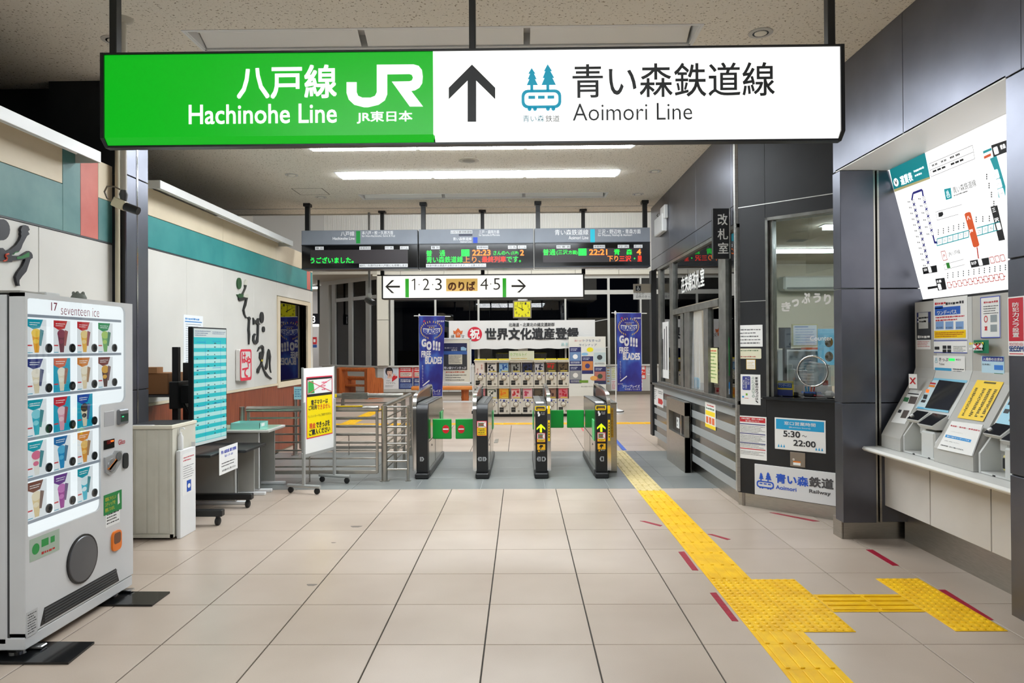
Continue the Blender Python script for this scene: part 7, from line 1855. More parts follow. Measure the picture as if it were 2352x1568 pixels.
mb.mat(m((206, 40, 50), .5)); u, v = UF.px(*cT(993, 228)); ring(mb, UF, [(u+.02*math.cos(k*.4), v+.024*math.sin(k*.4)) for k in range(16)], [(u+.013*math.cos(k*.4), v+.017*math.sin(k*.4)) for k in range(16)], .007); mb.text(UF, '×', *UF.pb(*cT(984, 278), *cT(1004, 312)), .007, .05); mb.build('card_notice', t, label='white notice with red circle and cross')
mb = MB(m((16, 120, 84), .45)); q = UF.pb(*cT(908, 380), *cT(1072, 474)); cu_ = [(q[0]+(q[2]-q[0])*k/8, .01+.05*math.sin(k/8*1.5)) for k in range(9)]
mb.add([UF.w(a, v, d_) for a, d_ in cu_ for v in (q[1], q[3])], [(2*k, 2*k+2, 2*k+3, 2*k+1) for k in range(8)]); mb.mat(m((240, 226, 60), .5)); mb.lines(UF, q[0]+.03, q[3]-.035, q[2]-.05, q[3]-.012, 1, .062, .8); mb.mat(M_PAPER); mb.rect(UF, q[0]+.07, q[1]+.02, q[2]-.06, q[1]+.07, .062); mb.lines(UF, q[0]+.03, q[3]-.07, q[2]-.06, q[3]-.048, 1, .062, .7); mb.mat(m((206, 50, 60), .5)); mb.text(UF, '×', q[0]+.09, q[1]+.024, q[2]-.08, q[1]+.066, .063); mb.build('green_card', t, label='curled green no electronic money card')
mb = MB(m((190, 222, 240), .5)); q = UF.pb(*cT(958, 492), *cT(1122, 660)); mb.fbox(UF, *q, 0, .003); mb.mat(m((40, 60, 160), .5)); mb.rect(UF, *UF.pb(*cT(964, 496), *cT(1118, 534)), .004); mb.mat(M_PAPER); mb.text(UF, '入場券のお求め', *UF.pb(*cT(970, 504), *cT(1112, 530)), .005, .02); mb.mat(m((60, 130, 220), .5)); mb.rect(UF, *UF.pb(*cT(1050, 558), *cT(1114, 596)), .004); mb.mat(m((16, 110, 70), .5)); mb.rect(UF, *UF.pb(*cT(1050, 616), *cT(1114, 656)), .004); mb.mat(PK); mb.text(UF, '在来線に', *UF.pb(*cT(964, 546), *cT(1026, 562)), .004); mb.text(UF, '新幹線に', *UF.pb(*cT(964, 620), *cT(1026, 636)), .004); mb.build('platform_ticket_notice', t, label='pale blue platform ticket notice')
t = thing('ticket_counter', 'long white shelf and panels under the ticket machines', 'counter', (3.1, 4.9, 0))
MB(m((228, 227, 222), .35)).box(2.82, 3.86, .765, 3.6, 5.89, .800, .014).build('shelf', t)
for a, b in ((5.885, 5.205), (5.195, 4.535), (4.525, 3.865)): MB(noisy('counter_panel', (196, 190, 182), (206, 200, 192), 2., .5)).box(3.015, b, .305, 3.03, a, .765, .002).build('front_panel', t)
MB(m((40, 40, 40), .6)).box(3.03, 3.865, .31, 3.05, 5.885, .765).build('joint_back', t)
MB(M_STEEL).box(3.2, 3.865, 0, 3.215, 5.885, .305).build('kick_plate', t)
# camera warning sign on the right pillar
cSe = crop(2070, 660, .191316)
mb = MB(M_PAPER); q = WR.pb(*cSe(1287, 110), *cSe(1474, 826)); q = (q[0], WR.px(*cSe(1295, 818))[1], q[0]+.125, WR.px(*cSe(1287, 118))[1]); mb.fbox(WR, *q, 0, .004); w_, h = q[2]-q[0], q[3]-q[1]
zr_ = WR.px(*cSe(1300, 645))[1]; mb.mat(m((196, 16, 44), .45)); mb.rect(WR, q[0]+.007, zr_, q[2]-.007, q[3]-.007, .005); mb.mat(M_PAPER); mb.vtext(WR, '防犯カメラ設置', q[0]+w_*.30, zr_+.02, q[0]+w_*.70, q[3]-.03, .006, .01); mb.mat(m((196, 60, 80), .5)); mb.text(WR, 'MONITORED AREA', q[0]+.01, zr_-.026, q[2]-.01, zr_-.008, .005); mb.mat(PK); mb.lines(WR, q[0]+.02, zr_-.06, q[2]-.02, zr_-.032, 2, .005, .5); mb.mat(m((20, 60, 130), .5)); mb.text(WR, 'SECOM', q[0]+.008, q[1]+.022, q[2]-.008, q[1]+.052, .005, .03); mb.mat(m((196, 16, 44), .5)); mb.rect(WR, q[0]+.01, q[1]+.008, q[2]-.01, q[1]+.013, .005)
mb.build('security_sign', label='red and white security camera sign on the right pillar', cat='sign')

# ---- sales window wall: notices, signs
c5b = crop(1680, 440, .331633); c6b = crop(1660, 900, .216763)
def tkbox(c, x0, y0, x1, y1): return TK.pb(*c(x0, y0), *c(x1, y1))
mb = MB(M_PAPER); q = tkbox(c5b, 36, 926, 217, 1073); mb.fbox(TK, *q, 0, .003); mb.mat(m((110, 110, 112), .6)); mb.lines(TK, q[0]+.02, q[1]+.02, q[2]-.02, q[3]-.03, 5, .004, .4); mb.build('notice', label='plain white text sheet, topmost notice beside the sales window', cat='notice')
mb = MB(m((226, 222, 196), .5)); q = tkbox(c5b, 55, 1086, 208, 1157); mb.prism(TK, rrect(*q, .012), 0, .003); mb.mat(m((170, 70, 60), .6)); mb.lines(TK, q[0]+.015, q[1]+.012, q[2]-.06, q[1]+.03, 1, .004, .6); mb.mat(m((90, 120, 80), .6)); mb.lines(TK, q[0]+.015, q[3]-.03, q[2]-.03, q[3]-.012, 1, .004, .6); mb.build('notice', label='small cream rounded plate below the plain white sheet', cat='notice')
mb = MB(m((222, 180, 60), .5)); q = tkbox(c5b, 103, 1161, 168, 1231); mb.fbox(TK, *q, 0, .002); mb.mat(M_PAPER); mb.rect(TK, q[0]+.005, q[1]+.005, q[2]-.005, q[3]-.005, .003); mb.mat(m((222, 180, 60), .5)); mb.lines(TK, q[0]+.012, q[1]+.015, q[2]-.012, q[3]-.02, 4, .004, .35); mb.build('notice', label='tiny yellow-bordered sticker beside the sales window', cat='notice')
mb = MB(M_PAPER); q = tkbox(c5b, 64, 1264, 203, 1478); mb.fbox(TK, *q, 0, .004); w_, h = q[2]-q[0], q[3]-q[1]; mb.mat(PK); mb.vtext(TK, '新幹線のきっぷは、', q[2]-w_*.25, q[1]+h*.06, q[2]-w_*.11, q[3]-h*.07, .005, .02); mb.mat(m((40, 110, 80), .5)); mb.vtext(TK, 'みどりの窓口で。', q[2]-w_*.42, q[1]+h*.24, q[2]-w_*.29, q[3]-h*.07, .005); mb.mat(m((50, 60, 140), .5)); mb.flat(TK, rrect(q[0]+w_*.1, q[1]+h*.48, q[0]+w_*.5, q[3]-h*.06, .008), .005); mb.mat(M_PAPER); mb.vtext(TK, 'ここは', q[0]+w_*.36, q[1]+h*.66, q[0]+w_*.46, q[3]-h*.1, .006); mb.vtext(TK, '青い森鉄道の', q[0]+w_*.24, q[1]+h*.52, q[0]+w_*.33, q[3]-h*.1, .006); mb.vtext(TK, '窓口です', q[0]+w_*.13, q[1]+h*.52, q[0]+w_*.21, q[3]-h*.18, .006); mb.mat(m((130, 180, 60), .5)); mb.rect(TK, q[0]+w_*.26, q[1]+h*.3, q[0]+w_*.36, q[1]+h*.37, .005); mb.mat(m((40, 150, 210), .5)); mb.rect(TK, q[0]+w_*.08, q[1]+h*.22, q[0]+w_*.18, q[1]+h*.28, .005); mb.mat(m((206, 70, 80), .5)); mb.rect(TK, q[0]+w_*.2, q[1]+h*.2, q[0]+w_*.4, q[1]+h*.215, .005); mb.build('notice', label='white notice with vertical text and a blue block beside the sales window', cat='notice')
mb = MB(M_PAPER); q = tkbox(c6b, 172, 247, 468, 728); mb.fbox(TK, *q, 0, .003); w_, h = q[2]-q[0], q[3]-q[1]; mb.mat(m((206, 36, 48), .5)); mb.rect(TK, q[0]+w_*.04, q[3]-h*.14, q[2]-w_*.04, q[3]-h*.03, .004); mb.mat(M_PAPER); mb.text(TK, '列車が運休・遅延した場合の', q[0]+w_*.1, q[3]-h*.08, q[2]-w_*.1, q[3]-h*.045, .005, .02); mb.text(TK, '取り扱いについて', q[0]+w_*.25, q[3]-h*.13, q[2]-w_*.25, q[3]-h*.095, .005, .02); mb.mat(m((50, 60, 120), .5))
for f in (.80, .58, .36): mb.rect(TK, q[0]+w_*.04, q[1]+h*f, q[2]-w_*.04, q[1]+h*(f+.02), .004)
mb.mat(m((206, 36, 48), .5)); mb.rect(TK, q[0]+w_*.04, q[1]+h*.225, q[2]-w_*.04, q[1]+h*.245, .004); mb.mat(m((110, 110, 114), .6))
for f in (.61, .39, .26, .09): mb.lines(TK, q[0]+w_*.06, q[1]+h*f, q[2]-w_*.05, q[1]+h*(f+(.17 if f > .3 else .1)), 5 if f > .3 else 3, .004, .4)
mb.build('notice', label='red-headed white notice left of the business hours sign', cat='notice')
t = thing('hours_sign', 'white and blue business hours sign under the sales window', 'sign', tuple(TK.w(.5, .9)))
q = tkbox(c6b, 553, 267, 1097, 653); mb = MB(M_PAPER); mb.fbox(TK, *q, 0, .008, .002); mb.build('plate', t); w_, h = q[2]-q[0], q[3]-q[1]
mb = MB(m((24, 160, 214), .5)); mb.rect(TK, q[0]+w_*.03, q[1]+h*.64, q[2]-w_*.03, q[3]-h*.04, .009); 
for i in range(3):
    for u0 in (q[0]+w_*.06, q[2]-w_*.20):
        u = u0+w_*.055*i; mb.flat(TK, [(u, q[1]+h*.07), (u+w_*.04, q[1]+h*.07), (u+w_*.02, q[1]+h*.17)], .009)
mb.build('print', t)
def lt2(mt, s, x0, y0, x1, y1, bo=0., d=.010): mb = MB(mt); mb.text(TK, s, *tkbox(c6b, x0, y0, x1, y1), d, bo); mb.build('lettering', t)
lt2(M_PAPER, '窓口営業時間', 655, 308, 988, 370, .01); lt2(M_PAPER, '[Business hours]', 708, 364, 930, 398); lt2(PK, '5:30', 645, 405, 825, 486, .02); lt2(PK, '～', 845, 455, 895, 478); lt2(PK, '22:00', 752, 503, 990, 590, .02)
t = thing('railway_sign', 'long white railway company sign with blue firs logo above the kick plate', 'sign', tuple(TK.w(.5, .2)))
q = tkbox(c6b, 342, 757, 1165, 1190); q = (q[0], TK.px(*c6b(342, 1080))[1], TKL, q[3]); mb = MB(m((222, 222, 222), .4)); mb.fbox(TK, *q, 0, .012, .002); mb.build('plate', t)
BL_ = m((36, 86, 196), .5); GY_ = m((76, 74, 76), .5)
mb = MB(BL_); a = TK.px(*c6b(363, 830)); b = TK.px(*c6b(550, 1040)); railway_logo(mb, TK, a[0], b[1], b[0], a[1], .014); mb.build('logo', t)
lt2(BL_, '青い森', 568, 857, 915, 1005, .03, .014); lt2(GY_, '鉄道', 920, 890, 1182, 1035, .03, .014); lt2(BL_, 'Aoimori', 568, 982, 788, 1055, .02, .014); lt2(GY_, 'Railway', 922, 1025, 1150, 1108, .02, .014)
mb = MB(m((150, 140, 130), .35, .8)); q = tkbox(c6b, 716, 632, 878, 802); mb.fbox(TK, *q, 0, .006, .001); mb.mat(M_CHROME); o = TK.w(q[0]+(q[2]-q[0])*.25, q[1]+(q[3]-q[1])*.5, .006); mb.lathe(o, TK.n, [(.012, 0), (.012, .006)], 12); mb.mat(m((230, 130, 50), .5)); mb.rect(TK, q[0]+.03, q[1]+.04, q[2]-.045, q[1]+.055, .007); mb.mat(M_PAPER); mb.rect(TK, q[0]+.03, q[1]+.015, q[2]-.045, q[1]+.04, .007); mb.build('key_plate', label='small steel lock plate between the two signs under the sales window', cat='plate')
# lettering on the sales window glass, speaking ring
TG = TK.off(-.069)
t = thing('window_lettering', 'white rounded lettering stuck on the sales window glass', 'lettering', tuple(TG.w(.6, 2.)))
GW = m((236, 234, 228), .5, 0, .1)
for s, x0, y0, x1, y1 in (('き', 346, 765, 412, 828), ('っ', 418, 745, 468, 796), ('ぷ', 486, 702, 546, 774), ('う', 566, 704, 620, 768), ('り', 640, 710, 690, 780)): mb = MB(GW); mb.text(TG, s, *TG.pb(*c5b(x0, y0), *c5b(x1, y1)), .001, .04); mb.build('character', t)
mb = MB(GW); mb.text(TG, 'Counter', *TG.pb(*c5b(545, 1000), *c5b(697, 1030)), .001, .01); mb.build('caption', t)
u, v = TG.px(*c5b(562, 1243)); ru = TG.px(*c5b(668, 1243))[0]-u; rv = TG.px(*c5b(562, 1138))[1]-v
t = thing('speaking_ring', 'round chrome ring of the speaking hole on the sales window', 'ring', tuple(TG.w(u, v-rv)))
mb = MB(M_CHROME); mb.tube([TG.w(u+ru*math.cos(k*.2618), v+rv*math.sin(k*.2618), .006) for k in range(25)], .009, 8, False); mb.build('rim', t, smooth=50)
mb = MB(m((190, 186, 182), .3)); 
for i in range(-4, 5): 
    yy = rv*i/5; xx = ru*math.sqrt(max(0, 1-(i/5)**2)); mb.rect(TG, u-xx, v+yy-.001, u+xx*.1, v+yy+.001, .003)
mb.build('mesh', t)
# things inside the office
def at_(x, y, Y): F = FY(Y); u, v = F.px(x, y); return u, v
strip(3.5, 9.9, 5.6, 10.0, 2.99, 30., 'strip light on the ticket office ceiling, seen whole through the sales window', .04)
strip(3.45, 7.9, 5.4, 8.0, 2.99, 30., 'nearer strip light on the ticket office ceiling, at the window corner', .04)
F = FY(11.7); q = F.pb(1790, 636, 1903, 668); mb = MB(m((206, 204, 196), .5)); mb.box(q[0], 11.5, q[1], q[2]+.2, 11.79, q[3], .03).mat(m((120, 118, 112), .5)).box(q[0]+.05, 11.49, q[1]+.02, q[2], 11.51, q[1]+.05); mb.build('air_conditioner', label='cream air conditioner on the ticket office back wall', cat='air conditioner')
CFr = Fr((0, 0, 3.0), (1, 0, 0), (0, -1, 0)); q = [CFr.px(*c5b(x, y)) for x, y in ((375, 347), (400, 330), (535, 328), (495, 345))]
mb = MB(m((110, 104, 92), .6)); mb.flat(CFr, q, .004); mb.build('ceiling_vent', label='dark grille in the ticket office ceiling', cat='vent')
F = FY(8.6); q = F.pb(1819, 744, 1879, 795); t = thing('calendar_board', 'white planning board in a pale wood frame inside the ticket office', 'board', ((q[0]+q[2])/2, 8.6, q[1])); mb = MB(m((206, 196, 150), .5)); mb.fbox(F, *q, -.02, 0, .003); mb.build('frame', t); mb = MB(m((232, 232, 240), .5)); mb.rect(F, q[0]+.015, q[1]+.015, q[2]-.015, q[3]-.015, .002); mb.mat(m((100, 130, 200), .6)); mb.lines(F, q[0]+.04, q[1]+.03, q[2]-.04, q[3]-.05, 6, .003, .2); mb.rect(F, q[0]+.03, q[3]-.04, q[2]-.12, q[3]-.03, .003); mb.build('sheet', t)
F = FY(8.5); q = F.pb(1806, 803, 1888, 850); t = thing('paper_shelf', 'white shelf unit with an orange file behind the sales window', 'shelf', ((q[0]+q[2])/2, 8.5, 0)); MB(M_WHITE).box(q[0], 8.5, q[3]-.02, q[2], 8.8, q[3]).box(q[0], 8.5, 0, q[0]+.02, 8.8, q[3]-.02).box(q[2]-.02, 8.5, 0, q[2], 8.8, q[3]-.02).box(q[0], 8.78, 0, q[2], 8.8, q[3]-.02).build('carcass', t); MB(m((226, 90, 40), .5)).box(q[2]-.17, 8.52, q[3], q[2]-.04, 8.7, q[3]+.025).build('file', t); MB(M_BLK).box(q[0]+.03, 8.55, q[3], q[0]+.2, 8.7, q[3]+.015).build('pen_tray', t)
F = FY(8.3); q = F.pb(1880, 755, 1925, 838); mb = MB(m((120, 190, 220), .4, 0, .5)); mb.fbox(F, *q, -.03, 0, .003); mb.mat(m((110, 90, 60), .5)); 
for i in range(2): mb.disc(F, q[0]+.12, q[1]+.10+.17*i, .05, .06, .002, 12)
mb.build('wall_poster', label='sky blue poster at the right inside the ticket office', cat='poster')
# desk inside and counter clutter, standing on the inner ledge
def clut(x, y0, y1, w_, mt, nm, lb, cat, dp=.06, D_=-.16, bev=.004):
    F = TK.off(D_); u, v0 = F.px(*c5b(x, y1)); v1 = F.px(*c5b(x, y0))[1]
    v0 = tv0+.0005; mb = MB(mt); mb.fbox(F, u-w_/2, v0, u+w_/2, v1, -dp/2, dp/2, bev); return mb, F, u, v0, v1
mb, F, u, v0, v1 = clut(376, 1310, 1415, .155, m((230, 206, 60), .5), 'leaflet', '', '', .03, -.20); mb.mat(m((40, 90, 180), .5)); mb.rect(F, u-.07, v1-.07, u+.07, v1-.02, .017); mb.mat(M_PAPER); mb.text(F, 'ワンデーパス', u-.06, v1-.06, u+.06, v1-.03, .018); mb.mat(m((60, 70, 130), .5)); mb.rect(F, u-.078, v0, u+.078, v0+.06, .017); mb.build('leaflet_holder', label='yellow and blue day pass leaflet holder on the sales counter', cat='holder')
mb, F, u, v0, v1 = clut(420, 1225, 1300, .06, M_WHITE, 'b', '', '', .05, -.38, .012); mb.tube([F.w(u, v1), F.w(u, v1+.04), F.w(u-.03, v1+.045)], .008, 8); mb.build('pump_bottle', label='white pump bottle behind the leaflet holder on the sales counter', cat='bottle')
mb, F, u, v0, v1 = clut(570, 1470, 1520, .26, M_PAPER, 's', '', '', .01, -.10, .002); mb.mat(m((40, 90, 170), .5)); mb.text(F, '青い森鉄道の窓口です。', u-.115, v0+.038, u+.08, v0+.058, .006, .02); mb.mat(m((190, 50, 60), .5)); mb.text(F, 'ご購入できません。', u, v0+.014, u+.09, v0+.026, .006); mb.build('desk_sign', label='low white desk sign standing at the front of the sales counter', cat='sign')
mb, F, u, v0, v1 = clut(330, 1465, 1520, .075, m((206, 200, 176), .5), 'c', '', '', .02, -.09, .002); mb.mat(PK); mb.lines(F, u-.03, v0+.02, u+.03, v1-.01, 3, .011, .4); mb.build('card_stand', label='small cream card stand at the left end of the sales counter', cat='card')
mb, F, u, v0, v1 = clut(545, 1385, 1460, .10, m((36, 36, 40), .5), 'p', '', '', .09, -.22, .01); 
for i, c_ in enumerate(((60, 170, 210), (40, 150, 210), (230, 90, 60), (200, 60, 60))): mb.mat(m(c_, .5)); mb.tube([F.w(u-.035+.022*i, v1-.02), F.w(u-.045+.03*i, v1+.05+.01*(i % 2))], .006, 6)
mb.build('pen_holder', label='black pen holder with coloured pens on the sales counter', cat='pen holder')
mb, F, u, v0, v1 = clut(480, 1235, 1450, .10, m((214, 208, 214), .5), 'x', '', '', .10, -.45); mb.build('printer', label='pale upright printer behind the speaking ring', cat='printer')
mb, F, u, v0, v1 = clut(600, 1200, 1330, .22, m((226, 220, 216), .5), 'y', '', '', .14, -.70, .02); mb.mat(m((200, 190, 186), .5)); mb.tube([F.w(u-.09, v1), F.w(u+.1, v1-.03)], .04, 10); mb.build('till', label='white ticket till behind the speaking ring', cat='till')
mb, F, u, v0, v1 = clut(680, 1380, 1470, .09, m((226, 224, 220), .5), 'z', '', '', .07, -.22, .02); mb.build('sanitiser', label='white sanitiser bottle at the right end of the sales counter', cat='bottle')
mb, F, u, v0, v1 = clut(470, 1420, 1500, .05, M_WHITE, 'w', '', '', .08, -.30, .01); mb.mat(M_BLK); mb.fbox(F, u-.06, v0, u+.02, v0+.035, .05, .09, .006); mb.build('stamp_box', label='white box with a black stamper on the sales counter', cat='box')
F = FY(7.75)
q = F.pb(1790, 752, 1817, 800); t = thing('office_monitor', 'dark monitor on the desk behind the left edge of the sales window', 'monitor', ((q[0]+q[2])/2, 7.75, .9))
MB(M_BLK).fbox(F, q[0], q[1], q[2], q[3], -.03, 0, .004).build('casing', t); MB(m((70, 80, 92), .2, 0, .15)).rect(F, q[0]+.008, q[1]+.008, q[2]-.008, q[3]-.008, .001).build('screen', t); MB(M_BLK).box((q[0]+q[2])/2-.02, 7.76, .9, (q[0]+q[2])/2+.02, 7.78, q[1]+.01).box((q[0]+q[2])/2-.06, 7.72, .9, (q[0]+q[2])/2+.06, 7.82, .91).build('foot', t)
F = FY(7.9); q = F.pb(1822, 812, 1850, 845)
for i, (dx, h_, c_, lb) in enumerate(((0, .20, (232, 230, 226), 'tallest white binder on the office desk'), (.07, .17, (216, 120, 110), 'salmon binder on the office desk'), (.13, .19, (222, 222, 230), 'pale lilac binder on the office desk'))):
    mb = MB(m(c_, .6)); mb.box(q[0]+dx, 7.9, .9, q[0]+dx+.055, 8.1, .9+h_, .003); mb.mat(PK); mb.rect(F, q[0]+dx+.015, .9+h_*.4, q[0]+dx+.04, .9+h_*.8, .001); mb.build('binder', label=lb, cat='binder', group='binders on the office desk')
mb, F, u, v0, v1 = clut(630, 1340, 1420, .15, m((236, 234, 232), .5), 'd', '', '', .10, -.34, .006); mb.mat(m((226, 80, 50), .5)); mb.fbox(F, u+.01, v1, u+.05, v1+.05, -.02, .02); mb.build('document_tray', label='white tray with a red item right of the pen holder', cat='tray')
MB(m((176, 170, 160), .5)).box(2.45, 7.6, 0, 3.4, 8.2, .9, .01).build('office_desk', label='pale desk inside the ticket office', cat='desk')
MB(m((110, 104, 96), .5)).box(2.42, 8.6, 0, 3.0, 11.6, 1.02, .01).build('inner_counter', label='long counter inside the service windows', cat='counter')

# ---- things on and in the long office windows
FG = WO.off(-.043)
c3 = crop(1460, 460, .319018)
mb = MB(m((240, 240, 236), .5, 0, .15)); mb.text(FG, '在来線改札室', *FG.pb(*c3(328, 552), *c3(495, 618)), .001, .02); mb.build('window_lettering', label='white office name lettering on the service window glass', cat='lettering')
def wpap(c, x0, y0, x1, y1, col, lb, fn=None, F=FG):
    mb = MB(m(col, .6)); q = F.pb(*c(x0, y0), *c(x1, y1)); mb.fbox(F, *q, 0, .003)
    if fn: fn(mb, F, q, q[2]-q[0], q[3]-q[1])
    mb.build('notice', label=lb, cat='notice')
wpap(c3, 185, 880, 240, 1285, (232, 232, 230), 'tall white sheet in the far pane of the service windows', lambda mb, F, q, w_, h: (mb.mat(PK), [mb.rect(F, q[0]+w_*f, q[1]+h*.15, q[0]+w_*(f+.1), q[3]-h*g, .004) for f, g in ((.2, .3), (.42, .12), (.7, .08))]))
wpap(c3, 521, 1062, 592, 1318, (206, 204, 156), 'yellow-green sheet in the near sliding pane', lambda mb, F, q, w_, h: (mb.mat(m((120, 150, 80), .6)), mb.lines(F, q[0]+w_*.1, q[1]+h*.1, q[2]-w_*.1, q[3]-h*.1, 8, .004, .4), mb.mat(m((200, 90, 60), .6)), mb.lines(F, q[0]+w_*.1, q[3]-h*.12, q[2]-w_*.1, q[3]-h*.04, 1, .004, .6)))
wpap(c3, 645, 988, 675, 1262, (30, 140, 70), 'narrow green vertical sticker by the window blind', lambda mb, F, q, w_, h: (mb.mat(M_PAPER), mb.lines(F, q[0]+w_*.3, q[1]+h*.05, q[2]-w_*.3, q[3]-h*.25, 12, .004, .6), mb.mat(m((200, 50, 40), .6)), mb.rect(F, q[0]+w_*.2, q[3]-h*.2, q[2]-w_*.2, q[3]-h*.12, .004)))
wpap(c3, 645, 1302, 677, 1395, (40, 130, 200), 'small blue and white sticker below the green one', lambda mb, F, q, w_, h: (mb.mat(M_PAPER), mb.rect(F, q[0], q[1], q[2], q[1]+h*.45, .004), mb.lines(F, q[0]+w_*.2, q[1]+h*.6, q[2]-w_*.2, q[3]-h*.1, 2, .004, .6)))
wpap(c3, 122, 1340, 200, 1495, (232, 230, 228), 'white notice with a red arrow on the far end of the counter front', lambda mb, F, q, w_, h: (mb.mat(PK), mb.lines(F, q[0]+w_*.08, q[1]+h*.3, q[0]+w_*.42, q[3]-h*.08, 6, .004, .4), mb.lines(F, q[0]+w_*.55, q[3]-h*.3, q[2]-w_*.05, q[3]-h*.1, 2, .004, .4), mb.mat(m((206, 40, 44), .5)), mb.flat(F, [(q[0]+w_*.55, q[1]+h*.15), (q[0]+w_*.9, q[1]+h*.15), (q[2]-w_*.02, q[1]+h*.3), (q[0]+w_*.9, q[1]+h*.45), (q[0]+w_*.55, q[1]+h*.45)], .004)), WO.off(.001))
c4b = crop(1460, 860, .204082)
wpap(c4b, 784, 305, 903, 632, (234, 232, 226), 'white and yellow notice on the granite counter front', lambda mb, F, q, w_, h: (mb.mat(m((246, 214, 40), .5)), mb.rect(F, q[0]+w_*.05, q[1]+h*.5, q[2]-w_*.05, q[1]+h*.68, .004), mb.rect(F, q[0], q[1], q[2], q[1]+h*.14, .004), mb.mat(m((226, 110, 60), .5)), [mb.rect(F, q[0]+w_*(.1+.29*i), q[1]+h*.18, q[0]+w_*(.32+.29*i), q[1]+h*.44, .004) for i in range(3)], mb.mat(m((200, 50, 50), .5)), mb.lines(F, q[0]+w_*.2, q[3]-h*.14, q[2]-w_*.15, q[3]-h*.06, 1, .004, .7), mb.mat(m((80, 120, 90), .5)), mb.lines(F, q[0]+w_*.1, q[3]-h*.28, q[2]-w_*.1, q[3]-h*.17, 1, .004, .7)), WO.off(.001))
for x0, x1, lb in ((1516, 1537, 'beige blind behind the far pane of the service windows'), (1665, 1688.5, 'beige slatted blind behind the nearest pane of the service windows')):
    FB = WO.off(-.13); a, b = FB.px(x0-2, 780)[0], FB.px(x1+2, 780)[0]
    t = thing('window_blind', lb, 'blind', tuple(FB.w((a+b)/2, 1.05)), 'slatted blinds of the ticket office')
    me = MB(m((214, 200, 170), .6)).fbox(Fr(FB.w(0, 0), FB.u, (FB.v*.8-FB.n*.6)), a, 0, b, .024, -.0008, .0008).mesh('slat', ORG[t.name])
    for i in range(72): inst('slat', me, t, (0, 0, 1.06+i*.0245))
    MB(m((206, 196, 170), .6)).fbox(FB, a, 2.83, b, 2.87, -.015, .015).build('head_rail', t)
mb = MB(m((200, 204, 206), .12)); F = WO.off(-.02); q = F.pb(1583, 700, 1612, 880)
pts = [F.w(q[0]+(q[2]-q[0])*f, 0) for f in (0, .3, .6, 1)]
mt, nt, b_ = nodemat('clear_sheet', .08); b_.inputs['Alpha'].default_value = .22; b_.inputs['Base Color'].default_value = (.85, .87, .88, 1)
mb = MB(mt); n = 14
for i in range(n+1):
    u = q[0]+(q[2]-q[0])*i/n
    mb.v += [F.w(u, 1.08, .02*math.sin(i*1.4)-.03), F.w(q[0]+(q[2]-q[0])*(.15+.7*i/n), ztr0-.01, .008*math.sin(i*1.4)-.03)]
for i in range(n): mb.f.append((2*i, 2*i+2, 2*i+3, 2*i+1)); mb.fm.append(0)
mb.build('clear_curtain', label='clear plastic sheet hanging in the open service window', cat='curtain', smooth=60)
F = WO.off(-.2); q = F.pb(1583, 858, 1607, 892); mb = MB(m((40, 150, 190), .6)); zc = 1.04; cx_, cy_ = (q[0]+q[2])/2, (q[1]+q[3])/2; o = F.w(cx_, zc, 0)
mb.box(o.x-.06, o.y-.12, 1.036, o.x+.06, o.y+.12, 1.2, .03); mb.mat(m((232, 234, 236), .6)); mb.fbox(F, cx_-.03, 1.1, cx_+.14, 1.24, .07, .074); mb.build('tissue_box', label='blue patterned box with a white paper in the open service window', cat='box')
# steel ticket drop cabinet on the counter front
t = thing('ticket_drop', 'steel ticket drop cabinet against the granite counter front', 'cabinet', (2.14, 9.6, 0))
xa = FLOOR.px(1576, 1085.5); dx0 = XO-.10; dy0, dy1 = xa[1], FLOOR.px(1534, 1054)[1]
zt3 = .905
DF = FXR(dx0)
oy0, oz0, oy1, oz1 = DF.pb(*c4b(372, 392), *c4b(552, 700)); oz0 = DF.px(*c4b(372, 610))[1]
b = MB(M_STEEL); b.box(dx0, dy0, 0, XO-.021, -oy1, zt3, .003).box(dx0, -oy0, 0, XO-.021, dy1, zt3, .003).box(dx0, -oy1, 0, XO-.021, -oy0, oz0).box(dx0, -oy1, oz1, XO-.021, -oy0, zt3); b.build('body', t)
MB(M_BLK).box(dx0+.06, -oy1, oz0, dx0+.075, -oy0, oz1).build('recess', t)
MB(M_CHROME).box(dx0+.02, (-oy0-oy1)/2-.20, oz0, dx0+.05, (-oy0-oy1)/2-.17, oz1).build('divider', t)
mb = MB(M_PAPER); DFr = DF.off(-.058); uu = oy0+(oy1-oy0)*.25; mb.rect(DFr, uu, oz0+.05, uu+.18, oz1-.08, .002); mb.mat(PK); mb.disc(DFr, uu+.06, (oz0+oz1)/2+.01, .02, .02, .003, 10); mb.disc(DFr, uu+.06, (oz0+oz1)/2-.05, .015, .015, .003, 10); mb.build('paper_label', t)
SFc = FY(dy0); mb = MB(m((196, 150, 30), .5)); mb.rect(SFc, dx0+.025, .38, dx0+.045, .82, .002); mb.mat(m((110, 40, 10), .5)); mb.vtext(SFc, 'きっぷ回収箱', dx0+.028, .4, dx0+.042, .8, .003); mb.build('label_strip', t)
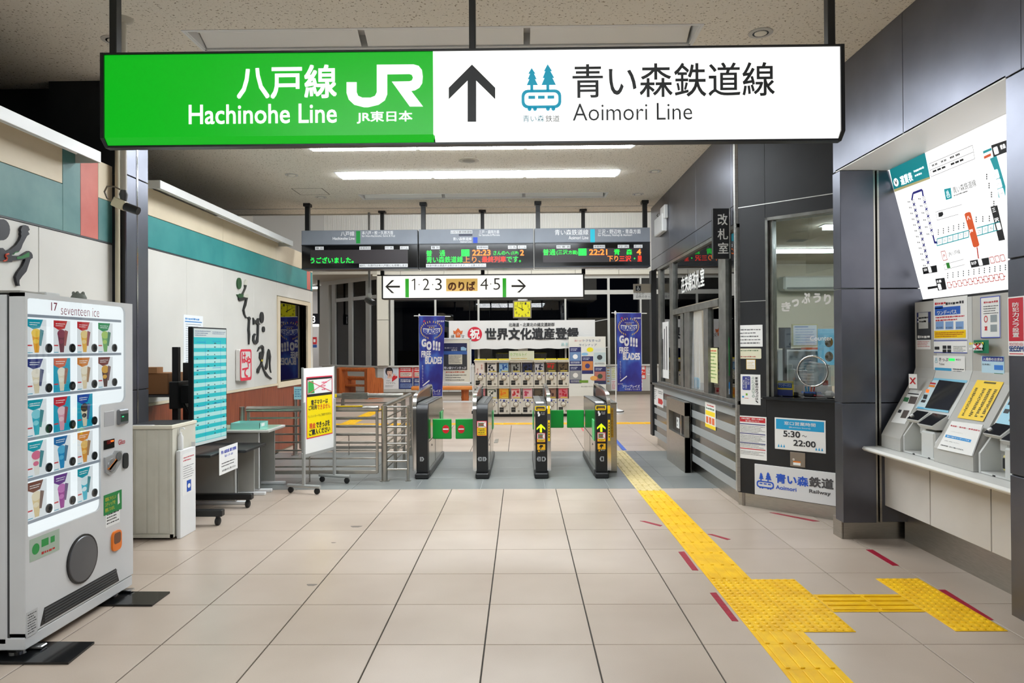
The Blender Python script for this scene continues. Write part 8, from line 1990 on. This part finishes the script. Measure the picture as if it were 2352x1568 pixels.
# blade sign and wheelchair sign
YBL = 7.32; BF = FY(YBL); t = thing('blade_sign', 'black projecting sign with white characters on the ticket office wall', 'sign', (2.1, YBL, 2.6))
q = BF.pb(1637, 478.5, 1683, 593.5); q = (q[0], q[1], XO-.002, q[3]); MB(M_BLK).fbox(BF, *q, -.05, 0, .003).build('panel', t); MB(M_ALU).fbox(BF, q[2]-.012, q[1], q[2], q[3], -.052, .003).build('edge_trim', t)
for i, ch in enumerate('改札室'): a = ((1648, 491, 1671, 517), (1648, 525, 1672, 550), (1649, 557, 1673, 582))[i]; mb = MB(m((206, 206, 202), .5)); mb.textp(BF, ch, *a, .002, .01); mb.build('character', t)
F = FY(11.6); t = thing('access_sign', 'small grey wheelchair sign projecting beside the right departure board', 'sign', (2.0, 11.6, 2.4)); q = F.pb(1455, 652, 1509, 687); q = (q[0], q[1], XO-.037, q[3]); zm = F.px(1480, 672)[1]
MB(m((150, 140, 124), .5)).fbox(F, q[0], zm, q[2], q[3], -.03, 0, .002).build('upper_plate', t); MB(m((206, 204, 200), .5)).fbox(F, q[0], q[1], q[2], zm, -.03, 0, .002).build('lower_plate', t)
mb = MB(M_BLK); mb.rect(F, *F.pb(1460, 656, 1472, 668), .001); mb.mat(M_PAPER); u, v = F.px(1466, 662); ring(mb, F, [(u+.022*math.cos(k*.5), v-.012+.022*math.sin(k*.5)) for k in range(13)], [(u+.015*math.cos(k*.5), v-.012+.015*math.sin(k*.5)) for k in range(13)], .002); mb.disc(F, u-.004, v+.03, .008, .008, .002, 8); mb.rect(F, u-.008, v-.004, u-.001, v+.02, .002); mb.build('pictogram', t)
mb = MB(PK); mb.textp(F, 'うらが', 1461, 671, 1480, 676.5, .001); mb.textp(F, '白色のきっぷ', 1461, 678, 1500, 684, .001); mb.build('lettering', t)
t = thing('wall_box', 'two small white junction boxes with a loop of cable high on the office wall', 'junction box', (2.15, 11, 3.2))
MB(M_WHITE).fbox(WO, *WO.pb(1525, 478, 1535, 500), 0, .06, .01).build('box', t); MB(M_WHITE).fbox(WO, *WO.pb(1514, 505, 1533, 530), 0, .08, .012).build('box', t)
MB(M_BLK).tube([WO.w(*WO.px(x, y), .03) for x, y in ((1527, 500), (1518, 500), (1513, 495), (1516, 490), (1525, 489))], .008, 6).build('cable', t, smooth=40)

# ================================================================ TACTILE PAVING, TAPES, CEILING FITTINGS
def tile_bar(mt):
    b = MB(mt).box(.001, .001, .0005, .299, .299, .004, .001)
    for i in range(4): x = .0375+.075*i; b.cbox(lambda a, c, d: V((a, c, d)), (x-.013, .012, .004), (x+.013, .288, .0105), .005)
    return b.mesh('tactile_bar_tile')
def tile_dot(mt):
    b = MB(mt).box(.001, .001, .0005, .299, .299, .004, .001)
    for i in range(6):
        for j in range(6): b.lathe((.025+.05*i, .025+.05*j, .004), (0, 0, 1), [(.0165, 0), (.015, .004), (.010, .0065)], 8)
    me = b.mesh('tactile_dot_tile', smooth=30); return me
tb, td, tp = tile_bar(M_YEL), tile_dot(M_YEL), tile_bar(M_YELP)
t = thing('tactile_path', 'yellow tactile guide path running from the foreground to the gates', 'tactile paving', (1.455, 5.5, 0))
def put(me, nm, x, y, par=None, rot=False, sc=None):
    par = par or t
    o = inst(nm, me, par, V((x, y, 0))-ORG[par.name], sc)
    if rot: o.rotation_euler = (0, 0, math.pi/2); o.location += V((.3*(sc[1] if sc else 1), 0, 0))
for i in range(10): put(tb, 'tactile_tile', 1.305, 4.918+.3*i)
for i in range(3):
    put(td, 'tactile_tile', 1.305, 4.018+.3*i); put(td, 'tactile_tile', 1.605, 4.018+.3*i)
put(tb, 'tactile_tile', 1.305, 3.848, sc=(1, .565, 1))
for i in range(3): put(tb, 'tactile_tile', 1.305, 3.548-.3*i)
put(tb, 'tactile_tile', 1.907, 4.318, rot=True); put(tb, 'tactile_tile', 2.207, 4.318, rot=True, sc=(1, .875, 1))
for i in range(3): put(td, 'tactile_tile', 2.472, 4.028+.3*i)
t2 = t = thing('tactile_path', 'pale tactile guide path crossing the grey floor beside the last gate', 'tactile paving', (1.455, 9.5, 0))
for i in range(10): put(tp, 'tactile_tile', 1.305, 7.92+.3*i)
t = thing('tactile_path', 'yellow tactile line across the hall beyond the gates', 'tactile paving', (0, 14.8, 0))
for i in range(34): put(tb, 'tactile_tile', -5.2+.3*i, 14.66, rot=True)
for i in range(12): put(tb, 'tactile_tile', -3.9+.0*i, 14.96+.3*i)
cR = crop(1500, 1080, .362245); cR2 = crop(1400, 1080, .40476)
RL = 'red floor tape strip '
for c, pts, lb in ((cR, [(160, 517), (198, 515), (288, 635), (248, 633)], 'left of the tactile path, the farther of two wide ones'), (cR, [(360, 777), (400, 775), (542, 957), (500, 955)], 'left of the tactile path, nearest the camera'), (cR2, [(172, 287), (200, 287), (300, 312), (288, 318)], 'thin one left of the far tactile path'), (cR, [(345, 404), (375, 404), (492, 437), (470, 441)], 'thin one just right of the tactile path'), (cR, [(738, 268), (768, 268), (1058, 322), (1018, 324)], 'in front of the angled sales wall'), (cR, [(1350, 503), (1392, 503), (1560, 604), (1518, 604)], 'in front of the pillar by the ticket machines'), (cR, [(1808, 757), (1852, 757), (2160, 948), (2112, 949)], 'long one beside the dotted tiles at the ticket machines')):
    q = [FLOOR.px(*c(*p)) for p in pts]; z = .0006
    MB(M_RED).prism(FLOOR, q, .0003, .0022).build('floor_tape', label=RL+lb, cat='floor tape', group='red queue tapes on the floor')
q = [FLOOR.px(*c2(*p)) for p in ((2186, 660), (2200, 672), (2304, 785), (2262, 787), (2190, 700))]
mb = MB(m((36, 84, 180), .4)); mb.prism(FLOOR, q, .0003, .003); mb.build('floor_tape', label='blue floor tape beside the pale tactile path past the gates', cat='floor tape')
q = [FLOOR.px(*c2(*p)) for p in ((1828, 555), (1845, 553), (1862, 580), (1850, 590))]
MB(m((220, 90, 96), .5)).prism(FLOOR, q, .0003, .003).build('floor_tape', label='small pink tape mark on the hall floor beyond the last gate', cat='floor tape')
CE = Fr((0, 0, HC), (1, 0, 0), (0, -1, 0))
for i, (x, y, lb) in enumerate(((1747, 75, 'right of the unlit trough near the big sign'), (262, 92, 'beside the left hanger of the big sign'), (670, 401.5, 'above the left departure board, the nearer one'), (737, 452.5, 'beside the ceiling hatch, right over the left departure board'), (1504, 393, 'above the right departure board, the nearer one'), (1465, 445.5, 'just in front of the right departure board'), (590, 333, 'half hidden behind the big sign on the left'))):
    u, v = CE.px(x, y); t = thing('downlight', 'round chrome downlight '+lb, 'light', tuple(CE.w(u, v)), 'round recessed downlights')
    o = CE.w(u, v)
    MB(m((200, 198, 192), .4)).lathe(o, (0, 0, -1), [(.088, -.0005), (.088, .005), (.078, .007)], 22).build('rim', t, smooth=40)
    mb = MB(M_CHROME); mb.lathe(o, (0, 0, -1), [(.078, .0065), (.05, .0072)], 22); mb.build('reflector', t, smooth=40)
    MB(m((236, 232, 220), .4)).lathe(o, (0, 0, -1), [(.045, .006), (.045, .010), (.02, .014)], 16).build('lamp', t, smooth=40)
u, v = CE.px(1077, 368); t = thing('ceiling_speaker', 'round grey speaker grille between two ceiling troughs', 'speaker', tuple(CE.w(u, v)))
MB(m((190, 184, 172), .5)).lathe(CE.w(u, v), (0, 0, -1), [(.13, -.0005), (.13, .006), (.112, .008)], 28).build('rim', t, smooth=40); MB(m((150, 146, 138), .6)).lathe(CE.w(u, v), (0, 0, -1), [(.112, .005), (.06, .010), (.0, .011)], 28).build('grille', t, smooth=40)
q = CE.pb(680, 432, 762, 446.5); q = (CE.px(688, 446)[0], q[1], CE.px(758, 446)[0], q[3]); t = thing('ceiling_hatch', 'square access hatch in the ceiling above the left departure board', 'hatch', tuple(CE.w(q[0], q[1])))
mb = MB(m((120, 110, 96), .6)); ring(mb, CE, rrect(*q, .005, 1), rrect(q[0]+.015, q[1]+.015, q[2]-.015, q[3]-.015, .005, 1), .003); mb.build('frame', t); MB(M_CEIL).fbox(CE, q[0]+.015, q[1]+.015, q[2]-.015, q[3]-.015, -.002, .002).build('panel', t)
